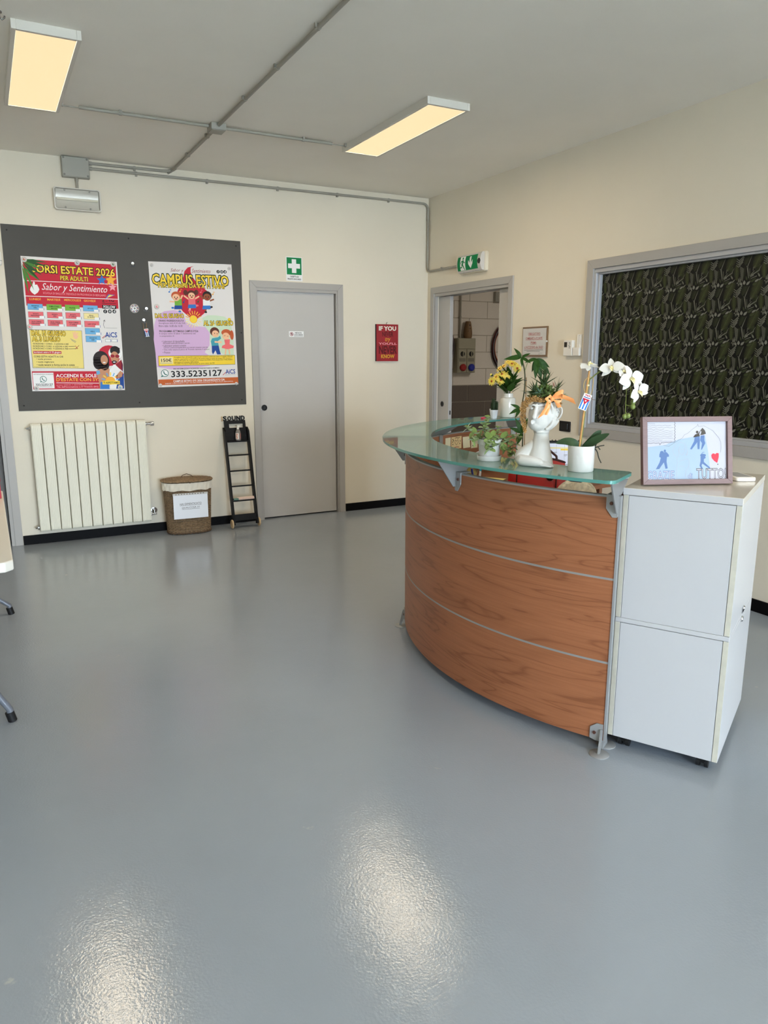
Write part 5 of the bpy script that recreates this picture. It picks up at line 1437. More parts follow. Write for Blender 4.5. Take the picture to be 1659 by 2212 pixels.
# frosted glass counter in two sectors
def frosted():
    m = bpy.data.materials.new('frosted_green_glass')
    m.use_nodes = True
    nt = m.node_tree
    b = nt.nodes['Principled BSDF']
    b.inputs['Base Color'].default_value = srgb(146, 178, 168)
    b.inputs['Roughness'].default_value = 0.03
    b.inputs['IOR'].default_value = 1.75
    b.inputs['Specular IOR Level'].default_value = 0.6
    out = [n for n in nt.nodes if n.type == 'OUTPUT_MATERIAL'][0]
    tr = nt.nodes.new('ShaderNodeBsdfTransparent')
    tr.inputs['Color'].default_value = (0.72, 0.88, 0.83, 1)
    mx = nt.nodes.new('ShaderNodeMixShader')
    mx.inputs[0].default_value = 0.30
    nt.links.new(b.outputs[0], mx.inputs[1])
    nt.links.new(tr.outputs[0], mx.inputs[2])
    nt.links.new(mx.outputs[0], out.inputs['Surface'])
    return m
frost_m = frosted()
gedge_m = mat('green_glass_edge', (78, 140, 132), rough=0.12, spec=0.6)
GI, GO, GZ0, GZ1 = 1.44, 1.70, 1.0705, 1.0825
def glass_sector(a0, a1, end):
    n = 44
    rc = 0.030
    outer, inner_ = [], []
    pts = []
    def corner(r, a, sr, sa):
        """rounded corner at radius r and angle a; sr / sa point inwards"""
        q = []
        da = math.degrees(rc / r)
        cr, ca = r + sr * rc, a + sa * da
        for k in range(7):
            t_ = PI / 2 * k / 6
            q.append((cr - sr * rc * math.cos(t_), ca - sa * da * math.sin(t_)))
        return q
    arcs = []
    s0 = a0 + (math.degrees(rc / GO) if end == 'lo' else 0)
    s1 = a1 - (math.degrees(rc / GO) if end == 'hi' else 0)
    outp = [(GO, s0 + (s1 - s0) * i / n) for i in range(n + 1)]
    i0 = a0 + (math.degrees(rc / GI) if end == 'lo' else 0)
    i1 = a1 - (math.degrees(rc / GI) if end == 'hi' else 0)
    inp = [(GI, i1 + (i0 - i1) * i / n) for i in range(n + 1)]
    if end == 'hi':
        co = corner(GO, a1, -1, -1)
        ci = corner(GI, a1, 1, -1)
        ring_ = outp + co + ci[::-1] + inp
    else:
        co = corner(GO, a0, -1, 1)
        ci = corner(GI, a0, 1, 1)
        ring_ = co[::-1] + outp + inp + ci
    # build with strips so that the faces stay well shaped
    P2 = [pol(r, a, 0)[:2] for r, a in ring_]
    q = []
    for p_ in P2:
        if not q or math.hypot(p_[0] - q[-1][0], p_[1] - q[-1][1]) > 1e-5:
            q.append(p_)
    m = MB().prism(q, GZ0, GZ1)
    me = m.mesh('glass_top', frost_m)
    me.materials.append(gedge_m)
    for pl in me.polygons:
        if abs(pl.normal.z) < 0.5:
            pl.material_index = 1
    return place('glass_top', me, desk)
glass_sector(A0 - 0.3, AM - 0.03, 'lo')
glass_sector(AM + 0.03, A1 + 0.4, 'hi')
# brackets that carry the glass
def bracket(deg, side=1):
    F = RZ(math.radians(deg))
    w = 0.003
    fin = [(1.578, 0.948), (1.592, 0.948), (1.672, GZ0 - 0.007), (1.672, GZ0 - 0.002), (1.452, GZ0 - 0.002), (1.452, GZ0 - 0.007), (1.535, 1.012), (1.578, 1.012)]
    b = MB().prism_axis(fin, -w, w, 'y').build('bracket', mat('bracket_grey', (142, 142, 141), rough=0.4, metal=0.4), desk, M=F, bevel=0.001)
    pl = [(0.0, 0.930), (0.016, 0.930), (0.040, 0.962), (0.040, 1.013), (-0.004, 1.013), (-0.004, 0.935)]
    pl = [(y * side, z) for y, z in pl]
    if side < 0:
        pl = pl[::-1]
    MB().prism_axis(pl, RO + 0.001, RO + 0.005, 'x').build('mounting_plate', alu_m, b, bevel=0.0008)
    MB().box(RI - 0.03, RO + 0.005, min(0, 0.04 * side), max(0, 0.04 * side), 1.0105, 1.0135).build('clamp_lip', alu_m, b)
    MB().prism_axis([(y, z) for y, z in pl], RI - 0.006, RI - 0.002, 'x').build('inner_plate', alu_m, b)
    MB().lathe([(0, 0.004), (0.006, 0.004), (0.007, 0), (0, 0)], 12).build('bolt', mat('brown_bolt', (96, 62, 52), rough=0.4, metal=0.5), b, M=T(RO + 0.005, 0.021 * side, 0.982) @ RY(PI / 2))
    for r in (1.50, 1.645):
        MB().lathe([(0, 0.003), (0.016, 0.003), (0.016, 0), (0, 0)], 16).build('glass_pad', alu_m, b, M=T(r, 0, GZ0 - 0.0035))
bracket(A1 - 0.15, -1)
bracket(181.0, 1)
bracket(150.0, 1)
bracket(120.0, 1)
bracket(A0 + 0.6, 1)
def foot(deg, side):
    F = RZ(math.radians(deg))
    pl = [(0.046, 0.052), (0.046, 0.098), (0.020, 0.118), (-0.004, 0.118), (-0.004, 0.046), (0.024, 0.046)]
    pl = [(y * side, z) for y, z in pl]
    if side > 0:
        pl = pl[::-1]
    ft = MB().prism_axis(pl, RO + 0.001, RO + 0.005, 'x').build('foot_bracket', alu_m, desk, M=F, bevel=0.0008)
    MB().prism_axis([(RO + 0.005, 0.096), (RO + 0.011, 0.098), (RO + 0.032, 0.006), (RO + 0.016, 0.006), (RO + 0.005, 0.05)], -0.0035, 0.0035, 'y').build('foot_fin', alu_m, ft)
    MB().lathe([(0, 0.0065), (0.030, 0.0065), (0.038, 0.003), (0.038, 0), (0, 0)], 28).build('foot_disc', alu_m, ft, M=T(RO + 0.020, 0, 0), smooth=40)
    MB().prism_axis([(RI - 0.004, 0.102), (RI - 0.004, 0.045), (RI + 0.004, 0.006), (RI - 0.06, 0.006), (RI - 0.012, 0.104)], -0.0035, 0.0035, 'y').build('foot_fin', alu_m, ft)
    MB().lathe([(0, 0.0065), (0.030, 0.0065), (0.038, 0.003), (0.038, 0), (0, 0)], 28).build('foot_disc', alu_m, ft, M=T(RI - 0.05, 0, 0), smooth=40)
    MB().lathe([(0, 0.004), (0.006, 0.004), (0.007, 0), (0, 0)], 12).build('bolt', mat('brown_bolt', (96, 62, 52)), ft, M=T(RO + 0.005, 0.028 * side, 0.078) @ RY(PI / 2))
foot(A1 - 0.25, -1)
foot(150.0, 1)
foot(A0 + 0.4, 1)
# worktop inside
for a0, a1 in ((A0 + 1.5, AM - 0.05), (AM + 0.05, A1 - 1.0)):
    m, uv = arc_slab(0.60, RI - 0.012, a0, a1, 0.722, 0.747, 30)
    m.build('worktop', mat('brown_worktop', (126, 78, 52), rough=0.45, var=0.1, vscale=10), desk, smooth=30)
for a in (A0 + 4, AM, A1 - 4):
    m = MB().box(0.66, 1.32, -0.012, 0.012, 0.0, 0.722)
    m.build('worktop_support', mat('brown_worktop', (126, 78, 52)), desk, M=RZ(math.radians(a)))

# ================================================================== sticky notes on the inside of the desk front
def note(name, label, a0, a1, z0, z1, m, draw=None, curl=0.0):
    t = thing(name, label, 'paper note', T(DC[0], DC[1], 0) @ RZ(math.radians((a0 + a1) / 2)), 'notes stuck inside the desk')
    hw = math.radians(abs(a1 - a0)) / 2 * 1.55
    MB().grid(lambda u, v: (RI - 0.0015 - curl * (1 - v) ** 2, -hw + 2 * hw * u, z0 + (z1 - z0) * v), 4, 5).build('paper', m, t, solid=0.0003)
    if draw:
        F = Matrix(((0, 0, -1, RI - 0.0022), (1, 0, 0, 0), (0, 1, 0, z0), (0, 0, 0, 1)))
        e = bpy.data.objects.new('writing', None)
        p = Print(t, 0.0, 0.0002)
        draw(p, hw, z1 - z0)
        for col, mb in p.c.items():
            mb.xform(F)
        p.done()
        bpy.data.objects.remove(e)
ny = mat('pale_yellow_note', (236, 224, 186), rough=0.7)
nk = mat('kraft_note', (226, 196, 142), rough=0.7)
def heartnote(p, w, h):
    p.line([(0, h * 0.3), (-w * 0.35, h * 0.55), (-w * 0.25, h * 0.75), (0, h * 0.62), (w * 0.25, h * 0.75), (w * 0.35, h * 0.55), (0, h * 0.3)], 0.0025, 'brown', 1)
    p.line([(-w * 0.6, h * 0.92), (-w * 0.3, h * 0.86), (0, h * 0.93), (w * 0.3, h * 0.88)], 0.004, 'brown', 1)
    p.line([(-w * 0.5, h * 0.12), (0, h * 0.16), (w * 0.5, h * 0.12)], 0.004, 'dkred', 1)
    for x, y in ((0.7, 0.8), (0.75, 0.6), (0.6, 0.7), (-0.75, 0.6), (-0.65, 0.4), (0.7, 0.4)):
        p.disc(x * w, y * h, 0.0045, 0.0045, 'hair', 1, 8)
def scribble(p, w, h):
    p.line([(-w * 0.6, h * 0.5), (-w * 0.4, h * 0.6), (-w * 0.3, h * 0.45), (0, h * 0.6), (w * 0.1, h * 0.45), (w * 0.35, h * 0.6), (w * 0.5, h * 0.5)], 0.004, 'dark', 1)
def listnote(p, w, h):
    for k in range(6):
        p.line([(-w * 0.75, h * (0.9 - 0.1 * k)), (w * (0.7 - 0.2 * (k % 3)), h * (0.9 - 0.1 * k))], 0.0018, 'grey', 1)
    p.line([(w * 0.2, h * 0.2), (w * 0.6, h * 0.22)], 0.004, 'dark', 1)
note('sticky_note', 'small blank yellow note inside the desk, leftmost of the row', 115.8, 118.3, 0.925, 0.982, ny)
note('sticky_note', 'kraft note with a drawn heart, inside the desk', 110.9, 115.4, 0.90, 0.981, nk, heartnote)
note('sticky_note', 'curling pale note with one scribbled word, inside the desk', 107.5, 110.4, 0.897, 0.972, ny, scribble, 0.006)
note('sticky_note', 'pale lined list note inside the desk, right of the curling one', 104.4, 106.9, 0.888, 0.968, ny, listnote)

# ================================================================== white storage cabinets at the desk end
CF = Matrix(((0.490, 0.872, 0, -1.940), (-0.872, 0.490, 0, -4.596), (0, 0, 1, 0), (0, 0, 0, 1)))
CW, CD = 0.398, 0.6125
wht = mat('white_laminate', (190, 189, 190), rough=0.3, spec=0.5)
edge = mat('aged_cream_edging', (194, 189, 174), rough=0.45, var=0.06, vscale=30)
topm = mat('pale_grey_laminate', (206, 200, 190), rough=0.18, spec=0.5)
def cabinet(label, z0, z1, top):
    t = thing('storage_cabinet', label, 'cabinet', CF @ T(0, 0, z0))
    h = z1 - z0 - (0.026 if top else 0.018)
    for x in (0.0, CW - 0.019):
        s = MB().box(x, x + 0.019, 0.0012, CD, 0, h).build('side_panel', wht, t, bevel=0.0008)
        MB().box(x + 0.0006, x + 0.0184, 0.0, 0.0012, 0.001, h - 0.001).build('edge_band', edge, s)
    MB().box(0.0205, CW - 0.0205, 0.001, 0.019, 0.0, h - 0.0015).build('front_panel', wht, t, bevel=0.0008)
    MB().box(0.019, CW - 0.019, CD - 0.014, CD, 0.0, h).build('back_panel', wht, t)
    MB().box(0.019, CW - 0.019, 0.019, CD - 0.014, 0.0, 0.018).build('bottom_panel', wht, t)
    if top:
        MB().box(-0.001, CW + 0.001, -0.001, CD + 0.001, h + 0.0006, h + 0.026).build('top_panel', topm, t, bevel=0.0015)
        MB().box(-0.0008, CW - 0.0008, -0.0022, -0.001, h + 0.0015, h + 0.0245).build('edge_band', wht, t)
    else:
        MB().box(0.0, CW, 0.0, CD, h + 0.0006, h + 0.018).build('top_panel', wht, t, bevel=0.0015)
    return t, h
t, h = cabinet('lower white storage cabinet on castors at the end of the reception desk', 0.052, 0.537, False)
for x in (0.055, CW - 0.055):
    for y in (0.05, CD - 0.06):
        cs = MB().cyl((x, y, -0.012), (x, y, 0.0), 0.016, 12).box(x - 0.014, x + 0.014, y - 0.02, y + 0.02, -0.03, -0.010).build('castor', mat('black_plastic', (14, 14, 15)), t)
        for s in (-1, 1):
            MB().cyl((x + s * 0.008, y, -0.030), (x + s * 0.021, y, -0.030), 0.0215, 18).build('castor_wheel', mat('black_rubber', (16, 16, 17)), cs, smooth=40)
lk = MB().lathe([(0, 0.006), (0.010, 0.006), (0.012, 0.003), (0.012, 0), (0, 0)], 16).build('hinge_cup', chrome, t, M=T(CW, 0.30, h - 0.004) @ RY(PI / 2))
MB().box(0, 0.004, -0.022, 0.022, -0.012, -0.004).build('hinge_arm', chrome, t, M=T(CW, 0.30, h + 0.002))
t, h = cabinet('upper white storage cabinet carrying the framed drawing, beside the desk', 0.538, 1.033, True)
MB().box(0, 0.004, -0.02, 0.02, 0.0, 0.018).build('hinge_arm', chrome, t, M=T(CW, 0.30, 0.004))
MB().lathe([(0, 0.006), (0.008, 0.006), (0.010, 0.003), (0.010, 0), (0, 0)], 16).build('hinge_cup', chrome, t, M=T(CW, 0.325, 0.014) @ RY(PI / 2))

# framed drawing on the cabinet
fd = Vector((0.3200, -0.1350, 0)).normalized()
fn = Vector((fd.y, -fd.x, 0))                    # faces the visitor
FM = Matrix(((fd.x, 0, fn.x, -1.856), (fd.y, 0, fn.y, -4.603), (0, 1, 0, 1.0370), (0, 0, 0, 1))) @ RX(math.radians(-11))
t = thing('framed_drawing', 'brown-framed thank-you drawing with blue dancers standing on the white cabinet', 'picture frame', FM)
FW, FH, FB = 0.345, 0.250, 0.0185
fm = mat('brown_frame_wood', (118, 92, 90), rough=0.45, var=0.1, vscale=30, stretch=(1, 12, 1))
for q in ([(0, 0), (FW, 0), (FW - FB, FB), (FB, FB)], [(FW, 0), (FW, FH), (FW - FB, FH - FB), (FW - FB, FB)], [(FW, FH), (0, FH), (FB, FH - FB), (FW - FB, FH - FB)], [(0, FH), (0, 0), (FB, FB), (FB, FH - FB)]):
    MB().prism(q, -0.012, 0.010).build('frame_bar', fm, t, bevel=0.0008)
MB().box(FB * 0.7, FW - FB * 0.7, FB * 0.7, FH - FB * 0.7, -0.010, 0.0).build('backing', mat('white_drawing_paper', (182, 181, 193), rough=0.5), t)
e = bpy.data.objects.new('drawing', None)
COL.objects.link(e)
e.parent = t
e.matrix_local = T(FB, FB, 0) @ Matrix.Diagonal(((FW - 2 * FB) / 0.297, (FH - 2 * FB) / 0.205, 1, 1))
p = Print(t, 0.0, 0.0002)
p.draw([tuple({'paper': 'dpaper', 'paleblue': 'dblue', 'slate': 'dslate', 'pencil': 'ltgrey', 'ltgrey': 'grey'}.get(q, q) if isinstance(q, str) and k else q for k, q in enumerate(it)) for it in DRAWING])
for mb in p.c.values():
    mb.xform(e.matrix_local)
p.done('ink_drawing')
bpy.data.objects.remove(e)
MB().poly([(FB, FB, 0.004), (FW - FB, FB, 0.004), (FW - FB, FH - FB, 0.004), (FB, FH - FB, 0.004)]).build('glass_sheet', glass_m, t)
MB().prism_axis([(FH * 0.62, -0.012), (FH * 0.60, -0.016), (0.0215, -0.085), (0.0195, -0.080)], FW / 2 - 0.02, FW / 2 + 0.02, 'x').build('easel_strut', mat('black_plastic', (14, 14, 15)), t)
t = thing('white_device', 'flat white rounded device lying on the cabinet behind the framed drawing', 'device', CF @ T(0.318, 0.44, 1.0335) @ RZ(math.radians(35)))
MB().prism(rrect(0.040, 0.072, 0.014), 0, 0.016).build('body', wp, t, bevel=0.005, segs=3)
MB().prism(rrect(0.030, 0.058, 0.008), 0.016, 0.0164).build('screen', mat('grey_panel', (190, 190, 192), rough=0.2), t)

# ================================================================== things on the worktop
WZ = 0.7475
def at(x, y, z=WZ, rot=0.0):
    return T(x, y, z) @ RZ(math.radians(rot))
t = thing('red_handbag', 'shiny red handbag with dark piping and handle, behind the counter', 'handbag', at(-1.46, -3.53, WZ, -42))
redl = mat('red_leather', (176, 30, 24), rough=0.3, coat=0.3)
pip = mat('maroon_piping', (60, 18, 22), rough=0.4)
def bagfn(u, v):
    a = 2 * PI * u
    k = 0.16 - 0.02 * v
    d = 0.065 * (1 - 0.75 * v ** 2)
    x, y = oval(a, k, d, 4)
    return (x, y, 0.012 + 0.20 * v + 0.028 * v * (1 - (x / 0.16) ** 2))
m = MB().grid(bagfn, 40, 10)
m.add([bagfn(i / 40, 0.0) for i in range(40)], [tuple(range(39, -1, -1))])
m.build('bag_body', redl, t, smooth=60)
MB().add([bagfn(i / 40, 1.0) for i in range(40)], [tuple(range(40))]).build('bag_top', redl, t)
MB().tube([bagfn(i / 40, 1.0) for i in range(41)], 0.004, 6).build('piping', pip, t, smooth=60)
for s in (-1, 1):
    MB().tube([(s * 0.10, -0.062 + 0.0 * i, 0.02 + 0.02 * i) for i in range(9)], 0.004, 6).build('piping', pip, t, smooth=60)
MB().tube([(-0.10, -0.01, 0.215), (-0.095, -0.008, 0.25), (-0.055, -0.005, 0.283), (0, 0, 0.292), (0.055, -0.005, 0.283), (0.095, -0.008, 0.25), (0.10, -0.01, 0.215)], 0.006, 8).build('handle', pip, t, smooth=60)
MB().lathe([(0, 0.012), (0.018, 0.010), (0.022, 0), (0, 0)], 16).build('clasp', mat('black_plastic', (14, 14, 15)), t, M=T(0.07, -0.055, 0.15) @ RX(PI / 2))

t = thing('printer', 'low black printer on the worktop behind the orchid', 'printer', at(-1.03, -3.17, WZ, -34))
MB().box(-0.15, 0.15, -0.15, 0.15, 0, 0.100).build('body', mat('black_matt_plastic', (22, 22, 24), rough=0.45), t, bevel=0.008)
MB().box(-0.13, 0.13, -0.12, 0.10, 0.100, 0.107).build('lid', mat('black_gloss_plastic', (18, 18, 20), rough=0.2), t, bevel=0.003)
t = thing('desk_calendar', 'white spiral desk calendar with a yellow marked row, behind the head planter', 'calendar', at(-1.02, -3.20, WZ + 0.108, -34))
tilt = math.radians(12)
pg = MB().box(-0.115, 0.115, 0, 0.152, 0, 0.002).build('page', mat('calendar_page', (226, 228, 244), rough=0.5), t, M=T(0, -0.045, 0) @ RX(PI / 2 - tilt))
p = Print(pg, 0.002, 0.0002)
p.rect(-0.112, 0.122, 0.112, 0.130, 'cream', 1); p.rect(0.0, 0.112, 0.085, 0.121, 'yellow', 1)
for k in range(5):
    p.line([(-0.07 + 0.046 * k, 0.004), (-0.07 + 0.046 * k, 0.148)], 0.0012, 'ltgrey', 1)
for x, y in ((-0.04, 0.1), (0.02, 0.085), (0.07, 0.095), (0.065, 0.06), (-0.05, 0.06), (0.03, 0.03), (0.07, 0.025)):
    p.line([(x, y), (x + 0.018, y + 0.001)], 0.003, 'grey', 1); p.line([(x, y - 0.007), (x + 0.012, y - 0.006)], 0.002, 'ltgrey', 1)
p.done()
MB().box(-0.118, 0.118, 0.0, 0.162, -0.004, -0.001).build('black_stand', mat('black_matt_plastic', (22, 22, 24)), t, M=T(0, -0.045, 0) @ RX(PI / 2 - tilt))
MB().box(-0.118, 0.118, 0.0, 0.166, -0.002, 0.002).build('black_stand', mat('black_matt_plastic', (22, 22, 24)), t, M=T(0, 0.045, 0) @ RX(PI / 2 + tilt))
for k in range(12):
    pts = [(-0.105 + 0.019 * k, 0.009 * math.cos(2 * PI * i / 10), 0.160 + 0.009 * math.sin(2 * PI * i / 10)) for i in range(11)]
    MB().tube(pts, 0.0022, 5).build('spiral_ring', mat('black_plastic', (14, 14, 15)), t)

t = thing('fabric_pouch', 'cream fabric pouch with faded pink print, behind the counter edge', 'pouch', at(-1.45, -3.82, WZ, -45))
def pouch(u, v):
    a = 2 * PI * u
    k = math.sin(PI * min(0.999, 0.12 + 0.8 * v)) ** 0.5
    x, y = oval(a, 0.105 * k, 0.05 * k, 3)
    return (x + 0.004 * math.sin(5 * a + 6 * v), y + 0.005 * math.sin(7 * a + 3), 0.005 + 0.145 * v + 0.006 * math.sin(3 * a) * v)
m = MB().grid(pouch, 36, 10)
m.add([pouch(i / 36, 0.0) for i in range(36)], [tuple(range(35, -1, -1))])
m.add([pouch(i / 36, 1.0) for i in range(36)], [tuple(range(36))])
m.build('pouch_body', mat('floral_cotton', (206, 198, 176), rough=0.85, var=0.25, vscale=45), t, smooth=70)
p = Print(t, 0.0, 0.0004)
p.flat([(-0.03, 0.05), (0.0, 0.058), (0.01, 0.075), (0.02, 0.058), (0.045, 0.055), (0.022, 0.045), (0.0, 0.03)], 'rose', 1)
for mb in p.c.values():
    mb.xform(T(0.02, -0.0585, 0.03) @ RX(PI / 2))
p.done('printed_motif')

t = thing('brown_box', 'dark brown lidded box on the worktop near the desk end', 'box', at(-1.24, -4.02, WZ, -60))
MB().box(-0.10, 0.10, -0.08, 0.08, 0, 0.095).build('box_body', mat('dark_brown_card', (56, 38, 34), rough=0.5), t, bevel=0.002)
MB().box(-0.103, 0.103, -0.083, 0.083, 0.095, 0.115).build('box_lid', mat('dark_brown_card', (56, 38, 34)), t, bevel=0.002)
t = thing('crumpled_paper', 'crumpled white paper lying on the dark brown box', 'paper', at(-1.24, -4.02, WZ + 0.1155, 0))
random.seed(3)
m = MB()
def crm(u, v):
    return (-0.075 + 0.15 * u, -0.06 + 0.12 * v, 0.004 + 0.022 * abs(math.sin(5 * u + 2 * v)) * abs(math.cos(4 * v - 3 * u)))
m.grid(crm, 14, 12)
m.build('sheet', mat('white_paper', (232, 234, 240)), t, solid=0.0006)
t = thing('manila_envelope', 'pale manila envelope propped along the inside of the counter', 'envelope', T(DC[0], DC[1], WZ) @ RZ(math.radians(202)))
MB().box(1.43, 1.434, -0.15, 0.15, 0.001, 0.232).build('sleeve', mat('manila_paper', (222, 196, 160), rough=0.7), t, M=T(0, 0, 0))
MB().prism_axis([(-0.15, 0.232), (0.15, 0.232), (0.0, 0.17)], 1.434, 1.4346, 'x').build('flap', mat('manila_flap', (210, 182, 146), rough=0.7), t)

t = thing('laptop', 'open laptop with a pale keyboard on the worktop', 'laptop', at(-1.42, -3.02, WZ + 0.0002, 40))
MB().box(-0.16, 0.16, -0.11, 0.11, 0, 0.016).build('base', mat('silver_plastic', (196, 198, 202), rough=0.35, metal=0.3), t, bevel=0.003)
MB().box(-0.145, 0.145, -0.02, 0.09, 0.016, 0.018).build('keyboard', mat('black_matt_plastic', (22, 22, 24)), t)
sc_ = MB().box(-0.16, 0.16, 0.0, 0.21, -0.008, 0.0).build('screen_lid', mat('silver_plastic', (196, 198, 202)), t, M=T(0, 0.11, 0.012) @ RX(math.radians(110)))
MB().box(-0.152, 0.152, 0.008, 0.202, 0.0, 0.001).build('screen', mat('black_gloss_plastic', (18, 18, 20)), sc_)
t = thing('pen_pot', 'orange pen pot with a teal marker, behind the counter', 'pen pot', at(-1.62, -3.22, WZ))
MB().lathe([(0, 0), (0.036, 0), (0.040, 0.10), (0.037, 0.10), (0.034, 0.006), (0, 0.006)], 20).build('pot', mat('orange_plastic', (206, 116, 44), rough=0.4), t, smooth=40)
for k, (dx, dy, hh, c, nm) in enumerate(((0.012, 0.0, 0.165, (40, 150, 170), 'teal_marker'), (-0.012, 0.01, 0.15, (30, 40, 120), 'blue_pen'), (0.0, -0.014, 0.14, (220, 220, 220), 'white_pen'))):
    MB().cyl((dx * 0.5, dy * 0.5, 0.008), (dx * 2, dy * 2, hh), 0.006, 8).build(nm, mat(nm, c, rough=0.4), t, smooth=50)
for i, (x, y, r_, lab) in enumerate(((-1.55, -3.33, 20, 'white printed sheet on the worktop left of the red handbag'), (-1.66, -3.46, 50, 'white sheet with blue pen lines on the worktop'), (-1.30, -2.78, 35, 'yellow sheet on the worktop near the laptop'))):
    t = tag(place('loose_sheet', MB().box(-0.105, 0.105, -0.148, 0.148, 0, 0.0008).mesh('loose_sheet', mat('white_paper', (232, 234, 240)) if i < 2 else mat('yellow_paper', (232, 214, 130), rough=0.6)), None, at(x, y, WZ + 0.0004 + 0.0012 * i, r_)), lab, 'paper', 'loose sheets on the worktop')
# ================================================================== plants and ornaments on the counter
CAMXY = Vector((-3.963, -6.536))
def facing(x, y, z, extra=0.0):
    """frame at a spot with local -y turned towards the visitors' side of the desk"""
    d = CAMXY - Vector((x, y))
    return T(x, y, z) @ RZ(math.atan2(d.x, -d.y) + extra)
GT = GZ1 + 0.0004
def leaf(L, W, n=8, cup=0.15, droop=0.2, scal=0, tip=1.0, fat=0.55):
    """a leaf blade along +y with its face up; L long, W wide"""
    m = MB()
    vs = []
    for i in range(n + 1):
        t_ = i / n
        w_ = W / 2 * max(0.0, math.sin(PI * min(1.0, t_ ** fat * 0.995 + 0.005))) ** (0.8 * tip)
        if scal:
            w_ *= 1 + 0.09 * math.cos(scal * PI * t_)
        z = -droop * L * t_ * t_
        vs += [(-w_, t_ * L, z + cup * w_), (0, t_ * L * 1.005, z), (w_, t_ * L, z + cup * w_)]
    fs = []
    for i in range(n):
        a = i * 3
        fs += [(a, a + 1, a + 4, a + 3), (a + 1, a + 2, a + 5, a + 4)]
    return m.add(vs, fs)
def orient(p, d, roll=0.0, s=1.0, up=(0, 0, 1)):
    """matrix that puts a leaf at p with its length along d"""
    y = Vector(d).normalized()
    x = y.cross(Vector(up))
    if x.length < 1e-3:
        x = Vector((1, 0, 0))
    x.normalize()
    z = x.cross(y)
    R = Matrix((x, y, z)).transposed().to_4x4()
    return T(*p) @ R @ RY(roll) @ Matrix.Diagonal((s, s, s, 1))
def smooth_path(pts, n=6):
    """Catmull-Rom through the points"""
    P_ = [Vector(p) for p in pts]
    P_ = [P_[0] * 2 - P_[1]] + P_ + [P_[-1] * 2 - P_[-2]]
    o = []
    for i in range(1, len(P_) - 2):
        for k in range(n):
            t_ = k / n
            a, b, c, d = P_[i - 1], P_[i], P_[i + 1], P_[i + 2]
            o.append(0.5 * ((2 * b) + (-a + c) * t_ + (2 * a - 5 * b + 4 * c - d) * t_ * t_ + (-a + 3 * b - 3 * c + d) * t_ ** 3))
    o.append(P_[-2])
    return o
bust_m = mat('matt_white_ceramic', (207, 204, 198), rough=0.45, spec=0.35)
ceram = mat('white_ceramic', (206, 204, 200), rough=0.28, spec=0.5)

# ---- head-shaped planter
HX, HY = -2.092, -4.268
hm = facing(HX, HY, GT)
t = thing('head_planter', 'white head-shaped planter filled with succulents, tied with an orange bow', 'planter', hm)
b = MB()
def tb(pts, rs, n=20):
    pp = smooth_path(pts, 4)
    rr = []
    for i in range(len(rs) - 1):
        for k in range(4):
            rr.append(rs[i] + (rs[i + 1] - rs[i]) * k / 4)
    rr.append(rs[-1])
    b.tube(pp, rr, n)
    b.ell(pts[0], (rs[0],) * 3, 16, 10)
    b.ell(pts[-1], (rs[-1],) * 3, 16, 10)
def tc(pts, rs, n=20):
    pp = smooth_path(pts, 4)
    rr = []
    for i in range(len(rs) - 1):
        for k in range(4):
            rr.append(rs[i] + (rs[i + 1] - rs[i]) * k / 4)
    rr.append(rs[-1])
    b.tube(pp, rr, n)
tc([(2.0, 0.6, 0.02), (2.1, 0.6, 3.0), (2.3, 0.4, 7.5), (2.4, 0.3, 12.0), (2.3, 0.2, 15.5)], [5.5, 4.9, 3.6, 2.8, 2.9], 32)
tb([(2.0, 0.6, 9.6), (-1.6, 1.0, 6.4), (-4.6, 1.2, 3.3)], [2.0, 2.6, 3.0])
tb([(-4.8, 0.4, 2.4), (-4.3, -1.6, 2.15), (-0.6, -3.6, 2.0), (2.0, -4.4, 1.7)], [2.4, 2.25, 1.95, 1.55])
tb([(2.0, -4.5, 1.5), (3.4, -4.7, 1.2)], [1.45, 1.0])
for k, (dy, z, x1) in enumerate(((-6.0, 0.50, 6.4), (-5.3, 1.05, 7.0), (-4.4, 1.45, 7.3), (-3.4, 1.6, 7.1))):
    tb([(2.6, dy + 0.4, z + 0.55), (4.8, dy, z + 0.25), (x1, dy + 0.1, 0.45)], [0.58, 0.44, 0.36], 10)
b.ell((2.3, 0.1, 13.3), (3.15, 3.2, 0.9), 24, 8)
b.ell((3.2, 0.8, 20.4), (5.4, 5.4, 6.1), 28, 18)
b.ell((1.3, -1.4, 19.6), (4.25, 4.2, 6.1), 28, 18)
b.ell((0.7, -1.5, 16.6), (3.7, 3.5, 3.0), 24, 14)
b.ell((3.4, 0.6, 16.2), (3.6, 3.6, 3.0), 24, 14)
tb([(0.15, -5.0, 24.0), (-0.2, -5.55, 21.6), (-0.62, -6.15, 19.3)], [0.45, 0.72, 0.95], 12)
b.ell((-1.15, -5.75, 19.0), (0.5, 0.5, 0.45), 12, 8)
b.ell((-0.05, -5.95, 19.0), (0.5, 0.5, 0.45), 12, 8)
tb([(-2.6, -3.5, 23.2), (-1.3, -4.9, 23.85), (-0.1, -5.2, 23.6)], [0.30, 0.42, 0.40], 10)
tb([(0.6, -5.2, 23.6), (2.0, -5.0, 23.9), (3.4, -4.4, 23.3)], [0.40, 0.42, 0.30], 10)
b.ell((-1.75, -4.45, 22.5), (0.95, 0.55, 0.50), 14, 8, RZ(-0.6))
b.ell((1.65, -5.05, 22.4), (0.95, 0.50, 0.50), 14, 8, RZ(0.2))
for k in range(12):
    a = 2 * PI * k / 12
    b.ell((-1.25 + 0.42 * math.cos(a), -5.25 + 0.1 * math.cos(a), 17.35 + 0.62 * math.sin(a)), (0.34, 0.42, 0.34), 10, 6)
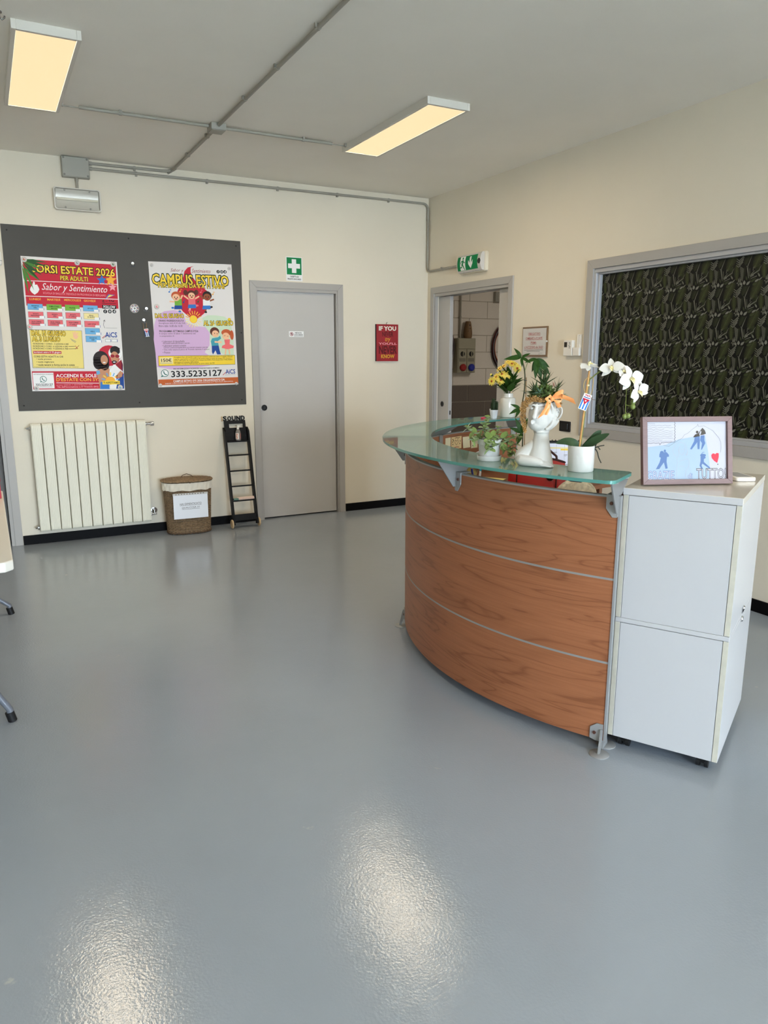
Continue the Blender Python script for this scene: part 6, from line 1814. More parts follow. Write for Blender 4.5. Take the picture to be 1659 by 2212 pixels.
for k in range(26):
    a = 2 * PI * k / 26
    b.ell((8.3 + 1.25 * math.cos(a) + 0.45 * math.sin(a), -2.3 - 0.35 * math.cos(a), 20.7 + 2.25 * math.sin(a)), (0.44, 0.5, 0.44), 8, 6)
b.ell((8.0, -1.6, 20.5), (1.35, 0.55, 2.1), 14, 10)
b.ell((7.2, -1.2, 19.6), (1.3, 1.3, 2.4), 14, 10)
for k in range(12):
    a = 0.5 + PI * 1.1 * k / 11
    b.ell((8.1 + 0.62 * math.cos(a), -2.35, 20.5 + 1.15 * math.sin(a)), (0.28, 0.35, 0.28), 8, 6)
b.ell((6.5, -3.0, 19.0), (0.55, 0.5, 0.8), 10, 8)
tb([(5.4, -3.9, 24.3), (6.0, -3.7, 22.6), (6.0, -3.5, 20.9)], [0.55, 0.6, 0.55], 10)
for dx, z1 in ((0.0, 19.0), (0.9, 18.6), (1.7, 18.2), (2.4, 17.6)):
    tb([(4.3 + dx * 0.6, -3.2 + dx * 0.5, 14.6 + dx * 0.1), (6.0 + dx * 0.6, -3.2 + dx * 0.7, 16.4), (6.7 + dx * 0.7, -2.7 + dx * 0.6, z1)], [0.6, 0.62, 0.5], 10)
b.v = [(x * 0.01, y * 0.01, max(z, 0.0) * 0.01) for x, y, z in b.v]
me = b.mesh('bust', bust_m)
tmp = bpy.data.objects.new('bust_tmp', me)
COL.objects.link(tmp)
rm = tmp.modifiers.new('r', 'REMESH')
rm.mode = 'VOXEL'
rm.voxel_size = 0.0018
sm_ = tmp.modifiers.new('s', 'SMOOTH')
sm_.factor = 0.5
sm_.iterations = 2
dg = bpy.context.evaluated_depsgraph_get()
me2 = bpy.data.meshes.new_from_object(tmp.evaluated_get(dg))
bpy.data.objects.remove(tmp)
me2.name = 'bust'
me2.materials.clear()
me2.materials.append(bust_m)
me2.polygons.foreach_set('use_smooth', [True] * len(me2.polygons))
zmin = min(v.co.z for v in me2.vertices)
for v in me2.vertices:
    v.co.z = max(0.0, v.co.z - zmin)
place('bust', me2, t)
cm = 0.01
random.seed(11)
moss_m = mat('dried_golden_moss', (196, 154, 98), rough=0.9, spec=0.1, var=0.4, vscale=90)
m = MB()
def crumbs(c, r, n):
    for _ in range(int(n * 2.3)):
        while True:
            q = Vector((random.uniform(-1, 1), random.uniform(-1, 1), random.uniform(-1, 1)))
            if q.length < 1:
                break
        p_ = Vector((c[0] + q.x * r[0], c[1] + q.y * r[1], c[2] + q.z * r[2])) * cm
        d = Vector((random.uniform(-1, 1), random.uniform(-1, 1), random.uniform(-1, 0.6)))
        lf = leaf(random.uniform(0.004, 0.0075), random.uniform(0.0022, 0.004), 3, 0.5, random.uniform(-0.6, 0.6))
        m.merge(lf, orient(p_, d, random.uniform(0, 6)))
for c, r, n in (((-2.6, -3.4, 25.8), (1.9, 1.8, 1.3), 150), ((-0.4, -4.8, 26.2), (2.0, 1.2, 1.15), 150), ((1.6, -5.0, 25.8), (1.5, 1.0, 0.95), 110), ((3.6, -4.8, 25.8), (1.4, 1.0, 0.8), 70), ((-4.2, -2.2, 24.0), (1.5, 1.5, 1.6), 130), ((-5.0, -1.8, 21.6), (1.3, 1.3, 1.8), 120), ((-4.9, -1.8, 18.8), (1.2, 1.1, 1.8), 110), ((-4.4, -1.9, 16.2), (1.0, 0.9, 1.7), 90), ((-3.9, -2.0, 14.0), (0.6, 0.6, 1.3), 40), ((8.6, -1.0, 24.5), (0.7, 0.8, 1.8), 60)):
    crumbs(c, r, n)
stuff(m.build('dried_moss', moss_m, t))
MB().ell((2.8 * cm, -0.2 * cm, 25.4 * cm), (4.4 * cm, 4.2 * cm, 1.5 * cm), 20, 10).build('soil', mat('dark_soil', (40, 30, 22), rough=0.9), t, smooth=60)
g1 = mat('green_succulent', (108, 128, 70), rough=0.55, spec=0.25, var=0.3, vscale=60)
g2 = mat('dark_aloe_green', (58, 74, 42), rough=0.55, spec=0.25, var=0.25, vscale=40)
g3 = mat('blue_green_rosette', (92, 116, 92), rough=0.55, spec=0.25, var=0.15, vscale=40)
m = MB()
for _ in range(420):
    a = random.uniform(0, 2 * PI)
    rr_ = math.sqrt(random.random())
    x, y = 3.0 + 5.6 * rr_ * math.cos(a), -0.8 + 4.6 * rr_ * math.sin(a)
    z = 26.2 + 4.2 * (1 - rr_ * rr_) * random.uniform(0.5, 1.1) + random.uniform(-0.4, 0.6)
    if x > 6.5:
        z += random.uniform(-1.0, 1.5)
    d = Vector((math.cos(a) * rr_ + random.uniform(-0.5, 0.5), math.sin(a) * rr_ + random.uniform(-0.5, 0.5), random.uniform(0.0, 1.0)))
    m.merge(leaf(random.uniform(0.012, 0.020), random.uniform(0.008, 0.013), 4, 0.3, 0.2), orient(Vector((x, y, z)) * cm, d, random.uniform(-0.6, 0.6)))
stuff(m.build('succulent_foliage', g1, t, smooth=60))
def spikes(c, dirs, material, name, w0=0.007):
    for d, L in dirs:
        leaf(L, w0, 6, 0.6, 0.05, tip=1.3, fat=0.35).build(name, material, t, M=orient(Vector(c) * cm, d), smooth=60)
random.seed(5)
sp = []
for k in range(8):
    for j in range(2):
        a = 2 * PI * k / 8 + j * 0.4
        el = 1.05 - 0.4 * j
        sp.append(((math.cos(a) * math.cos(el), math.sin(a) * math.cos(el) * 0.8, math.sin(el)), random.uniform(0.055, 0.074)))
spikes((2.4, -0.5, 30.6), sp, g2, 'aloe_blade', 0.014)
sp = []
for k in range(8):
    a = 2 * PI * k / 8 + 0.2
    sp.append(((math.cos(a) * 0.6, math.sin(a) * 0.5, 0.9 + 0.3 * (k % 2)), random.uniform(0.035, 0.055)))
spikes((2.7, -0.5, 34.0), sp, g2, 'aloe_blade', 0.012)
MB().tube([(2.4 * cm, -0.5 * cm, 0.26), (2.5 * cm, -0.5 * cm, 0.31), (2.75 * cm, -0.5 * cm, 0.352)], [0.006, 0.008, 0.006], 8).build('aloe_stem', g2, t, smooth=60)
spikes((-0.6, -3.2, 28.4), (((-1, -0.2, 0.75), 0.066), ((-0.7, -0.5, 0.9), 0.05), ((-1, -0.3, 0.15), 0.066), ((-1, -0.6, -0.02), 0.055), ((-0.25, -0.4, 1), 0.055), ((0.1, -0.5, 1.1), 0.06), ((-0.5, 0.2, 1), 0.05)), g2, 'aloe_blade', 0.013)
spikes((0.8, -4.0, 28.0), (((-1, -0.6, 0.1), 0.042), ((-0.6, -0.9, 0.3), 0.036), ((0, -1, 0.4), 0.034), ((0.7, -0.8, 0.3), 0.034), ((-0.9, -0.2, 0.6), 0.035), ((0.5, -0.3, 0.9), 0.032), ((-0.3, -0.4, 1), 0.034)), g3, 'rosette_leaf', 0.016)
spikes((7.6, 0.6, 29.2), (((0.1, 0, 1), 0.052), ((0.4, -0.2, 1), 0.046), ((-0.3, 0, 1), 0.048), ((0.7, -0.2, 0.8), 0.046), ((-0.6, -0.2, 0.8), 0.034), ((0.2, -0.5, 0.9), 0.042), ((0.5, 0.2, 1), 0.05)), g2, 'aloe_blade', 0.011)
spikes((9.2, -0.6, 26.6), (((1, -0.3, 0.35), 0.03), ((0.9, -0.6, -0.1), 0.028), ((0.6, -0.6, 0.6), 0.03), ((1, 0.1, 0.6), 0.026)), g1, 'succulent_leaf', 0.013)
spikes((4.3, -4.8, 25.8), (((-0.3, -1, 0.5), 0.026), ((0.3, -0.9, -0.6), 0.028), ((-0.5, -0.7, -0.5), 0.026)), g1, 'succulent_leaf', 0.014)
spikes((6.2, -0.4, 30.6), (((0.0, 0, 1), 0.02), ((-0.35, -0.2, 1), 0.024)), mat('dry_pink_leaf', (176, 132, 112), rough=0.7), 'dry_leaf', 0.008)
rib_m = mat('orange_satin_ribbon', (244, 160, 90), rough=0.35, sheen=0.4, spec=0.5)
def strip(path, ws, nm):
    """ribbon strip: path points in cm with a width vector at each"""
    n = len(path)
    pp = smooth_path(path, 5)
    ww = smooth_path(ws, 5)
    m = MB()
    vs = []
    for p_, w_ in zip(pp, ww):
        vs += [(p_ - w_ * 0.5) * cm, p_ * cm, (p_ + w_ * 0.5) * cm]
    fs = []
    for i in range(len(pp) - 1):
        a = i * 3
        fs += [(a, a + 1, a + 4, a + 3), (a + 1, a + 2, a + 5, a + 4)]
    m.add(vs, fs)
    return m.build(nm, rib_m, t, smooth=60, solid=0.0004)
KX, KZ = 5.7, 26.6
strip([(KX, -5.8, 26.4), (4.7, -6.6, 27.3), (3.9, -6.9, 26.9), (3.9, -6.6, 25.4), (KX, -6.0, 25.6)], [(0.2, 0, 0.8), (0.7, 0.3, 1.1), (1.3, 0.3, 0.5), (1.0, 0.2, -0.9), (0.2, 0, -0.8)], 'bow_loop')
strip([(KX, -5.7, 26.6), (7.2, -6.4, 28.0), (9.2, -6.4, 28.9), (9.6, -5.9, 28.2), (8.0, -5.4, 27.0), (KX, -5.6, 26.4)], [(-0.1, 0, 0.7), (-0.3, 0.2, 1.4), (0.1, 0.3, 1.7), (0.3, 0.6, 1.4), (0, 0.2, 1.3), (0, 0, 0.7)], 'bow_loop')
strip([(KX, -5.9, 26.2), (7.4, -6.3, 25.3), (9.0, -6.0, 25.5), (9.3, -5.6, 26.6), (7.6, -5.4, 26.8), (KX, -5.6, 26.4)], [(0, 0, 0.6), (0.1, 0, 1.0), (0.4, 0.3, 1.0), (0.4, 0.5, 0.7), (0, 0, 0.9), (0, 0, 0.6)], 'bow_loop')
def tail(pts):
    """flat ribbon end with a slanted cut; (x, y, z) in cm"""
    n = len(pts) // 2
    L, R_ = pts[:n], pts[n:]
    def fn(u, v):
        k = min(int(v * (n - 1)), n - 2)
        q = v * (n - 1) - k
        a_ = Vector(L[k]).lerp(Vector(L[k + 1]), q)
        b_ = Vector(R_[k]).lerp(Vector(R_[k + 1]), q)
        p_ = a_.lerp(b_, u)
        p_.y -= 0.25 * math.sin(PI * u)
        return p_ * cm
    MB().grid(fn, 4, 3 * (n - 1)).build('bow_tail', rib_m, t, smooth=60)
tail([(4.2, -6.0, 26.2), (3.0, -6.8, 22.8), (0.5, -7.3, 18.7), (5.4, -5.9, 25.6), (4.9, -6.6, 23.4), (3.3, -6.9, 20.7)])
tail([(4.6, -5.9, 25.0), (4.2, -6.2, 22.4), (3.2, -6.3, 20.3), (5.4, -5.8, 25.4), (5.1, -6.1, 22.6), (4.2, -6.2, 20.2)])
tail([(9.4, -5.6, 28.0), (11.6, -5.4, 27.2), (13.5, -5.2, 26.4), (9.3, -5.5, 26.4), (11.6, -5.3, 25.6), (14.6, -5.0, 24.2)])
tail([(6.4, -5.5, 25.8), (7.2, -5.2, 24.0), (8.0, -4.6, 22.8), (7.6, -5.4, 25.8), (8.8, -4.9, 24.4), (9.4, -4.2, 23.2)])
MB().ell((KX * cm, -6.0 * cm, 26.2 * cm), (0.0075, 0.006, 0.0095), 14, 10).build('bow_knot', rib_m, t, smooth=60)

# ---- white pot with trailing green plant
t = thing('trailing_potted_plant', 'round-leaved green plant trailing from a white pot with saucer on the counter', 'potted plant', facing(-2.155, -4.058, GT))
MB().lathe([(0, 0), (0.046, 0), (0.049, 0.004), (0.050, 0.020), (0.047, 0.020), (0.045, 0.006), (0, 0.006)], 32).build('saucer', ceram, t, smooth=40)
MB().lathe([(0, 0.007), (0.036, 0.007), (0.040, 0.012), (0.045, 0.066), (0.0485, 0.067), (0.051, 0.088), (0.048, 0.088), (0.044, 0.070), (0, 0.072)], 32).build('pot', ceram, t, smooth=40)
MB().lathe([(0, 0.080), (0.0465, 0.077), (0.0465, 0.070), (0, 0.070)], 24).build('soil', mat('dark_soil', (40, 30, 22)), t)
pl_m = mat('fuzzy_light_green_leaf', (128, 148, 72), rough=0.6, var=0.18, vscale=70, sheen=0.3)
st_m = mat('green_stem', (120, 138, 76), rough=0.6)
lf_me = [leaf(0.029, 0.026, 8, 0.22, 0.25, scal=6, fat=0.8, tip=0.62).mesh('leaf', pl_m, smooth=60), leaf(0.025, 0.022, 8, 0.35, 0.1, scal=6, fat=0.8, tip=0.62).mesh('leaf', pl_m, smooth=60)]
random.seed(21)
def sprig(path, step, s0, s1):
    step *= 0.72
    pp = smooth_path([Vector(p) * cm for p in path], 8)
    MB().tube(pp, 0.0016, 6).build('stem', st_m, t, smooth=60)
    acc, k = 0.0, 0
    tot = sum((b_ - a_).length for a_, b_ in zip(pp, pp[1:]))
    run = 0.0
    for a_, b_ in zip(pp, pp[1:]):
        d = b_ - a_
        acc += d.length
        run += d.length
        if acc > step:
            acc = 0.0
            k += 1
            ax = d.normalized()
            side = ax.cross(Vector((0, 0, 1)))
            if side.length < 0.2:
                side = Vector((1, 0, 0))
            side.normalize()
            fr = ax.cross(side)
            q = side if k % 2 else fr
            sc = s0 + (s1 - s0) * run / tot
            for s in (-1, 1):
                dd = q * s + ax * 0.55 + Vector((random.uniform(-0.25, 0.25), random.uniform(-0.45, 0.05), random.uniform(-0.15, 0.3)))
                place('leaf', lf_me[k % 2], t, orient(b_, dd, random.uniform(-0.4, 0.4), sc * random.uniform(0.85, 1.15)))
    e = pp[-1]
    for j in range(4):
        a = j * PI / 2 + 0.4
        place('leaf', lf_me[1], t, orient(e, (math.cos(a), math.sin(a) - 0.2, 0.7), 0, s1 * 0.9))
sprig([(-1.5, 0, 7.6), (-1.2, -0.5, 11), (-1.6, -0.8, 14.5), (-1.2, -1.0, 17.2)], 0.017, 1.2, 0.85)
sprig([(-2.5, -0.5, 7.6), (-4.6, -1.5, 10.4), (-7.0, -2.0, 11.6), (-9.0, -2.0, 13.0)], 0.018, 1.0, 1.0)
sprig([(-3.0, -1.0, 7.6), (-5.2, -2.4, 9.6), (-6.8, -2.8, 8.2)], 0.018, 1.1, 0.9)
sprig([(-0.4, -2.0, 7.8), (-0.6, -4.4, 9.2), (-0.2, -6.0, 7.0), (0.2, -6.2, 5.2)], 0.016, 1.2, 1.0)
sprig([(0.4, -1.6, 7.8), (1.6, -3.6, 10.4), (1.8, -4.6, 9.0), (2.6, -5.6, 6.4)], 0.017, 1.1, 0.9)
sprig([(2.6, 0, 7.6), (3.2, -0.4, 10.5), (3.2, -0.6, 13.2)], 0.014, 0.85, 0.75)
sprig([(3.2, 0.2, 7.6), (6.2, -0.6, 9.0), (8.2, -1.2, 8.0), (9.6, -1.4, 5.4), (8.8, -1.4, 2.6)], 0.015, 1.15, 1.0)
sprig([(3.6, 0.6, 7.6), (7.0, 0.4, 10.0), (10.4, 0.0, 10.6), (12.0, -0.4, 9.0)], 0.018, 0.9, 0.8)
sprig([(3.0, -1.6, 7.6), (5.6, -2.6, 7.2), (6.8, -3.0, 4.6)], 0.016, 1.1, 0.95)
sprig([(-1.0, 0.8, 7.6), (-2.0, 0.4, 11.4), (-3.0, 0.0, 14.4)], 0.018, 1.0, 0.8)

# ---- vase of yellow daisies
VX, VY = -0.722, -2.296
vmx = facing(VX, VY, GT)
t = thing('daisy_vase', 'white ceramic bottle vase holding yellow daisies, at the far end of the counter', 'vase of flowers', vmx)
MB().lathe([(0, 0.001), (0.050, 0.001), (0.053, 0.005), (0.053, 0.124), (0.049, 0.134), (0.036, 0.140), (0.035, 0.166), (0.031, 0.166), (0.031, 0.142), (0, 0.12)], 40).build('vase', mat('off_white_ceramic', (226, 220, 208), rough=0.22, spec=0.6), t, smooth=40)
dl = mat('dark_daisy_leaf', (48, 78, 26), rough=0.55, spec=0.2, var=0.3, vscale=40)
dy = mat('yellow_petal', (240, 214, 92), rough=0.55, var=0.08, vscale=60)
dcn = mat('rust_flower_centre', (168, 84, 30), rough=0.7, var=0.3, vscale=200)
petal = leaf(0.031, 0.0095, 5, 0.2, 0.12, fat=0.7)
dm = MB()
for k in range(17):
    a = 2 * PI * k / 17
    dm.merge(petal, RZ(a) @ RX(0.16 if k % 2 else 0.05) @ T(0, 0.004, 0.0005 * (k % 2)))
dme = dm.mesh('daisy', dy, smooth=60)
cme = MB().lathe([(0, 0.0045), (0.005, 0.004), (0.008, 0.0015), (0.0085, -0.001), (0, -0.002)], 14).mesh('daisy_centre', dcn, smooth=60)
stem_m = mat('dark_green_stem', (58, 84, 38), rough=0.6)
def daisy(x, y, z, d, s=1.0):
    M = T(x * cm, y * cm, z * cm) @ along(d) @ Matrix.Diagonal((s, s, s, 1))
    o = place('daisy', dme, t, M)
    place('daisy_centre', cme, o, T(0, 0, 0.001))
    e = Vector((x, y, z)) * cm - Vector(d).normalized() * 0.003
    MB().tube(smooth_path([(x * 0.08 * cm, y * 0.08 * cm, 0.10), (x * 0.3 * cm, y * 0.3 * cm, 0.19), (x * 0.8 * cm, y * 0.8 * cm, z * cm * 0.85), e], 4), 0.0016, 5).build('stem', stem_m, t)
for q in ((5.6, -3.2, 33.9, (0.35, -1, 0.15), 1.05), (1.9, -2.0, 37.0, (0.25, -0.8, 0.7), 1.0), (4.4, -0.6, 37.2, (0.5, -0.3, 0.9), 0.9), (-0.6, -0.8, 38.2, (-0.1, -0.5, 1.0), 0.9), (-3.6, -1.2, 35.4, (-0.6, -0.4, 0.8), 1.0), (-6.4, -1.2, 33.6, (-0.7, -0.5, 0.7), 0.9), (-4.6, -3.8, 30.0, (-0.3, -0.8, 0.6), 1.0), (-8.6, -2.2, 28.0, (-0.7, -0.6, 0.4), 0.95), (-11.6, -2.4, 25.0, (-0.6, -0.9, 0.0), 1.0), (-5.2, -4.6, 26.0, (-0.2, -1, 0.25), 1.05), (-1.3, -5.2, 27.2, (0.15, -1, 0.12), 0.95), (-2.4, -3.0, 31.0, (0.3, -0.8, 0.8), 0.7)):
    daisy(*q)
for (x, y, z) in ((-12.2, -2.0, 29.4), (-0.4, -3.0, 32.0), (2.0, -3.4, 29.4), (-5.6, -4.0, 22.8)):
    MB().ell((x * cm, y * cm, z * cm), (0.008, 0.008, 0.009), 10, 8).build('flower_bud', dy, t, smooth=60)
    MB().ell(((x + 0.5) * cm, y * cm, (z - 0.35) * cm), (0.009, 0.009, 0.007), 10, 6).build('bud_calyx', dl, t, smooth=60)
random.seed(9)
big = leaf(0.10, 0.045, 10, 0.25, 0.2, scal=5, fat=0.6).mesh('leaf', dl, smooth=60)
slim = leaf(0.10, 0.020, 8, 0.3, 0.1, fat=0.5).mesh('leaf', dl, smooth=60)
for k in range(30):
    a = 2 * PI * k / 30 + random.uniform(-0.2, 0.2)
    z = random.uniform(17, 23)
    r_ = 1.2 + (z - 16) * 0.42
    d = (math.cos(a) * 0.8, math.sin(a) * 0.8, random.uniform(0.5, 1.5))
    place('leaf', big if k % 3 else slim, t, orient((r_ * math.cos(a) * cm, r_ * math.sin(a) * cm, z * cm), d, random.uniform(-0.5, 0.5), random.uniform(0.75, 1.1)))
for (x, z, d) in ((2.5, 24, (0.5, -0.5, 1)), (3.5, 23, (0.9, -0.3, 1)), (0.5, 29, (-0.2, -0.5, 1)), (-2.0, 30, (-0.4, -0.4, 1)), (4, 27, (0.3, -0.3, 1)), (1.5, 26.0, (0.1, -0.8, 0.9)), (-5.0, 29.5, (-0.5, -0.4, 0.9))):
    place('leaf', big, t, orient((x * cm, -0.02, z * cm), d, random.uniform(-0.4, 0.4), 0.8))
for z in (17.0, 18.5, 20.0, 21.5):
    place('leaf', slim, t, orient((2.4 * cm, -0.005, z * cm), (1.0, -0.15, 0.8), 0.3, 0.8))

# ---- small cactus pots
def cactus(x, y, label, n=2):
    t = thing('cactus_pot', label, 'cactus', facing(x, y, GT), 'small cactus pots on the counter')
    MB().lathe([(0, 0), (0.018, 0), (0.020, 0.003), (0.028, 0.060), (0.0262, 0.061), (0.0245, 0.052), (0, 0.054)], 10).build('pot', mat('faceted_white_pot', (224, 226, 232), rough=0.45, bump=0.3, bscale=40), t)
    cmx = mat('dark_cactus_green', (46, 66, 40), rough=0.6, var=0.2, vscale=60)
    for k, (dx, dy, h_, r_) in enumerate(((-0.003, -0.004, 0.082, 0.011), (0.016, 0.004, 0.062, 0.009), (-0.014, 0.006, 0.055, 0.008))[:n + 1]):
        MB().tube([(dx, dy, 0.05), (dx * 1.1, dy, 0.05 + h_ * 0.6), (dx * 1.2, dy, 0.05 + h_)], [r_ * 0.8, r_, r_ * 0.4], 10).build('cactus_stem', cmx, t, smooth=60)
        m = MB()
        for i in range(9):
            for j in range(8):
                a = 2 * PI * j / 8 + i * 0.4
                z = 0.055 + h_ * 0.95 * i / 9
                m.merge(leaf(0.010, 0.006, 3, 0.6, -0.3, tip=1.2), orient((dx + r_ * 0.85 * math.cos(a), dy + r_ * 0.85 * math.sin(a), z), (math.cos(a), math.sin(a), 0.7)))
        stuff(m.build('cactus_spines', cmx, t))
cactus(-0.892, -2.368, 'small dark cactus in a faceted white pot, left of the daisy vase')
cactus(-0.832, -2.278, 'small cactus pot half hidden behind the daisy vase', 1)
t = tag(place('red_eraser', MB().box(-0.02, 0.02, -0.011, 0.011, 0, 0.010).mesh('red_eraser', mat('red_rubber', (206, 50, 84), rough=0.6), bevel=0.002), None, T(-0.955, -2.335, GT) @ RZ(0.4)), 'tiny pink-red eraser on the glass beside the cactus pot', 'eraser')

# ---- money tree rising behind the counter
PX, PY = -0.865, -2.62
t = thing('money_tree', 'tall thin plant with palmate dark leaves tied to a stake, behind the counter', 'potted plant', facing(PX, PY, WZ + 0.0006))
MB().lathe([(0, 0), (0.055, 0), (0.058, 0.004), (0.070, 0.11), (0.066, 0.11), (0.060, 0.09), (0, 0.09)], 28).build('pot', mat('white_plastic', (232, 228, 220)), t, smooth=40)
MB().lathe([(0, 0.095), (0.062, 0.094), (0.062, 0.08), (0, 0.08)], 20).build('soil', mat('dark_soil', (40, 30, 22)), t)
MB().tube(smooth_path([(0.02, 0, 0.09), (0.022, 0, 0.25), (0.010, 0, 0.42), (0.022, 0, 0.55), (0.018, 0, 0.66), (-0.005, 0, 0.745)], 5), 0.004, 7).build('trunk', mat('dark_bark', (58, 62, 36), rough=0.7), t, smooth=60)
MB().tube([(0.036, 0.01, 0.09), (0.030, 0.008, 0.62)], 0.0032, 7).build('stake', mat('bamboo_stake', (150, 116, 72), rough=0.6), t, smooth=60)
for z in (0.52, 0.60):
    MB().cyl((0.025, 0.004, z), (0.025, 0.004, z + 0.004), 0.010, 10).build('tie', mat('black_plastic', (14, 14, 15)), t)
pm = mat('glossy_dark_green_leaf', (40, 72, 20), rough=0.5, spec=0.2, var=0.25, vscale=30)
lme = leaf(0.12, 0.036, 10, 0.22, 0.22, tip=1.25, fat=0.75).mesh('leaflet', pm, smooth=60)
def palm(c, dirs):
    for d, s in dirs:
        place('leaflet', lme, t, orient(c, d, 0.0, s, up=(0.1, -1, 0.45)))
palm((-0.005, 0, 0.748), (((-1, -0.3, -0.02), 0.95), ((-0.55, -0.1, 0.75), 0.66), ((0.75, -0.1, 0.42), 0.52), ((0.1, -0.6, -0.8), 0.55), ((0.9, -0.35, -0.45), 0.6), ((-0.6, 0.5, 0.3), 0.6)))
MB().tube(smooth_path([(0.018, 0, 0.66), (0.04, -0.01, 0.72), (0.09, -0.02, 0.742)], 5), 0.0022, 6).build('leaf_stalk', st_m, t, smooth=60)
palm((0.09, -0.02, 0.742), (((-0.3, -0.3, -1), 0.75), ((0.35, -0.25, -1.1), 1.15), ((0.0, -0.5, -1.1), 1.1), ((0.75, -0.1, -0.75), 1.15), ((-0.85, -0.3, -0.25), 0.65), ((1.0, 0.1, -0.55), 0.9)))
palm((0.0, 0.0, 0.42), (((-1, -0.3, 0.5), 0.6), ((-0.9, -0.4, -0.4), 0.7), ((-0.5, -0.5, -0.9), 0.6)))
palm((0.015, -0.02, 0.26), (((-0.4, -0.3, 1.0), 0.9), ((-0.7, -0.4, 0.4), 0.8), ((-0.2, -0.5, -0.5), 0.8), ((0.3, -0.4, 0.9), 0.9)))

# ---- white orchid
OX, OY = -2.030, -4.462
t = thing('orchid', 'white orchid with an arching flower stem in a white cylindrical pot on the counter', 'orchid', facing(OX, OY, GT))
MB().lathe([(0, 0), (0.044, 0), (0.0465, 0.003), (0.0495, 0.094), (0.048, 0.096), (0.046, 0.094), (0.045, 0.080), (0, 0.080)], 40).build('pot', ceram, t, smooth=40)
MB().lathe([(0, 0.088), (0.045, 0.085), (0.045, 0.075), (0, 0.075)], 24).build('bark_mulch', mat('bark_mulch', (70, 54, 40), rough=0.9, var=0.4, vscale=80), t)
ol = mat('dark_orchid_leaf', (44, 68, 40), rough=0.45, spec=0.3, var=0.08, vscale=20)
def bigleaf(pts, W, nm='leaf', roll=0.0):
    pp = smooth_path([Vector(p) * cm for p in pts], 6)
    n = len(pp) - 1
    vs = []
    for i, p_ in enumerate(pp):
        t_ = i / n
        d = (pp[min(i + 1, n)] - pp[max(i - 1, 0)]).normalized()
        s = d.cross(Vector((math.sin(roll), -0.8, 0.6 * math.cos(roll)))).normalized()
        w_ = W * cm / 2 * max(0.02, math.sin(PI * min(1, 0.16 + 0.84 * t_))) ** 0.65
        up_ = s.cross(d)
        vs += [p_ - s * w_ + up_ * w_ * 0.25, p_, p_ + s * w_ + up_ * w_ * 0.25]
    fs = []
    for i in range(n):
        a = i * 3
        fs += [(a, a + 1, a + 4, a + 3), (a + 1, a + 2, a + 5, a + 4)]
    MB().add(vs, fs).build(nm, ol, t, smooth=60, solid=0.001)
bigleaf([(-0.6, -0.5, 8.4), (-3.0, -1.5, 10.4), (-6.0, -2.2, 11.0), (-9.4, -2.6, 10.4)], 3.4)
bigleaf([(0.6, 0.2, 8.4), (3.2, 0.4, 11.0), (5.2, 0.6, 13.6), (6.6, 0.8, 15.2)], 3.2, roll=0.6)
bigleaf([(0.8, -0.8, 8.4), (3.4, -1.8, 10.8), (6.6, -2.4, 12.8), (9.4, -2.6, 14.4)], 3.0, roll=0.3)
for pts in ([(4.4, -1, 8.8), (6.2, -1.5, 9.6), (8.0, -1.6, 10.0)], [(4.2, -1, 8.8), (5.6, -2.0, 9.4), (6.6, -2.4, 8.4)], [(4.6, -1.2, 8.8), (5.6, -2.2, 7.6), (6.2, -2.6, 5.6), (7.2, -2.8, 3.6)], [(4.4, -0.8, 8.8), (5.2, -1, 10.4), (4.8, -1.2, 11.0)]):
    MB().tube(smooth_path([Vector(p) * cm for p in pts], 4), [0.0026] * 3 + [0.002] * (4 * (len(pts) - 1) - 2), 6).build('aerial_root', mat('dark_root', (50, 52, 44), rough=0.6), t, smooth=60)
MB().tube([(-0.9 * cm, -0.004, 0.080), (0.2 * cm, -0.004, 0.23), (1.15 * cm, -0.004, 0.367)], 0.0036, 9).build('bamboo_stake', mat('bamboo_tan', (190, 140, 80), rough=0.5, var=0.15, vscale=60), t, smooth=60)
ost = mat('olive_flower_stem', (112, 122, 56), rough=0.55)
MB().tube(smooth_path([Vector(p) * cm for p in ((-0.5, 0.2, 8.2), (0.4, 0.2, 20), (1.2, 0.0, 32.0), (2.6, -0.2, 34.6), (6.0, -0.6, 37.0), (10.0, -1.0, 36.8), (13.4, -1.2, 34.4), (15.8, -1.2, 30.8), (16.0, -1.2, 27.4))], 6), 0.0024, 7).build('flower_stem', ost, t, smooth=60)
MB().tube(smooth_path([Vector(p) * cm for p in ((14.4, -1.2, 30.4), (14.5, -1.2, 26.6), (14.6, -1.2, 22.4), (15.2, -1.2, 21.0))], 5), 0.0018, 6).build('side_stem', ost, t, smooth=60)
MB().tube(smooth_path([Vector(p) * cm for p in ((14.5, -1.2, 24.8), (16.0, -1.2, 24.4), (17.0, -1.3, 24.4))], 5), 0.0013, 6).build('side_stem', ost, t, smooth=60)
for (x, z, r_) in ((17.0, 25.8, 1.0), (17.0, 24.2, 1.0), (14.4, 20.6, 0.95), (15.6, 20.9, 0.95)):
    MB().ell((x * cm, -0.013, z * cm), (0.0090 * r_, 0.0085, 0.0105 * r_), 14, 10).build('bud', mat('olive_bud', (110, 124, 62), rough=0.5), t, smooth=60)
for z in (31.6,):
    MB().lathe([(0.0045, -0.003), (0.006, 0), (0.0045, 0.003)], 10).build('stem_tie', mat('cream_clip', (224, 206, 160), rough=0.5), t, M=T(1.0 * cm, -0.003, z * cm))
ow = mat('white_orchid_petal', (214, 212, 206), rough=0.5, subsurf=0.1, sheen=0.2)
oy = mat('cream_orchid_lip', (236, 226, 176), rough=0.5)
pet = leaf(0.040, 0.040, 10, 0.12, 0.18, fat=0.85).mesh('petal', ow, smooth=60)
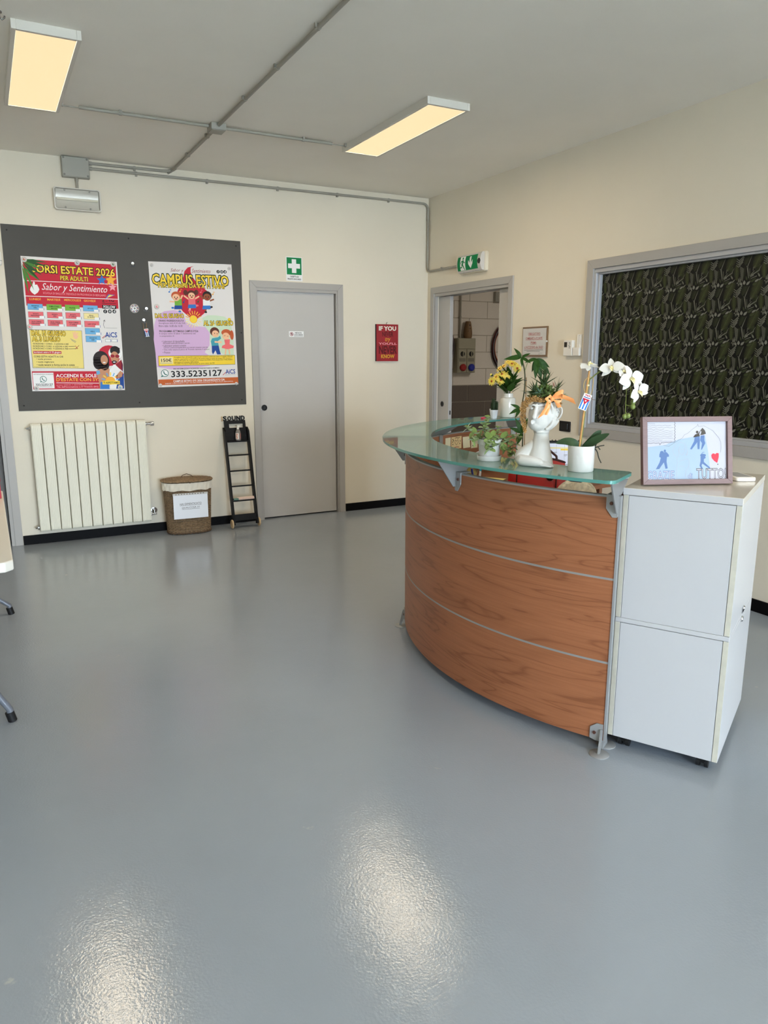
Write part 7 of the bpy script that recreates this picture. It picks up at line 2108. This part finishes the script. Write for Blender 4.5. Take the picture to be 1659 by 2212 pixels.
sepl = leaf(0.040, 0.021, 10, 0.12, 0.15, fat=0.8).mesh('sepal', ow, smooth=60)
colm = MB().ell((0, 0, 0.006), (0.005, 0.005, 0.009), 10, 8).merge(leaf(0.020, 0.014, 6, 0.9, 0.3), T(0, -0.002, 0.004) @ RZ(PI) @ RX(0.7)).merge(leaf(0.014, 0.010, 5, 1.2, -0.3), T(0.002, 0, 0.006) @ RZ(PI / 2 + 0.6) @ RX(0.9)).merge(leaf(0.014, 0.010, 5, 1.2, -0.3), T(-0.002, 0, 0.006) @ RZ(-PI / 2 - 0.6) @ RX(0.9)).mesh('flower', oy, smooth=60)
def orchid(x, y, z, d, roll, s=1.0, open_=0.12):
    M = T(x * cm, y * cm, z * cm) @ along(d) @ RZ(roll) @ Matrix.Diagonal((s, s, s, 1))
    o = place('flower', colm, t, M)
    for a in (PI / 2, -PI / 2):
        place('petal', pet, o, RZ(a) @ RX(open_) @ T(0, 0.003, 0.002))
    for a in (0, PI * 0.70, -PI * 0.70):
        place('sepal', sepl, o, RZ(a) @ RX(open_ * 0.6) @ T(0, 0.003, -0.001))
orchid(0.9, -0.8, 38.6, (0.15, -0.35, 0.93), 0.5, 0.95, 0.05)
orchid(8.9, -1.8, 37.6, (-0.1, -0.75, 0.55), 0.2, 1.05, 0.3)
orchid(12.6, -1.2, 36.4, (0.6, -0.6, 0.5), 0.6, 0.8, 0.3)
orchid(15.6, -2.0, 34.0, (0.45, -0.9, 0.2), 0.25, 1.15, 0.2)
orchid(18.4, -2.0, 29.6, (0.6, -0.85, 0.05), 0.5, 1.0, 0.3)
# flag tag hanging from the orchid stake
tm = facing(OX, OY, GT) @ T(0.35 * cm, -0.012, 25.6 * cm) @ RY(math.radians(20))
t = thing('flag_tag', 'small paper tag printed with a blue, white and red flag, tied to the orchid stake', 'tag', tm)
MB().box(-0.0148, 0.0148, -0.0007, 0.0, -0.030, 0.030).build('card', ink('paper'), t)
e = Matrix(((1, 0, 0, 0), (0, 0, -1, -0.0007), (0, 1, 0, 0), (0, 0, 0, 1)))
p = Print(t, 0.0, 0.0002)
for k in range(3):
    p.rect(-0.0130 + k * 0.0104, -0.028, -0.0130 + k * 0.0104 + 0.0052, 0.012, 'blue', 1)
p.flat([(-0.0130, 0.012), (0.0130, 0.012), (0.0, -0.010)], 'red', 2)
p.flat([(0.0042 * (1 if k % 2 == 0 else 0.42) * math.sin(2 * PI * k / 10), 0.0045 + 0.0042 * (1 if k % 2 == 0 else 0.42) * math.cos(2 * PI * k / 10)) for k in range(10)], 'paper', 3)
p.line([(-0.009, 0.0235), (-0.004, 0.026), (0.0, 0.0225), (0.005, 0.026), (0.009, 0.023)], 0.0028, 'red', 2); p.line([(-0.011, 0.0165), (0.011, 0.0165)], 0.003, 'navy', 2)
for mb in p.c.values():
    mb.xform(e)
p.done()
gold = mat('gold_cord', (206, 170, 84), rough=0.4)
MB().tube(smooth_path([(-0.010, -0.001, 0.028), (-0.027, 0.0, 0.050), (-0.030, 0.0, 0.075), (-0.016, 0.002, 0.092)], 5), 0.0009, 5).build('cord', gold, t, smooth=60)
MB().tube(smooth_path([(0.008, -0.001, 0.027), (0.006, 0.0, 0.05), (-0.004, 0.002, 0.082), (-0.010, 0.003, 0.09)], 5), 0.0009, 5).build('cord', gold, t, smooth=60)
MB().tube(smooth_path([(0.011, -0.001, 0.022), (0.020, -0.002, 0.018), (0.030, -0.002, 0.020)], 4), 0.0009, 5).build('cord_end', mat('brown_twine', (120, 88, 60)), t, smooth=60)
